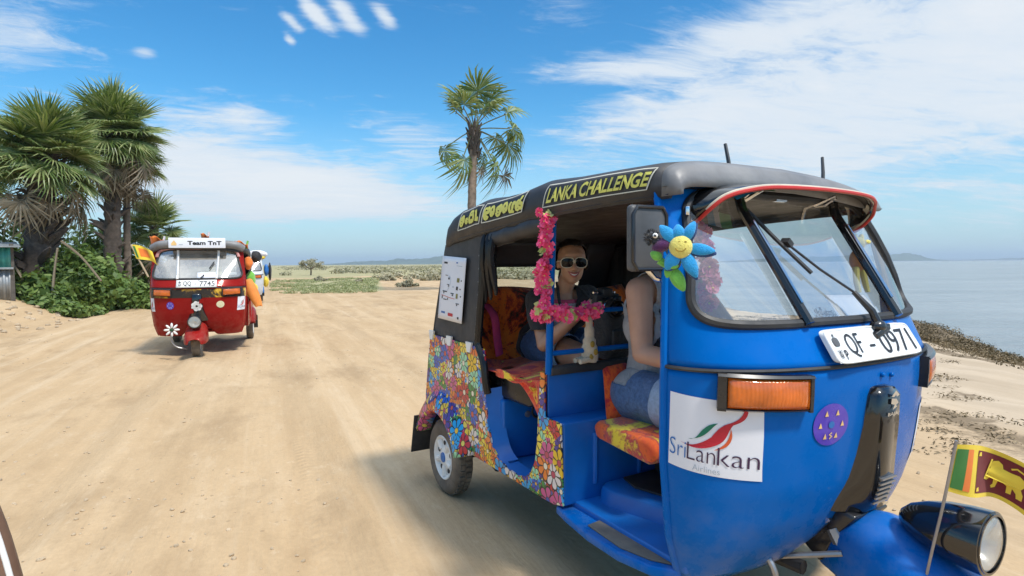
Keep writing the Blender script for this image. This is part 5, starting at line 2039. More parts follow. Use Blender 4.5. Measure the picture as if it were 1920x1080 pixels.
# paper inside the windscreen
pin = bil(((-.036, 1.218), (.176, 1.21), (.235, 1.125), (-.036, 1.130)))
mb = MB()
mb.grid(lambda a, b: cowl(*pin(a, b), -.022), 8, 5)
pp = mb.build('windscreen_paper', PAPER, tuk, solid=-.001)
mb = MB()
for a0, a1 in ((.14, .17), (.19, .22), (.48, .56), (.57, .70), (.715, .80), (.82, .93)):
    put_poly(mb, [(a0, .09), (a1, .09), (a1, .135), (a0, .135)], lambda a, b: cowl(*pin(a, b), -.018))
mb.build('paper_print', INKG, pp, smooth=False)
# dashboard and handlebar
mb = MB()
mb.grid(lambda a, b: Vector((cowl(-.8 + 1.6 * a, 1.06).x - .03 - .10 * b, cowl(-.8 + 1.6 * a, 1.06).y * (1 - .05 - .10 * b), 1.065 - .05 * b)), 24, 4)
mb.build('dashboard', BLACKM, tuk, solid=.03)
mb = MB()
mb.tube([(1.72, -.30, .97), (1.70, -.16, .985), (1.76, -.07, .98), (1.76, .07, .98), (1.70, .20, .985), (1.70, .26, .97)], .014, 8)
mb.tube([(1.77, 0, .98), (1.90, 0, .5)], .022, 8)
mb.build('handlebar', BLACKM, tuk)
# things round the fork: hanging cable, crash bar, bracket
mb = MB()
mb.tube(smoothline([(1.83, -.275, .355), (1.86, -.275, .345), (1.885, -.27, .30), (1.885, -.262, .22)], 5), .011, 8)
mb.build('brake_cable', STEEL, tuk)
mb = MB()
mb.tube([(1.80, -.20, .30), (2.02, -.12, .385)], .010, 8)
mb.build('stay_rod', STEEL, tuk)
mb = MB()
mb.tube([(1.80, .20, .30), (2.02, .12, .385)], .010, 8)
mb.build('stay_rod', STEEL, tuk)
mb = MB()
mb.prism([(1.86, .36), (1.99, .52), (2.05, .505), (1.99, .43), (1.93, .31)], lambda a, b, t: Vector((a, t, b)), -.10, .10)
mb.build('fork_shroud', BLACKP, tuk, bevel=.012)
mb = MB()
mb.box((1.95, -.115, .47), (.05, .012, .03), Matrix.Rotation(R(-40), 3, 'Y'))
mb.box((2.035, -.02, .517), (.02, .05, .010))
mb.box((2.035, .07, .517), (.02, .05, .010))
mb.build('fork_bracket', CHROME, tuk)
mb = MB()
mb.tube([(2.215, -.17, .315), (2.245, -.175, .33), (2.27, -.17, .30)], .012, 8)
mb.build('axle_bolt', STEEL, tuk)
# underbody: engine, axle, chassis rails seen in the shade
mb = MB()
mb.tube([(0.0, -.54, .204), (0.0, .54, .204)], .028, 10)
mb.box((.15, 0, .25), (.45, .5, .16))
mb.tube([(.3, -.28, .29), (1.9, -.14, .29)], .025, 8)
mb.tube([(.3, .28, .29), (1.9, .14, .29)], .025, 8)
mb.tube([(.28, -.50, .28), (.45, -.52, .26)], .02, 8)
mb.build('chassis', BLACKM, tuk)

# ---- roof lettering
lt_fn = lambda a, b: roof_side(1.075 + .60 * a, .20 + .50 * b, .007)
mb = MB()
put_text(mb, 'LANKA CHALLENGE', lt_fn, .035, .16, .955, .84, .030, .025, 0)
for pts in ([(.0, .0), (.955, .0), (1.0, 1.0), (.04, 1.0), (0, 0)],):
    put_stroke(mb, pts, .05, lt_fn, 1, asp=5.0, dense=True)
mb.build('roof_lettering', [YELLOW, CREAML], tuk, smooth=False)


def arc(cx, cy, rx, ry, a0, a1, n=9):
    return [(cx + rx * math.cos(R(a0 + (a1 - a0) * i / n)), cy + ry * math.sin(R(a0 + (a1 - a0) * i / n))) for i in range(n + 1)]


# rounded island script: each glyph as pen strokes in a unit box
GLY = {
    'la': [arc(.42, .42, .34, .36, 160, -170), arc(.30, .48, .13, .16, 0, 330), arc(.72, .55, .22, .30, -60, 150)],
    'n_': [arc(.5, .35, .18, .2, 0, 350)],
    'ka': [arc(.30, .40, .26, .34, 60, 350), arc(.72, .40, .24, .34, -170, 150), arc(.52, .82, .30, .14, 200, -20)],
    'aa': [[(.25, .95), (.45, .6), (.40, .1), (.70, .05), (.78, .35)]],
    'ca': [arc(.45, .45, .40, .42, 40, 330), arc(.55, .40, .18, .20, 0, 330), arc(.78, .70, .18, .20, -120, 110)],
    'e_': [arc(.45, .55, .30, .36, -60, 250), arc(.38, .35, .14, .16, 0, 330)],
    'na': [arc(.35, .45, .28, .38, 90, 380), arc(.78, .42, .18, .34, 190, 20), [(.18, .1), (.9, .02)]],
    'ja': [arc(.40, .40, .34, .36, 20, 340), arc(.44, .42, .12, .14, 0, 330), [(.72, .75), (.95, 1.0)], arc(.86, .3, .14, .22, 160, -120)],
}


def script_word(mb, word, fn, a0, a1, b0, b1, w, mi):
    x = a0
    d = (a1 - a0) / len(word)
    for gl in word:
        for st in GLY[gl]:
            put_stroke(mb, [(x + d * (.04 + .92 * p), b0 + (b1 - b0) * q) for p, q in st], w, fn, mi, asp=4.2)
        x += d


sf = lambda a, b: roof_side(.25 + .68 * a, .24 + .46 * b, .007)
mb = MB()
script_word(mb, ['la', 'n_', 'ka', 'aa'], sf, .03, .36, .15, .82, .13, 0)
script_word(mb, ['ca', 'e_', 'la', 'e_', 'na', 'ja'], sf, .43, .97, .12, .86, .13, 0)
put_stroke(mb, [(0, .0), (.365, .0), (.40, .98), (.05, .98), (0, 0)], .055, sf, 1, asp=4.2, dense=True)
put_stroke(mb, [(.405, .0), (.965, .0), (1.01, 1.02), (.44, 1.02), (.405, 0)], .055, sf, 1, asp=4.2, dense=True)
mb.build('roof_lettering', [YELLOW, CREAML], tuk, smooth=False)

# ---- poster on the quarter canvas
pq = bil(((.030, 1.366), (.338, 1.349), (.270, 1.002), (-.048, 1.010)))
pfn = lambda a, b, off=.002: Vector((pq(a, b)[0], -.6325 - off - .004 * math.sin(a * 3.14) * math.sin(b * 5), pq(a, b)[1]))
mb = MB()
mb.grid(lambda a, b: pfn(a, b), 8, 12)
po = mb.build('poster', PAPER, tuk, solid=-.001)
PMAT = [INK, INKB, INKG, mat('olive_ink', (.22, .20, .05), .6), INKR, INKO]
q = lambda a, b: pfn(a, b, .0045)
for (a, b, w, h, mi) in ((.10, .885, .14, .028, 0), (.60, .905, .07, .02, 1), (.62, .865, .25, .008, 2), (.20, .70, .10, .010, 0), (.33, .645, .06, .03, 0), (.70, .62, .10, .065, 3), (.86, .64, .04, .02, 0), (.30, .56, .10, .010, 0), (.36, .53, .03, .04, 0), (.55, .53, .05, .02, 2), (.70, .50, .07, .055, 0), (.84, .51, .04, .02, 0), (.14, .445, .20, .016, 0), (.18, .415, .04, .04, 0), (.50, .43, .13, .014, 0), (.56, .40, .05, .025, 0), (.72, .37, .07, .075, 3), (.88, .40, .04, .02, 0), (.12, .33, .04, .05, 0), (.20, .32, .16, .014, 0), (.38, .325, .03, .035, 0), (.74, .285, .12, .014, 0), (.76, .26, .04, .02, 0), (.14, .10, .17, .03, 1), (.44, .075, .20, .05, 4), (.82, .055, .06, .035, 0)):
    mb = MB()
    put_poly(mb, [(a, b), (a + w, b), (a + w, b + h), (a, b + h)], q, 0)
    mb.build('printed_mark', PMAT[mi], po, smooth=False)
mb = MB()
put_stroke(mb, [(.33, .70), (.42, .68), (.45, .60), (.40, .52), (.34, .47)], .008, q, 0, asp=.9)
mb.build('printed_route', INKG, po, smooth=False)
mb = MB()
put_stroke(mb, [(.10, .39), (.48, .365), (.68, .36)], .008, q, 0, asp=.9)
mb.build('printed_route', INKO, po, smooth=False)


# ================================================================== PEOPLE
TUKM = Matrix.Translation((0.146, 3.65, 0.0)) @ Matrix.Rotation(R(-60), 4, 'Z')


def skin_mat(name, col):
    m, t, b = new_mat(name)
    co = t.objco()
    c = t.ramp(t.noise(co, 14.0, 4.0), [(0.3, tuple(x * 0.9 for x in col)), (0.7, tuple(min(1, x * 1.08) for x in col))])
    c = t.mix(t.mapr(t.noise(co, 5.0, 2.0), 0.5, 0.7, 0, .25), c, (col[0] * 1.02, col[1] * 0.82, col[2] * 0.75))
    t.put(b.inputs['Base Color'], c)
    b.inputs['Roughness'].default_value = 0.48
    b.inputs['Subsurface Weight'].default_value = 0.12
    b.inputs['Subsurface Radius'].default_value = (0.012, 0.005, 0.003)
    b.inputs['Subsurface Scale'].default_value = 1.0
    t.put(b.inputs['Normal'], t.bump(t.noise(co, 180.0, 2.0), 0.08, 0.002))
    return m


def cloth_mat(name, col, var=0.12, bump=0.35, scale=30.0, rough=0.9):
    m, t, b = new_mat(name)
    co = t.objco()
    c = t.ramp(t.noise(co, scale, 4.0, 0.7), [(0.3, tuple(x * (1 - var) for x in col)), (0.7, tuple(min(1, x * (1 + var)) for x in col))])
    t.put(b.inputs['Base Color'], c)
    b.inputs['Roughness'].default_value = rough
    b.inputs['Sheen Weight'].default_value = 0.15
    fold = t.noise(co, 13.0, 3.0, 0.55, 1.0)
    weave = t.noise(co, 420.0, 2.0)
    t.put(b.inputs['Normal'], t.bump(t.m('ADD', fold, t.m('MULTIPLY', weave, 0.12)), bump, 0.03))
    return m


SKIN1 = skin_mat('skin_tanned', (0.52, 0.29, 0.19))
SKIN2 = skin_mat('skin_fair', (0.55, 0.31, 0.21))
GREYC = cloth_mat('grey_jersey', (0.36, 0.36, 0.37), 0.12, 0.6)
DENIM = cloth_mat('blue_denim', (0.075, 0.145, 0.29), 0.35, 0.5, 60.0)
DENIML = cloth_mat('pale_denim_cuff', (0.30, 0.40, 0.55), 0.2, 0.4, 60.0)
JACK = cloth_mat('charcoal_jacket', (0.028, 0.028, 0.032), 0.2, 0.6)
WHITEC = cloth_mat('white_cotton', (0.70, 0.69, 0.72), 0.05, 0.4)
PINKC = cloth_mat('pink_cotton', (0.62, 0.09, 0.18), 0.1, 0.3)
BLACKC = cloth_mat('black_nylon', (0.012, 0.012, 0.014), 0.2, 0.5, 20, 0.6)
HAIR = mat('dark_brown_hair', (0.020, 0.013, 0.009), 0.45, var=0.4, scale=60, bump=0.6, bscale=120)
HAIR2 = mat('brown_hair', (0.06, 0.035, 0.02), 0.45, var=0.4, scale=60, bump=0.6, bscale=120)
TEETH = mat('teeth', (0.75, 0.72, 0.66), 0.3, var=0.03)
LIPS = mat('lips', (0.46, 0.15, 0.13), 0.4, var=0.08)


class Body:
    """limb segments (tapered capsules and ellipsoids) fused into one continuous skin"""

    def __init__(s):
        s.mb = MB()
        s.seg = []

    def cap(s, a, ra, b, rb, tagname, n=14):
        a, b = Vector(a), Vector(b)
        d = (b - a)
        L = d.length
        d.normalize()
        x, y = frame_of(d)
        rings = []
        for t in np.linspace(-1, 0, 5)[:-1]:
            ang = t * math.pi / 2
            rings.append((a + d * (math.sin(ang) * ra), max(1e-4, math.cos(ang) * ra)))
        for t in np.linspace(0, 1, 5):
            rings.append((a + d * L * t, ra + (rb - ra) * t))
        for t in np.linspace(0, 1, 5)[1:]:
            ang = t * math.pi / 2
            rings.append((b + d * (math.sin(ang) * rb), max(1e-4, math.cos(ang) * rb)))
        s.mb.loft([[c + (x * math.cos(2 * math.pi * k / n) + y * math.sin(2 * math.pi * k / n)) * r for k in range(n)] for c, r in rings], True, True, True)
        s.seg.append((tagname, np.array(a), np.array(b), ra, rb))
        return s

    def chain(s, pts, rs, tagname):
        for i in range(len(pts) - 1):
            s.cap(pts[i], rs[i], pts[i + 1], rs[i + 1], tagname)
        return s

    def ell(s, c, r, tagname, rot=None):
        s.mb.sphere(c, r, 20, 14, 0, rot)
        c = np.array(c, float)
        s.seg.append((tagname, c, c + 1e-5, min(r), min(r)))
        return s

    def hand(s, wrist, fdir, palm_n, scale=1.0, curl=0.6, thumb_side=1, tagname='hand'):
        w = Vector(wrist)
        f = Vector(fdir).normalized()
        n = Vector(palm_n)
        n = (n - f * n.dot(f)).normalized()
        sd = f.cross(n) * thumb_side
        k = scale
        pc = w + f * 0.045 * k
        for q in (-.026, -.009, .009, .026):
            s.cap(w + f * .012 * k + sd * q * .7 * k, .014 * k, w + f * .085 * k + sd * q * k, .0125 * k, tagname)
        for q, ln in ((.030, .068), (.010, .078), (-.010, .072), (-.029, .056)):
            p = w + f * .088 * k + sd * q * k
            dirs = [f * math.cos(curl * j) + n * math.sin(curl * j) for j in (.35, 1.0, 1.7)]
            for j, (dd, fr) in enumerate(zip(dirs, (.45, .32, .23))):
                e = p + dd * ln * fr * k
                s.cap(p, (.0095 - .0009 * j) * k, e, (.0088 - .0009 * j) * k, tagname, 8)
                p = e
        t0 = w + f * .022 * k + sd * .028 * k
        t1 = t0 + (f * .6 + sd * .75 + n * .25).normalized() * .040 * k
        t2 = t1 + (f * .85 + sd * .1 + n * .5).normalized() * .032 * k
        s.cap(t0, .0145 * k, t1, .0105 * k, tagname, 8)
        s.cap(t1, .0105 * k, t2, .0085 * k, tagname, 8)
        return s

    def fuse(s, name, m, vox=0.0065, smooth=6):
        me = s.mb.mesh(name)
        o = bpy.data.objects.new(name, me)
        COL.objects.link(o)
        md = o.modifiers.new('r', 'REMESH')
        md.mode = 'VOXEL'
        md.voxel_size = vox
        md.use_smooth_shade = True
        sm = o.modifiers.new('s', 'SMOOTH')
        sm.factor = 0.5
        sm.iterations = smooth
        dg = bpy.context.evaluated_depsgraph_get()
        me2 = bpy.data.meshes.new_from_object(o.evaluated_get(dg))
        bpy.data.objects.remove(o)
        me2.name = name
        me2.materials.clear()
        me2.materials.append(m)
        o = bpy.data.objects.new(name, me2)
        COL.objects.link(o)
        n = len(me2.vertices)
        V = np.empty(n * 3)
        me2.vertices.foreach_get('co', V)
        s.V = V.reshape(-1, 3)
        N = np.empty(n * 3)
        me2.vertices.foreach_get('normal', N)
        s.N = N.reshape(-1, 3)
        best = np.full(n, 1e9)
        s.lab = np.zeros(n, int)
        s.par = np.zeros(n)
        s.tags = [q[0] for q in s.seg]
        for i, (tg, a, b, ra, rb) in enumerate(s.seg):
            ab = b - a
            t = np.clip(((s.V - a) @ ab) / (ab @ ab), 0, 1)
            d = np.linalg.norm(s.V - a - t[:, None] * ab, axis=1) - (ra + (rb - ra) * t)
            up = d < best
            best[up] = d[up]
            s.lab[up] = i
            s.par[up] = t[up]
        s.me = me2
        s.o = o
        return o

    def wear(s, name, m, pred, off, parent, wrinkle=0.004, wf=26.0, solid=0.003):
        """cloth that follows the body: the faces whose corners pass pred, lifted off the skin"""
        tg = np.array([hash_tag(s.tags[i]) for i in s.lab])
        ok = pred(s.V, np.array([s.tags[i] for i in s.lab], dtype=object), s.par)
        F = [tuple(p.vertices) for p in s.me.polygons]
        F = [f for f in F if all(ok[i] for i in f)]
        used = sorted({i for f in F for i in f})
        mp = {i: k for k, i in enumerate(used)}
        P = s.V[used] + s.N[used] * off
        if wrinkle:
            w = np.sin(P[:, 2] * wf * 2.0 + 3.2 * np.sin(P[:, 1] * wf * .55) + 2.6 * np.sin(P[:, 0] * wf * .5)) * (0.55 + 0.45 * np.sin(P[:, 0] * wf * .7 + P[:, 1] * wf * .4))
            P = P + s.N[used] * (w[:, None] * wrinkle)
        me = bpy.data.meshes.new(name)
        me.from_pydata([tuple(p) for p in P], [], [tuple(mp[i] for i in f) for f in F])
        me.materials.append(m)
        me.shade_smooth()
        o = bpy.data.objects.new(name, me)
        COL.objects.link(o)
        o.parent = parent
        sm = o.modifiers.new('s', 'SMOOTH')
        sm.factor = 0.5
        sm.iterations = 3
        if solid:
            md = o.modifiers.new('solid', 'SOLIDIFY')
            md.thickness = solid
            md.offset = 1
        return o


def hash_tag(t):
    return 0


def head(B, c, face, tilt=0.0, k=1.0):
    """skull, jaw, nose, brow, ears and cheeks; face = the way it looks. Returns axes."""
    f = Vector(face).normalized()
    up = Vector((0, 0, 1))
    f = (f + up * tilt).normalized()
    rt = f.cross(up).normalized()
    up = rt.cross(f).normalized()
    c = Vector(c)
    M3 = Matrix((f, -rt, up)).transposed()

    def q(a, b, h):
        return c + (f * a + rt * b + up * h) * k
    B.ell(q(-.008, 0, .032), (.096 * k, .076 * k, .088 * k), 'head', M3)
    B.ell(q(.018, 0, -.030), (.070 * k, .061 * k, .078 * k), 'face', M3)
    B.ell(q(.046, 0, -.082), (.030 * k, .032 * k, .024 * k), 'face', M3)
    B.ell(q(.060, 0, .048), (.030 * k, .052 * k, .028 * k), 'face', M3)
    for sg in (-1, 1):
        B.ell(q(.050, sg * .036, -.018), (.026 * k, .024 * k, .024 * k), 'face', M3)
        B.ell(q(-.012, sg * .074, -.006), (.017 * k, .008 * k, .028 * k), 'face', M3)
    B.cap(q(.082, 0, .018), .010 * k, q(.104, 0, -.018), .0125 * k, 'face', 10)
    B.ell(q(.092, .010, -.022), (.012 * k, .009 * k, .009 * k), 'face', M3)
    B.ell(q(.092, -.010, -.022), (.012 * k, .009 * k, .009 * k), 'face', M3)
    B.ell(q(.076, 0, -.052), (.018 * k, .028 * k, .016 * k), 'face', M3)
    return q, f, rt, up, M3


# ------------------------------------------------------------------ passenger with sunglasses
B = Body()
pel, ch, nb = Vector((.30, -.10, .88)), Vector((.47, -.16, 1.04)), Vector((.575, -.19, 1.165))
hc = Vector((.650, -.192, 1.318))
B.chain([pel, pel * .5 + ch * .5, ch], [.125, .108, .118], 'torso')
B.cap(pel + Vector((0, -.07, -.01)), .11, pel + Vector((0, .07, -.01)), .11, 'hips')
B.cap(ch + Vector((.015, -.055, .0)), .098, ch + Vector((.015, .055, .02)), .098, 'torso')
shR, shL = Vector((.555, -.335, 1.125)), Vector((.575, -.035, 1.135))
B.cap(shR + Vector((0, .04, .0)), .052, shL - Vector((0, .04, .0)), .052, 'shoulder')
B.cap(ch + Vector((.02, 0, .04)), .095, nb - Vector((0, 0, .03)), .055, 'torso')
B.cap(nb - Vector((.015, 0, .02)), .047, hc + Vector((-.02, 0, -.05)), .043, 'neck')
q, f, rt, up, M3 = head(B, hc, (math.cos(R(-27)), math.sin(R(-27)), -.06), 0.0, 0.94)
elR, wrR = Vector((.70, -.395, .925)), Vector((.865, -.300, 1.085))
B.chain([shR, shR * .5 + elR * .5, elR], [.050, .043, .036], 'arm_upper')
B.chain([elR, elR * .55 + wrR * .45, wrR], [.037, .034, .025], 'arm')
B.hand(wrR, (.20, .55, .55), (.5, .3, -.55), .95, .55, 1)
elL, wrL = Vector((.75, .06, .93)), Vector((.895, -.115, 1.050))
B.chain([shL, shL * .5 + elL * .5, elL], [.050, .043, .036], 'arm_upper')
B.chain([elL, elL * .5 + wrL * .5, wrL], [.037, .034, .025], 'arm')
B.hand(wrL, (.35, -.6, .55), (.5, .1, .6), .95, .6, -1)
for hp, kn, ft in ((Vector((.34, -.185, .865)), Vector((.80, -.235, .865)), Vector((.90, -.22, .44))), (Vector((.34, -.02, .865)), Vector((.82, -.03, .870)), Vector((.92, -.05, .44)))):
    B.chain([hp, hp * .5 + kn * .5, kn], [.098, .082, .058], 'thigh')
    B.chain([kn, kn * .68 + ft * .32, ft], [.056, .055, .036], 'shin')
    B.cap(ft, .036, ft + Vector((.14, -.03, -.055)), .03, 'foot')
woman = B.fuse('person', SKIN1, 0.0058, 5)
woman.matrix_world = TUKM
tag(woman, 'smiling passenger in sunglasses and dark jacket sitting on the rear bench', 'person', 'people riding the blue three-wheeler')
cen = np.array(ch)


def midline(V):
    # distance to the right-hand side of the body from the line between the shoulders' middle and the pelvis
    fx = np.array([math.cos(R(-24)), math.sin(R(-24)), 0])
    sx = np.array([-fx[1], fx[0], 0])
    ctr = np.array(pel)[None, :] + (V[:, 2:3] - pel.z) / (nb.z - pel.z) * (np.array(nb) - np.array(pel))[None, :]
    d = V - ctr
    return d @ sx, d @ fx


def is_in(T, names):
    return np.array([t in names for t in T])


def p_top(V, T, p):
    s_, f_ = midline(V)
    return is_in(T, ('torso', 'hips', 'shoulder')) & (V[:, 2] < 1.125 + 0.0 * s_) & (V[:, 2] > .86)


def p_jacket(V, T, p):
    s_, f_ = midline(V)
    return (is_in(T, ('torso', 'hips', 'shoulder')) & ((np.abs(s_ + .012) > .066) | (f_ < .0)) & (V[:, 2] < 1.185)) | (is_in(T, ('arm_upper',)) & (p < 2) & (V[:, 2] > .985))


B.wear('top', WHITEC, p_top, .006, woman)
B.wear('jacket', JACK, p_jacket, .017, woman, .006)
B.wear('top_trim', PINKC, lambda V, T, p: is_in(T, ('torso', 'shoulder')) & (V[:, 2] > 1.112) & (V[:, 2] < 1.138) & (midline(V)[1] > .02) & (np.abs(midline(V)[0]) < .075), .010, woman, 0)
B.wear('shorts', DENIM, lambda V, T, p: is_in(T, ('hips',)) & (V[:, 2] < .93) | is_in(T, ('thigh',)) & (V[:, 0] < .62), .012, woman, .004)
B.wear('shorts_cuff', DENIML, lambda V, T, p: is_in(T, ('thigh',)) & (V[:, 0] > .60) & (V[:, 0] < .66), .017, woman, 0)


def hair_pred(c, f, up, lo, q=0.2):
    cv, fv, uv = np.array(c), np.array(f), np.array(up)

    def p(V, T, par):
        d = V - cv
        a, h = d @ fv, d @ uv
        return is_in(T, ('head', 'face')) & ((h > .062 + a * .35) | ((a < -.012) & (h > lo)))
    return p


B.wear('hair', HAIR, hair_pred(hc, f, up, -.075), .012, woman, .004, 60)
mb = MB()
mb.sphere(q(-.105, 0, .02), (.045, .045, .045), 14, 10)
mb.tube([q(-.09, .02, -.02), q(-.11, .03, -.09), q(-.09, .04, -.15)], [.03, .03, .012], 8)
mb.build('hair_bun', HAIR, woman)
# sunglasses
SGW = mat('cream_spectacle_frame', (0.68, 0.62, 0.50), 0.3)
SGL = mat('dark_spectacle_lens', (0.006, 0.006, 0.007), 0.12, spec=0.25)
sg_root = MB()
for sg in (-1, 1):
    lp = []
    for i in range(25):
        a = 2 * math.pi * i / 24
        b_, h_ = math.copysign(abs(math.cos(a)) ** .75, math.cos(a)) * .033, math.copysign(abs(math.sin(a)) ** .75, math.sin(a)) * (.024 if math.sin(a) > 0 else .029)
        lp.append(q(.098 - abs(sg * .036 + b_) * .28, sg * .036 + b_, .012 + h_ - .003 * sg * math.cos(a)))
    sg_root.tube(lp, .0024, 8, False)
    sg_root.tube([q(.079, sg * .068, .018), q(.03, sg * .079, .016), q(-.012, sg * .080, .008)], .0035, 6)
sg_root.tube([q(.095, -.008, .018), q(.100, 0, .021), q(.095, .008, .018)], .0035, 6)
so = sg_root.build('sunglasses', SGW, woman)
gx = lambda i: math.copysign(abs(math.cos(2 * math.pi * i / 20)) ** .75, math.cos(2 * math.pi * i / 20))
gy = lambda i: math.copysign(abs(math.sin(2 * math.pi * i / 20)) ** .75, math.sin(2 * math.pi * i / 20))
for sg in (-1, 1):
    mb = MB()
    mb.loft([[q(.0995 - abs(sg * .036 + gx(i) * .0325 * r) * .28 + .004 * (1 - r), sg * .036 + gx(i) * .0325 * r, .012 + gy(i) * (.0235 if gy(i) > 0 else .0285) * r) for i in range(20)] for r in (1, .6, .15)], True, False, True)
    mb.build('lens', SGL, so)
# smile
mb = MB()
up_l, lo_l, te = [], [], []
for t in np.linspace(-1, 1, 11):
    b_ = t * .030
    a_ = .0965 - .020 * t * t
    up_l.append(q(a_, b_, -.047 + .009 * t * t))
    lo_l.append(q(a_ - .001, b_, -.047 + .009 * t * t - .016 * (1 - t * t)))
mb.tube(up_l, [.002 + .0022 * (1 - t * t) for t in np.linspace(-1, 1, 11)], 6)
mb.tube(lo_l, [.002 + .003 * (1 - t * t) for t in np.linspace(-1, 1, 11)], 6)
mb.build('lips', LIPS, woman)
mb = MB()
mb.loft([[p + f * -.001 for p in up_l], [p + f * .001 for p in lo_l]], closed=False)
mb.build('teeth', TEETH, woman)

# camera in her hands, strap round her neck
cm = empty('camera', (0, 0, 0), label='black camera with a zoom lens held by the passenger', cat='camera')
cc = Vector((.925, -.205, 1.135))
cf = Vector((.80, -.10, -.10)).normalized()
cs = cf.cross(Vector((0, 0, 1))).normalized()
cu = cs.cross(cf)
CM = Matrix((cs, cf, cu)).transposed()
mb = MB()
mb.box(cc, (.125, .062, .088), CM)
mb.box(cc + CM @ Vector((0, .004, .052)), (.052, .058, .034), CM)
mb.box(cc + CM @ Vector((-.052, .028, -.004)), (.032, .036, .080), CM)
mb.build('camera_body', BLACKM, cm, bevel=.007)
mb = MB()
mb.revolve([(.036, 0), (.036, .03), (.039, .034), (.039, .075), (.042, .08), (.042, .105), (.036, .105)], cc + CM @ Vector((.012, .028, -.006)), cf, 26)
mb.build('lens_barrel', BLACKP, cm)
mb = MB()
mb.revolve([(.0395, .050), (.0402, .052), (.0402, .056), (.0395, .058)], cc + CM @ Vector((.012, .028, -.006)), cf, 26)
mb.build('lens_ring', CHROME, cm)
mb = MB()
mb.sphere(cc + CM @ Vector((.012, .128, -.006)), (.035, .035, .035), 18, 10)
mb.build('front_glass', SGL, cm)
mb = MB()
for x in (-.045, .04, .055):
    mb.revolve([(.011, 0), (.011, .008), (.0, .009)], cc + CM @ Vector((x, 0, .044)), cu, 12)
mb.build('dial', CHROME, cm)
mb = MB()
mb.tube(smoothline([cc + CM @ Vector((-.065, 0, .02)), Vector((.72, -.27, 1.07)), Vector((.60, -.245, 1.20)), Vector((.55, -.19, 1.215)), Vector((.62, -.125, 1.19)), Vector((.74, -.10, 1.09)), cc + CM @ Vector((.065, 0, .02))], 6), .011, 6, flat=(1, .3))
mb.build('strap', BLACKC, cm)
cm.matrix_world = TUKM

# ------------------------------------------------------------------ driver
B = Body()
pel, ch, nb = Vector((1.20, -.155, .765)), Vector((1.215, -.15, 1.06)), Vector((1.255, -.145, 1.265))
hc = Vector((1.305, -.150, 1.425))
B.chain([pel, pel * .5 + ch * .5, ch], [.120, .100, .112], 'torso')
B.cap(pel + Vector((0, -.085, -.005)), .105, pel + Vector((0, .085, -.005)), .105, 'hips')
B.cap(ch + Vector((.02, -.07, -.01)), .092, ch + Vector((.02, .07, -.01)), .092, 'torso')
B.cap(ch + Vector((.0, -.06, .06)), .085, ch + Vector((.0, .06, .06)), .085, 'torso')
shR, shL = Vector((1.275, -.305, 1.205)), Vector((1.275, .015, 1.205))
B.cap(shR + Vector((-.01, .045, .0)), .056, shL + Vector((-.01, -.045, .0)), .056, 'shoulder')
B.cap(nb - Vector((.02, 0, .05)), .056, hc + Vector((-.02, 0, -.05)), .046, 'neck')
B.cap(shR + Vector((-.01, .04, .015)), .045, nb - Vector((.01, 0, .02)), .045, 'trapezius')
B.cap(shL + Vector((-.01, -.04, .015)), .045, nb - Vector((.01, 0, .02)), .045, 'trapezius')
q, f, rt, up, M3 = head(B, hc, (1, -.12, -.05), 0.0, 0.97)
elR, wrR = Vector((1.315, -.325, .955)), Vector((1.545, -.285, .935))
B.chain([shR, shR * .55 + elR * .45, elR], [.057, .050, .041], 'arm_upper')
B.chain([elR, elR * .6 + wrR * .4, wrR], [.042, .040, .027], 'arm')
B.hand(wrR, (.95, .1, .12), (.1, 0, -1), 1.0, .75, -1)
elL, wrL = Vector((1.44, .055, 1.02)), Vector((1.60, .175, .965))
B.chain([shL, shL * .55 + elL * .45, elL], [.057, .050, .041], 'arm_upper')
B.chain([elL, elL * .6 + wrL * .4, wrL], [.042, .040, .027], 'arm')
B.hand(wrL, (.8, .4, .1), (.1, 0, -1), 1.0, .75, 1)
for hp, kn, ft in ((Vector((1.22, -.245, .755)), Vector((1.60, -.275, .775)), Vector((1.66, -.25, .48))), (Vector((1.22, -.065, .755)), Vector((1.60, -.02, .775)), Vector((1.66, .0, .48)))):
    B.chain([hp, hp * .5 + kn * .5, kn], [.098, .085, .060], 'thigh')
    B.chain([kn, kn * .68 + ft * .32, ft], [.058, .056, .038], 'shin')
    B.cap(ft, .036, ft + Vector((.11, 0, -.035)), .03, 'foot')
driver = B.fuse('person', SKIN2, 0.0062, 6)
driver.matrix_world = TUKM
tag(driver, 'driver in a grey tank top and denim shorts on the orange front seat', 'person', 'people riding the blue three-wheeler')


def p_tank(V, T, p):
    y = V[:, 1] + .15
    strap = (np.abs(np.abs(y) - .085) < .030)
    body = is_in(T, ('torso', 'hips')) & (V[:, 2] > .78) & (V[:, 2] < 1.175)
    arm_cut = np.hypot((V[:, 0] - 1.275) / .085, (V[:, 2] - 1.20) / .135) < 1.0
    side = np.abs(y) > .125
    upper = is_in(T, ('shoulder', 'trapezius', 'torso')) & (V[:, 2] >= 1.165) & strap
    neckline = (V[:, 2] > 1.13) & (np.abs(y) < .06) & (V[:, 0] > 1.25)
    return ((body & ~(arm_cut & side)) & ~neckline) | upper | (is_in(T, ('shoulder',)) & (V[:, 2] < 1.20) & (np.abs(y) < .125) & ~neckline)


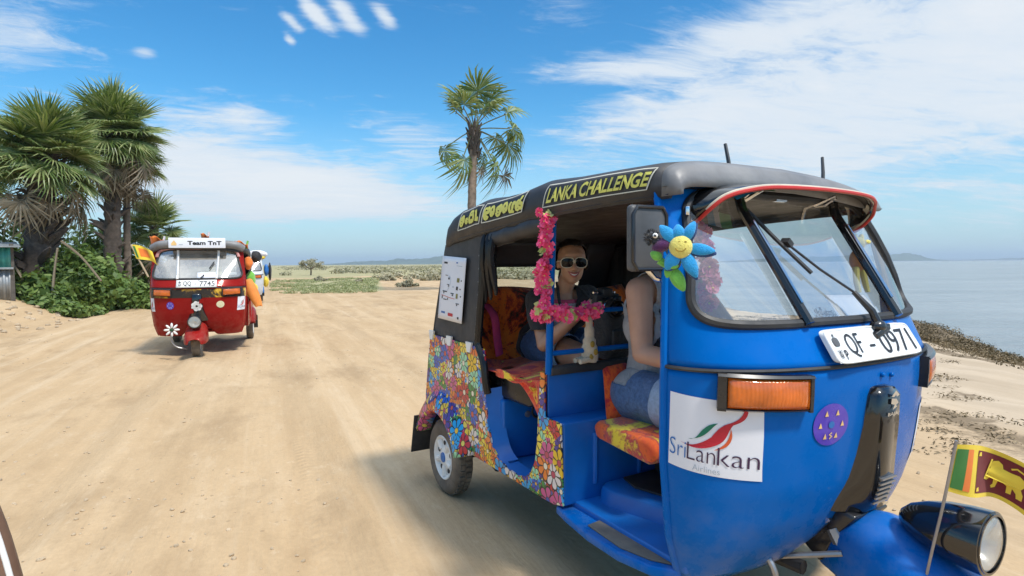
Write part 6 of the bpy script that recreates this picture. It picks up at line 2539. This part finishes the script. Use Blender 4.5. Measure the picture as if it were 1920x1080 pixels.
B.wear('tank_top', GREYC, p_tank, .011, driver, .0045, 34)
B.wear('shorts', DENIM, lambda V, T, p: is_in(T, ('hips',)) & (V[:, 2] < .805) | is_in(T, ('thigh',)) & (V[:, 0] < 1.43), .016, driver, .005)
B.wear('shorts_cuff', DENIML, lambda V, T, p: is_in(T, ('thigh',)) & (V[:, 0] > 1.39) & (V[:, 0] < 1.455), .022, driver, .002)
B.wear('hair', HAIR2, hair_pred(hc, f, up, -.08), .012, driver, .004, 60)
mb = MB()
for sg in (-1, 1):
    mb.sphere(q(.080, sg * .032, .010), (.012, .016, .010), 12, 8)
mb.build('eye', TEETH, driver)
mb = MB()
mb.tube([q(.0945 - .018 * t * t, t * .026, -.052) for t in np.linspace(-1, 1, 7)], .004, 6)
mb.build('lips', LIPS, driver)
mb = MB()
mb.poly([Vector((1.345, -.145 + a, 1.01 + b)) for a, b in ((-.05, -.10), (.02, -.13), (.06, -.05), (.04, .05), (-.01, .09), (-.05, .04))])
# black print on the front of the tank top follows the chest
pr = B.wear('tank_print', BLACKC, lambda V, T, p: is_in(T, ('torso',)) & (V[:, 0] > 1.24) & (np.hypot((V[:, 1] + .20) / .055, (V[:, 2] - 1.0 + .03 * np.sin(V[:, 1] * 90)) / .11) < 1.0), .0150, driver, .005, 30, 0.001)

# ------------------------------------------------------------------ things carried on the blue three-wheeler
PINK = leaf_mat('pink_silk_petal', (0.85, 0.035, 0.15), (0.93, 0.075, 0.22), (0.96, 0.18, 0.34), 0.08, 0.7)
PALEPINK = leaf_mat('pale_pink_silk_petal', (0.62, 0.12, 0.24), (0.74, 0.20, 0.34), (0.85, 0.34, 0.46), 0.3, 0.7)
YELC = mat('yellow_flower_heart', (0.75, 0.62, 0.15), 0.7, var=.1)
LIME = leaf_mat('lime_silk_leaf', (0.45, 0.50, 0.10), (0.60, 0.62, 0.18), (0.70, 0.70, 0.30), 0.3, 0.7)


def blossom_mesh(name, mats, n=6, seed=0):
    rr = random.Random(seed)
    mb = MB()
    for layer, (sc, lift) in enumerate(((1.0, .15), (.68, .45))):
        for i in range(n):
            a = 2 * math.pi * (i + .5 * layer) / n + rr.uniform(-.12, .12)
            d = Vector((math.cos(a), math.sin(a), 0))
            s = Vector((-math.sin(a), math.cos(a), 0))
            w = .40 * sc
            z1, z2 = lift * .55 + rr.uniform(-.1, .1), lift + rr.uniform(-.22, .12)
            mb.add([Vector((0, 0, .02)), d * .5 * sc - s * w * .75 + Vector((0, 0, z1 * sc)), d * .55 * sc + Vector((0, 0, z1 * sc - .08)), d * .5 * sc + s * w * .75 + Vector((0, 0, z1 * sc)), d * .98 * sc - s * w + Vector((0, 0, z2 * sc + .06)), d * 1.05 * sc + Vector((0, 0, z2 * sc - .10)), d * .98 * sc + s * w + Vector((0, 0, z2 * sc + .06))], [(0, 1, 2), (0, 2, 3), (1, 4, 5, 2), (2, 5, 6, 3)])
    mb.sphere((0, 0, .10), (.14, .14, .12), 8, 5, 1)
    me = mb.mesh(name)
    for m in mats:
        me.materials.append(m)
    me.polygons.foreach_set('material_index', mb.mi)
    me.polygons.foreach_set('use_smooth', [True] * len(me.polygons))
    return me


BLO = [blossom_mesh('blossom', [PINK, YELC], 5 + k % 2, k) for k in range(4)]
BLOP = [blossom_mesh('blossom', [PALEPINK, YELC], 6, 9 + k) for k in range(2)]
LEAFM = blossom_mesh('silk_leaf', [LIME, LIME], 3, 5)


def garland(path, n, size, meshes, label, face, seed, group='flower garlands', leaf_every=7, spread=.02, gaps=()):
    rr = random.Random(seed)
    root = empty('flower_garland', TUKM @ Vector(path[0]), R(-60), label, 'garland', group)
    o0 = Vector(path[0])
    P = smoothline([Vector(p) - o0 for p in path], 8)
    mb = MB()
    mb.tube(P, .004, 5)
    mb.build('cord', LIME, root)
    for i in range(n):
        t = (i + .5) / n
        if any(a < t < b for a, b in gaps):
            continue
        k = t * (len(P) - 1)
        a = P[int(k)].lerp(P[min(int(k) + 1, len(P) - 1)], k - int(k))
        d = Vector(face) + Vector((rr.uniform(-1, 1), rr.uniform(-1, 1), rr.uniform(-1, 1))) * .75
        d.normalize()
        me = LEAFM if leaf_every and i % leaf_every == 3 else meshes[rr.randrange(len(meshes))]
        o = bpy.data.objects.new(me.name.split('.')[0], me)
        COL.objects.link(o)
        o.parent = root
        z = d
        x, y = frame_of(z)
        m = Matrix((x, y, z)).transposed().to_4x4() @ Matrix.Rotation(rr.uniform(0, 6.28), 4, 'Z')
        o.matrix_local = Matrix.Translation(a + d * .012 + Vector((rr.uniform(-1, 1), rr.uniform(-1, 1), rr.uniform(-1, 1))) * spread) @ m @ Matrix.Scale(size * rr.uniform(.8, 1.15), 4)
    return root


garland([(1.100, -.635, 1.515), (1.092, -.640, 1.40), (1.080, -.642, 1.30), (1.078, -.640, 1.20), (1.080, -.640, 1.115)], 62, .023, BLO, 'pink flower garland wound down the blue grab post', (.65, -.72, .1), 3, gaps=((.30, .36), (.52, .56)))
garland([(1.078, -.660, 1.118), (1.090, -.57, 1.108), (1.090, -.47, 1.112), (1.085, -.375, 1.108)], 60, .025, BLO, 'pink flower garland along the blue rail in front of the passenger', (.65, -.72, .2), 4)
garland([(1.70, -.425, 1.44), (1.742, -.445, 1.36), (1.765, -.455, 1.27), (1.775, -.462, 1.19)], 26, .026, BLOP, 'pale pink flower garland hanging behind the windscreen', (.65, -.72, .1), 5, leaf_every=0, spread=.012)

# plush flower with a smiling yellow face tied to the mirror
FUZZ = dict(rough=0.95, var=0.1, scale=40, bump=0.5, bscale=260, sheen=0.4)
CY = mat('cyan_plush', (0.015, 0.33, 0.70), **FUZZ)
NAVY = mat('navy_plush', (0.01, 0.05, 0.18), **FUZZ)
YEL = mat('yellow_plush', (0.80, 0.68, 0.16), **FUZZ)
GRN = mat('green_plush', (0.18, 0.50, 0.07), **FUZZ)
PUR = mat('purple_plush', (0.075, 0.008, 0.085), **FUZZ)
BLK = mat('black_plush', (0.012, 0.011, 0.013), **FUZZ)
CRM = mat('cream_plush', (0.60, 0.49, 0.34), **FUZZ)
THR = mat('brown_thread', (0.35, 0.22, 0.03), 0.8)
pf_c = Vector((1.86, -.678, 1.364))
vx, vn = Vector((.72, .69, 0)).normalized(), Vector((.69, -.72, 0)).normalized()
vz = Vector((0, 0, 1))
toy = empty('plush_flower', TUKM @ pf_c, R(-60), 'plush flower with cyan petals and a smiling yellow face tied to the mirror', 'plush toy', 'plush toys on the three-wheeler')


def tp(a, b, c=0.0):
    return (vx * a + vz * b + vn * c) * .72


def petal(parent, name, base, ang, ln, w, m, back=None, bend=.012):
    d = Vector((math.cos(R(ang)), math.sin(R(ang)), 0))
    mb = MB()
    rings = []
    for i in range(11):
        t = i / 10
        ww = w * (math.sin(math.pi * min(1, .12 + t * .86)) ** .75) + .0015
        th = .45 * ww
        cx, cy = base[0] + d.x * ln * t, base[1] + d.y * ln * t
        cz = base[2] + bend * math.sin(t * 2.6)
        rings.append([tp(cx - d.y * ww * math.cos(a), cy + d.x * ww * math.cos(a), cz + th * math.sin(a)) for a in np.linspace(0, 2 * math.pi, 13)[:-1]])
    mb.loft(rings, True, True, True, 0)
    return mb.build(name, m, parent)


for ang, ln, w in ((133, .098, .024), (62, .092, .020), (-8, .110, .022), (-63, .115, .026), (-122, .085, .027), (98, .070, .024)):
    petal(toy, 'petal', (math.cos(R(ang)) * .022, math.sin(R(ang)) * .022, .0), ang, ln, w, CY)
    petal(toy, 'petal_backing', (math.cos(R(ang)) * .022 + .004, math.sin(R(ang)) * .022 - .006, -.012), ang - 2, ln * 1.02, w, NAVY)
mb = MB()
mb.sphere((0, 0, 0), (.046, .046, .026), 22, 14)
mb.v = [tuple(tp(p[0], p[1], p[2] + .012)) for p in mb.v]
fc = mb.build('face', YEL, toy)
mb = MB()
mb.tube([tp(.022 * math.cos(a), .022 * math.sin(a) + .004, .0365) for a in np.linspace(R(205), R(335), 10)], .0016, 6)
for x in (-.006, .018):
    mb.tube([tp(x - .004, .019, .034), tp(x, .022, .034), tp(x + .005, .019, .034)], .0014, 6)
mb.build('smile', THR, fc)
mb = MB()
mb.tube(smoothline([tp(-.005, -.04, -.02), tp(-.03, -.065, -.03), tp(-.055, -.07, -.03), tp(-.085, -.052, -.025)], 4), [.016] * 6 + [.012] * 7, 8)
mb.build('stem', GRN, toy)
for base, ang, ln, w in (((-.035, -.085, -.02), -62, .105, .026), ((-.075, -.045, -.01), 150, .05, .018), ((-.055, -.062, .0), -20, .05, .017), ((-.045, -.075, -.02), -100, .05, .014)):
    petal(toy, 'leaf', base, ang, ln, w, GRN)

bug = empty('plush_bug', TUKM @ (pf_c + tp(-.085, .025, -.01)), R(-60), 'small purple plush bug with a fuzzy black head between mirror and plush flower', 'plush toy', 'plush toys on the three-wheeler')
mb = MB()
mb.sphere((0, 0, 0), (.046, .030, .032), 16, 10)
mb.v = [tuple(tp(p[0] * .9 - p[1] * .3 + .012, p[0] * .35 + p[1] * .9 - .016, p[2])) for p in mb.v]
bo = mb.build('body', PUR, bug)
mb = MB()
mb.sphere((0, 0, 0), (.024, .026, .024), 16, 10)
for k in range(90):
    a, e_ = random.uniform(0, 6.28), random.uniform(-1.3, 1.5)
    d = Vector((math.cos(a) * math.cos(e_), math.sin(e_), math.sin(a) * math.cos(e_)))
    mb.tube([d * .022, d * .036 + Vector((0, .002, 0))], [.003, .001], 4)
mb.v = [tuple(tp(p[0] - .030, p[1] + .014, p[2] + .006)) for p in mb.v]
mb.build('fuzzy_head', BLK, bug)
mb = MB()
mb.sphere((0, 0, 0), (.011, .011, .008), 12, 8)
mb.v = [tuple(tp(p[0] - .014, p[1] + .022, p[2] + .030)) for p in mb.v]
ey = mb.build('eye', WHITEM, bug)
mb = MB()
mb.sphere((0, 0, 0), (.005, .005, .004), 10, 6)
mb.v = [tuple(tp(p[0] - .014, p[1] + .021, p[2] + .037)) for p in mb.v]
mb.build('pupil', INK, ey)
mb = MB()
mb.sphere((0, 0, 0), (.026, .032, .022), 14, 9)
mb.v = [tuple(tp(p[0] + .062, p[1] - .086, p[2] - .03)) for p in mb.v]
mb.build('tail', PUR, bug)

# long-necked cream plush animal standing on the partition
lp0 = Vector((1.078, -.420, .890))
pl = empty('plush_animal', TUKM @ lp0, R(-60), 'cream long necked plush animal standing on the partition below the garland', 'plush toy', 'plush toys on the three-wheeler')
mb = MB()
mb.tube(smoothline([(0, .012, .004), (0, .014, .03), (0, .012, .07), (.002, .010, .11), (.004, .008, .16), (.005, .004, .20), (.005, .0, .226)], 4), [.030] * 2 + [.036] * 4 + [.034] * 3 + [.028] * 3 + [.021] * 4 + [.015] * 5 + [.013] * 4, 10)
mb.sphere((.006, -.006, .234), (.014, .021, .016), 12, 8)
mb.tube([(.006, -.014, .230), (.008, -.042, .222)], [.010, .006], 8)
mb.build('body', CRM, pl)
for x_ in (-.016, .020):
    mb = MB()
    mb.tube([(x_, .0, .022), (x_ + .004, -.035, .016), (x_ + .006, -.058, .014)], [.014, .012, .011], 8)
    mb.build('leg', CRM, pl)
mb = MB()
mb.tube([(.004, .006, .245), (.004, .014, .268)], [.006, .003], 6)
mb.build('ear', CRM, pl)
for z_, y_, x_ in ((.05, .020, .034), (.085, .004, .032), (.03, .0, .030)):
    mb = MB()
    mb.sphere((x_, y_, z_), (.006, .012, .014), 8, 6)
    mb.build('brown_patch', THR, pl)
mb = MB()
mb.sphere((.020, -.014, .236), (.004, .005, .005), 8, 6)
mb.build('eye', INK, pl)

# black bag behind the driver
bg_ = empty('backpack', TUKM @ Vector((.985, -.205, .885)), R(-60), 'black backpack wedged between passenger and driver', 'backpack')
mb = MB()
rings = []
for z, w, d in ((0, .085, .05), (.03, .10, .065), (.12, .105, .07), (.19, .098, .06), (.225, .07, .042), (.235, .03, .02)):
    rings.append([Vector((d * math.copysign(abs(math.cos(a)) ** .6, math.cos(a)), w * .78 * math.copysign(abs(math.sin(a)) ** .6, math.sin(a)), z)) for a in np.linspace(0, 2 * math.pi, 25)[:-1]])
mb.loft(rings, True, True, True)
mb.build('body', BLACKC, bg_)
mb = MB()
mb.box((.066, 0, .085), (.025, .11, .10))
mb.build('pocket', BLACKC, bg_, bevel=.01)
mb = MB()
mb.tube(smoothline([(0, -.03, .23), (0, -.02, .262), (0, .02, .262), (0, .03, .23)], 4), .007, 6)
mb.build('handle', BLACKC, bg_)

# yellow plush on the far mirror
yp = empty('plush_chick', TUKM @ Vector((1.745, .43, 1.345)), R(-60), 'yellow and orange plush toy showing past the far windscreen bar', 'plush toy', 'plush toys on the three-wheeler')
mb = MB()
mb.sphere((0, .0, -.02), (.035, .035, .045), 14, 9)
mb.build('body', mat('orange_plush', (0.75, 0.26, 0.07), **FUZZ), yp)
mb = MB()
mb.sphere((0, -.008, .045), (.028, .028, .026), 14, 9)
for sg in (-1, 1):
    mb.sphere((0, -.008 + sg * .022, .068), (.010, .012, .016), 10, 6)
mb.sphere((.025, .012, .05), (.012, .016, .010), 10, 6)
mb.build('head', YEL, yp)
mb = MB()
for sg in (-1, 1):
    mb.tube([(0, sg * .02, -.05), (.01, sg * .03, -.11), (.02, sg * .03, -.15)], [.014, .012, .010], 8)
mb.build('leg', YEL, yp)

# ---- the lion flag on its whip at the nose
fl = empty('national_flag', TUKM @ Vector((2.252, -.10, .40)), R(-60), 'small maroon lion flag on a thin grey whip at the blue nose', 'flag', 'flags on the three-wheelers')
FG = mat('flag_green', (0.045, 0.20, 0.035), 0.8, var=.12, sheen=.2)
FO = mat('flag_orange', (0.80, 0.20, 0.03), 0.8, var=.1, sheen=.2)
FY = mat('flag_yellow', (0.80, 0.58, 0.045), 0.8, var=.08, sheen=.2)
FM = mat('flag_maroon', (0.16, 0.010, 0.012), 0.8, var=.12, sheen=.2)


def flag_fn(w, h, top, axis_r, droop=.06, wave=.022, lean=(0, 0, 0)):
    ar = Vector(axis_r).normalized()
    ar2 = ar.cross(Vector((0, 0, 1)))

    def fn(a, b, off=0.0):
        p = Vector(top) + Vector(lean) * (1 - b) + ar * (w * a) + Vector((0, 0, 1)) * (-h * (1 - b) - droop * a ** 2.2 - .010 * math.sin(a * 6) * (1 - b))
        p += ar2 * (wave * a ** .7 * math.sin(a * 7.5 + b * 1.8) + off)
        return p
    return fn


ff = flag_fn(.222, .137, (.066, 0, .415), (.50, .866, 0), .085, .024, (-.020, 0, 0))
mb = MB()
mb.tube(smoothline([(-.01, 0, -.05), (.012, 0, .09), (.040, 0, .25), (.066, 0, .425)], 6), .0042, 7)
mb.build('staff', STEEL, fl)


def rect(mb, fn, a0, a1, b0, b1, off, mi, n=14):
    for sd in (-1, 1):
        mb.grid(lambda x, y: fn(a0 + (a1 - a0) * x, b0 + (b1 - b0) * y, off * sd), max(2, int(n * (a1 - a0) * 2)), 6, mi)


mb = MB()
rect(mb, ff, 0, 1, 0, 1, .0008, 0)
rect(mb, ff, .015, .155, .09, .91, .0018, 1)
rect(mb, ff, .155, .235, .09, .91, .0018, 2)
rect(mb, ff, .315, .965, .09, .91, .0018, 3)


def on_flag(pts, mi):
    for sd in (-1, 1):
        put_poly(mb, pts, lambda a, b: ff(a, b, .0030 * sd), mi)


def LF(x, y):   # lion drawn in a 100 x 70 box
    return (.40 + .50 * x / 100, .16 + .68 * y / 70)


lion = [(14, 36), (17, 44), (23, 46), (21, 54), (25, 63), (34, 67), (43, 62), (47, 53), (60, 52), (74, 54), (84, 49), (88, 38), (84, 27), (90, 17), (92, 5), (83, 4), (80, 13), (72, 20), (74, 6), (66, 5), (63, 20), (54, 24), (46, 23), (44, 8), (35, 4), (32, 9), (37, 14), (36, 24), (28, 28), (18, 20), (9, 22), (11, 29), (20, 33)]
on_flag([LF(*p) for p in lion], 0)
for sd in (-1, 1):
    fo = lambda a, b: ff(a, b, .0032 * sd)
    put_stroke(mb, [LF(12, 26), LF(22, 66)], .035, fo, 0, asp=1.9)
    put_stroke(mb, [LF(82, 42), LF(90, 50), LF(84, 62), LF(66, 66), LF(58, 60)], .035, fo, 0, asp=1.9)
for ca_, cb_ in ((.345, .84), (.345, .16), (.93, .84), (.93, .16)):
    on_flag([(ca_ - .022, cb_ - .04), (ca_ + .022, cb_ - .03), (ca_ + .012, cb_ + .05), (ca_ - .016, cb_ + .03)], 0)
mb.build('cloth', [FY, FG, FO, FM], fl, recalc=False, angle=60)

# ------------------------------------------------------------------ the red three-wheeler
RZ_RED = R(-69)
red = empty('auto_rickshaw', (-5.31, 10.42, 0.0), RZ_RED, 'red three-wheeler with a white team board on its roof', 'auto rickshaw', 'three-wheelers on the sand track')
WBAR = mat('white_bar', (0.72, 0.71, 0.68), 0.4)
build_tuk(red, RED, RED, False, BAND, WBAR, GLASS_D, False)
REDM = TUKR = Matrix.Translation((-5.31, 10.42, 0.0)) @ Matrix.Rotation(RZ_RED, 4, 'Z')
mb = MB()
mb.tube(smoothline([(1.70, -.60, 1.575), (1.755, -.50, 1.625), (1.77, -.3, 1.64), (1.77, .3, 1.64), (1.755, .50, 1.625), (1.70, .60, 1.575)], 5), .06, 10)
mb.build('roof_roll', CANVASF, red)
mb = MB()
mb.tube(smoothline([cowl(u, z, .02) for u, z in ((-.70, 1.44), (-.62, 1.53), (-.40, 1.572), (0, 1.575), (.40, 1.572), (.62, 1.53), (.70, 1.44))], 5), .022, 8)
mb.build('windscreen_lace', mat('dusty_pink_trim', (.48, .22, .20), .8, var=.4, scale=18), red)
bd = MB()
bd.box((1.845, 0, 1.655), (.022, .75, .150))
bo = bd.build('team_board', PAPER, red, bevel=.006)
mb = MB()
bf = lambda a, b: Vector((1.8585, -.375 + .75 * a, 1.58 + .15 * b))
put_text(mb, 'Team TnT', bf, .33, .30, .93, .70, .035)
for a0, a1 in ((.18, .25),):
    put_poly(mb, [(a0, .30), (a1, .30), (a1, .36), (a0, .36)], bf, 2)
put_poly(mb, [(.055, .25), (.135, .25), (.145, .40), (.12, .60), (.10, .76), (.07, .60), (.045, .40)], bf, 1)
mb.build('board_lettering', [INK, GOLDV, INKG], bo, smooth=False)
pf2 = plate_fn(.0, .262, 1.008, 1.112)
mb = MB()
mb.grid(lambda a, b: pf2(a, b), 8, 3)
po = mb.build('number_plate', PLATEW, red, solid=.006)
t2 = lambda a, b: pf2(a, b, .004)
plate_letters(t2, po, (('WP', .05, .14, .12, .46, .02), ('QQ', .17, .16, .37, .84, .012), ('-', .44, .42, .50, .50, 0), ('7745', .57, .16, .95, .84, .012)), (.085, .72, .022, .18))
airline_sticker(red, ((-.90, .855), (-.70, .852), (-.69, .66), (-.88, .66)))
airline_sticker(red, ((.62, .855), (.88, .86), (.86, .655), (.60, .65)))
round_sticker(red, -.36, .745, .060, .055, PURPLE, [PAPER, INKB])
round_sticker(red, .30, .750, .060, .050, CREAM, [LIME, CREAM])
# paper on the dash, wiper
mb = MB()
mb.grid(lambda a, b: cowl(.0 + .26 * a, 1.13 + .085 * b, .006), 6, 3)
mb.build('windscreen_paper', PAPER, red, solid=-.001)
mb = MB()
mb.tube([cowl(.02, 1.10, .03), cowl(.08, 1.17, .03)], .009, 6)
mb.tube([cowl(.14, 1.26, .03), cowl(.20, 1.36, .03)], .009, 6)
mb.build('wiper', BLACKM, red)
# daisy sticker on the column cover and red trim
cvx = lambda y, z: Vector((float(np.interp(z, *_k['xn'])) + .062, y, z))
mb = MB()
for i in range(7):
    a = 2 * math.pi * i / 7
    put_poly(mb, [(.045 * math.cos(a) + .030 * math.cos(t), .735 + .045 * math.sin(a) + .030 * math.sin(t)) for t in np.linspace(0, 2 * math.pi, 10)[:-1]], lambda p, q: cvx(p, q))
mb.build('daisy_decal', WHITEM, red, smooth=False)
mb = MB()
for y, z in ((.065, .80), (-.075, .655)):
    put_poly(mb, [(y - .035, z - .03), (y + .035, z - .02), (y + .03, z + .05), (y - .025, z + .03)], lambda p, q: cvx(p, q) + Vector((.004, 0, 0)))
mb.build('red_decal', RED, red, smooth=False)
dz_ = empty('plush_daisy', REDM @ Vector((2.25, -.30, .42)), RZ_RED, 'white toy daisy tied beside the red front fender', 'plush toy', 'plush toys on the three-wheeler')
for i in range(8):
    a = 2 * math.pi * i / 8
    mb = MB()
    mb.sphere((0, math.cos(a) * .062, math.sin(a) * .062), (.012, .040, .016), 10, 7, 0, Matrix.Rotation(a, 3, 'X'))
    c_ = Vector((0, math.cos(a) * .062, math.sin(a) * .062))
    mb.build('petal', WHITEM, dz_)
mb = MB()
mb.sphere((.01, 0, 0), (.014, .024, .024), 12, 8)
mb.build('heart', mat('dark_green_plush', (.03, .08, .03), .9), dz_)
mb = MB()
mb.tube(smoothline([(0, 0, -.02), (.0, -.01, -.14), (.0, .05, -.24), (-.02, .18, -.28)], 5), .010, 7)
mb.build('stalk', STEEL, dz_)
# flags at the mirror side, orange ones on the roof
fl2 = empty('pennant', REDM @ Vector((1.74, -.66, 1.16)), RZ_RED, 'yellow and orange pennant on a pale stick leaning out beside the red cab', 'flag', 'flags on the three-wheelers')
mb = MB()
mb.tube([(0, 0, 0), (.02, -.20, .47)], .013, 7)
mb.build('staff', mat('pale_stick', (.50, .40, .26), .8), fl2)
f2 = flag_fn(.27, .20, (.02, -.20, .47), (.1, 1, 0), .10, .02, (0, .06, 0))
mb = MB()
rect(mb, f2, 0, 1, 0, 1, .002, 0)
rect(mb, f2, .06, .16, .1, .9, .005, 1)
rect(mb, f2, .28, .72, .22, .80, .005, 2)
mb.build('cloth', [FY, FG, FO], fl2, recalc=False)
for k, (y, z, m_, lab, sx) in enumerate(((-.55, 1.66, FO, 'orange rag on the red roof corner above the yellow pennant', 1), (.08, 1.735, FO, 'orange rag peeping over the team board', .6), (.58, 1.60, FO, 'orange and green rag at the far corner of the red roof', 1))):
    rg = empty('rag', REDM @ Vector((1.64, y, z)), RZ_RED, lab, 'rag', 'rags on the red three-wheeler')
    mb = MB()
    mb.grid(lambda a, b: Vector((-.05 + .03 * math.sin(a * 7) + .10 * b, (-.09 + .18 * a) * sx, -.03 + (.14 * b * (1 - .5 * a) + .02 * math.sin(a * 9 + b * 4)) * (.5 + .5 * sx))), 8, 6)
    mb.build('cloth', m_, rg, solid=.006)
    mb = MB()
    mb.tube([(-.04, (.06 + .03 * a) * sx, -.02 + .12 * a) for a in np.linspace(0, 1, 5)], .016, 6)
    mb.build('fringe', WHITEC if k < 2 else GRN, rg)
# orange bundle and bags hung on the left side of the red cab
ob = empty('orange_bag', REDM @ Vector((1.62, .74, .68)), RZ_RED, 'orange dry bag hanging on the side of the red three-wheeler', 'bag', 'luggage hung on the red three-wheeler')
mb = MB()
rings = []
for t in np.linspace(0, 1, 9):
    w = .040 + .055 * math.sin(math.pi * (.25 + .65 * (1 - t)))
    c = Vector((-.02 * t, -.16 * t + .06, .42 * t))
    rings.append([c + Vector((w * .7 * math.cos(a), w * 1.05 * math.sin(a), .015 * math.sin(3 * a))) for a in np.linspace(0, 2 * math.pi, 13)[:-1]])
mb.loft(rings, True, True, True)
mb.build('body', mat('orange_nylon', (0.82, 0.27, 0.05), 0.6, var=.15, scale=6, bump=.6, bscale=14), ob)
mb = MB()
mb.tube([(0, -.10, .42), (-.02, -.13, .50)], .012, 6)
mb.build('strap', BLACKC, ob)
for k, (x, y, z, r, m_, lab) in enumerate(((1.50, .70, .93, (.08, .09, .12), FY, 'yellow bundle above the orange dry bag'), (1.55, .67, 1.36, (.06, .06, .10), FO, 'orange red cloth bunch at the top of the red pillar'), (1.45, .78, 1.46, (.07, .08, .09), BLACKC, 'round black bundle beside the red roof'), (1.45, .69, 1.10, (.07, .07, .12), GRN, 'green cloth bundle beside the red cab door'))):
    bn = MB()
    bn.sphere((0, 0, 0), r, 14, 10)
    bn.v = [tuple(Vector(p) * (1 + .16 * math.sin(p[0] * 60 + k) * math.sin(p[2] * 45 + p[1] * 30))) for p in bn.v]
    o = bn.build('bundle', m_, None, loc=None)
    o.matrix_world = REDM @ Matrix.Translation((x, y, z))
    tag(o, lab, 'bundle', 'luggage hung on the red three-wheeler')

# ------------------------------------------------------------------ third three-wheeler far behind
third = empty('auto_rickshaw', (-9.88, 21.6, 0.0), R(-66), 'white three-wheeler hung with bright clutter far behind the red one', 'auto rickshaw', 'three-wheelers on the sand track')
THM = Matrix.Translation((-9.88, 21.6, 0.0)) @ Matrix.Rotation(R(-66), 4, 'Z')
build_tuk(third, WHITEP, INKB, False, None, BLACKM, GLASS_D, False, WHITEM)
for k, (x, y, z, r, m_, lab) in enumerate(((1.5, .45, 1.70, (.25, .35, .14), WHITEC, 'white bundle on the roof of the white three-wheeler'), (1.55, .60, 1.62, (.12, .14, .10), FY, 'yellow bundle on the roof corner of the white three-wheeler'), (1.55, .72, .75, (.16, .10, .17), FY, 'yellow bundle on the flank of the white three-wheeler'), (1.60, .74, 1.15, (.10, .08, .2), INKB, 'blue bundle on the flank of the white three-wheeler'), (1.45, .86, 1.10, (.14, .06, .30), BLACKC, 'dark bundle hanging outermost on the white three-wheeler'))):
    bn = MB()
    bn.sphere((0, 0, 0), r, 12, 8)
    bn.v = [tuple(Vector(p) * (1 + .16 * math.sin(p[0] * 40 + k) * math.sin(p[2] * 30))) for p in bn.v]
    o = bn.build('bundle', m_)
    o.matrix_world = THM @ Matrix.Translation((x, y, z))
    tag(o, lab, 'bundle', 'luggage on the white three-wheeler')

# brown rail with a pale edge that pokes in at the bottom left, part of the vehicle the picture was taken from
rl = empty('grab_handle', (-.56, .62, .78), 0, 'blurred brown rail with a pale edge at the bottom left corner', 'handle')
mb = MB()
mb.tube(smoothline([(-.07, .0, .38), (-.025, 0, .29), (-.002, 0, .22), (.016, 0, .12), (.018, 0, .0)], 4), .021, 10)
mb.build('grip', mat('brown_leather', (.16, .085, .05), .6, var=.25, scale=20), rl)
mb = MB()
mb.tube(smoothline([(-.052, -.006, .39), (-.007, -.006, .298), (.017, -.006, .226), (.036, -.006, .12), (.038, -.006, .0)], 4), .003, 8)
mb.build('pale_edge', WHITEM, rl)


# ------------------------------------------------------------------ sea air: one even box of haze round everything
hm = bpy.data.materials.new('haze')
hm.use_nodes = True
hm.node_tree.nodes.clear()
ho_ = hm.node_tree.nodes.new('ShaderNodeOutputMaterial')
hv = hm.node_tree.nodes.new('ShaderNodeVolumePrincipled')
hv.inputs['Color'].default_value = (0.72, 0.84, 0.97, 1)
hv.inputs['Density'].default_value = 0.00021
hv.inputs['Anisotropy'].default_value = 0.2
hm.node_tree.links.new(hv.outputs[0], ho_.inputs['Volume'])
mb = MB()
mb.box((0, 3400, 40.5), (16600, 9400, 91.0))
hz_ = mb.build('haze', hm, smooth=False)
hz_['kind'] = 'stuff'
tag(hz_, 'thin bluish sea haze over everything', 'haze')
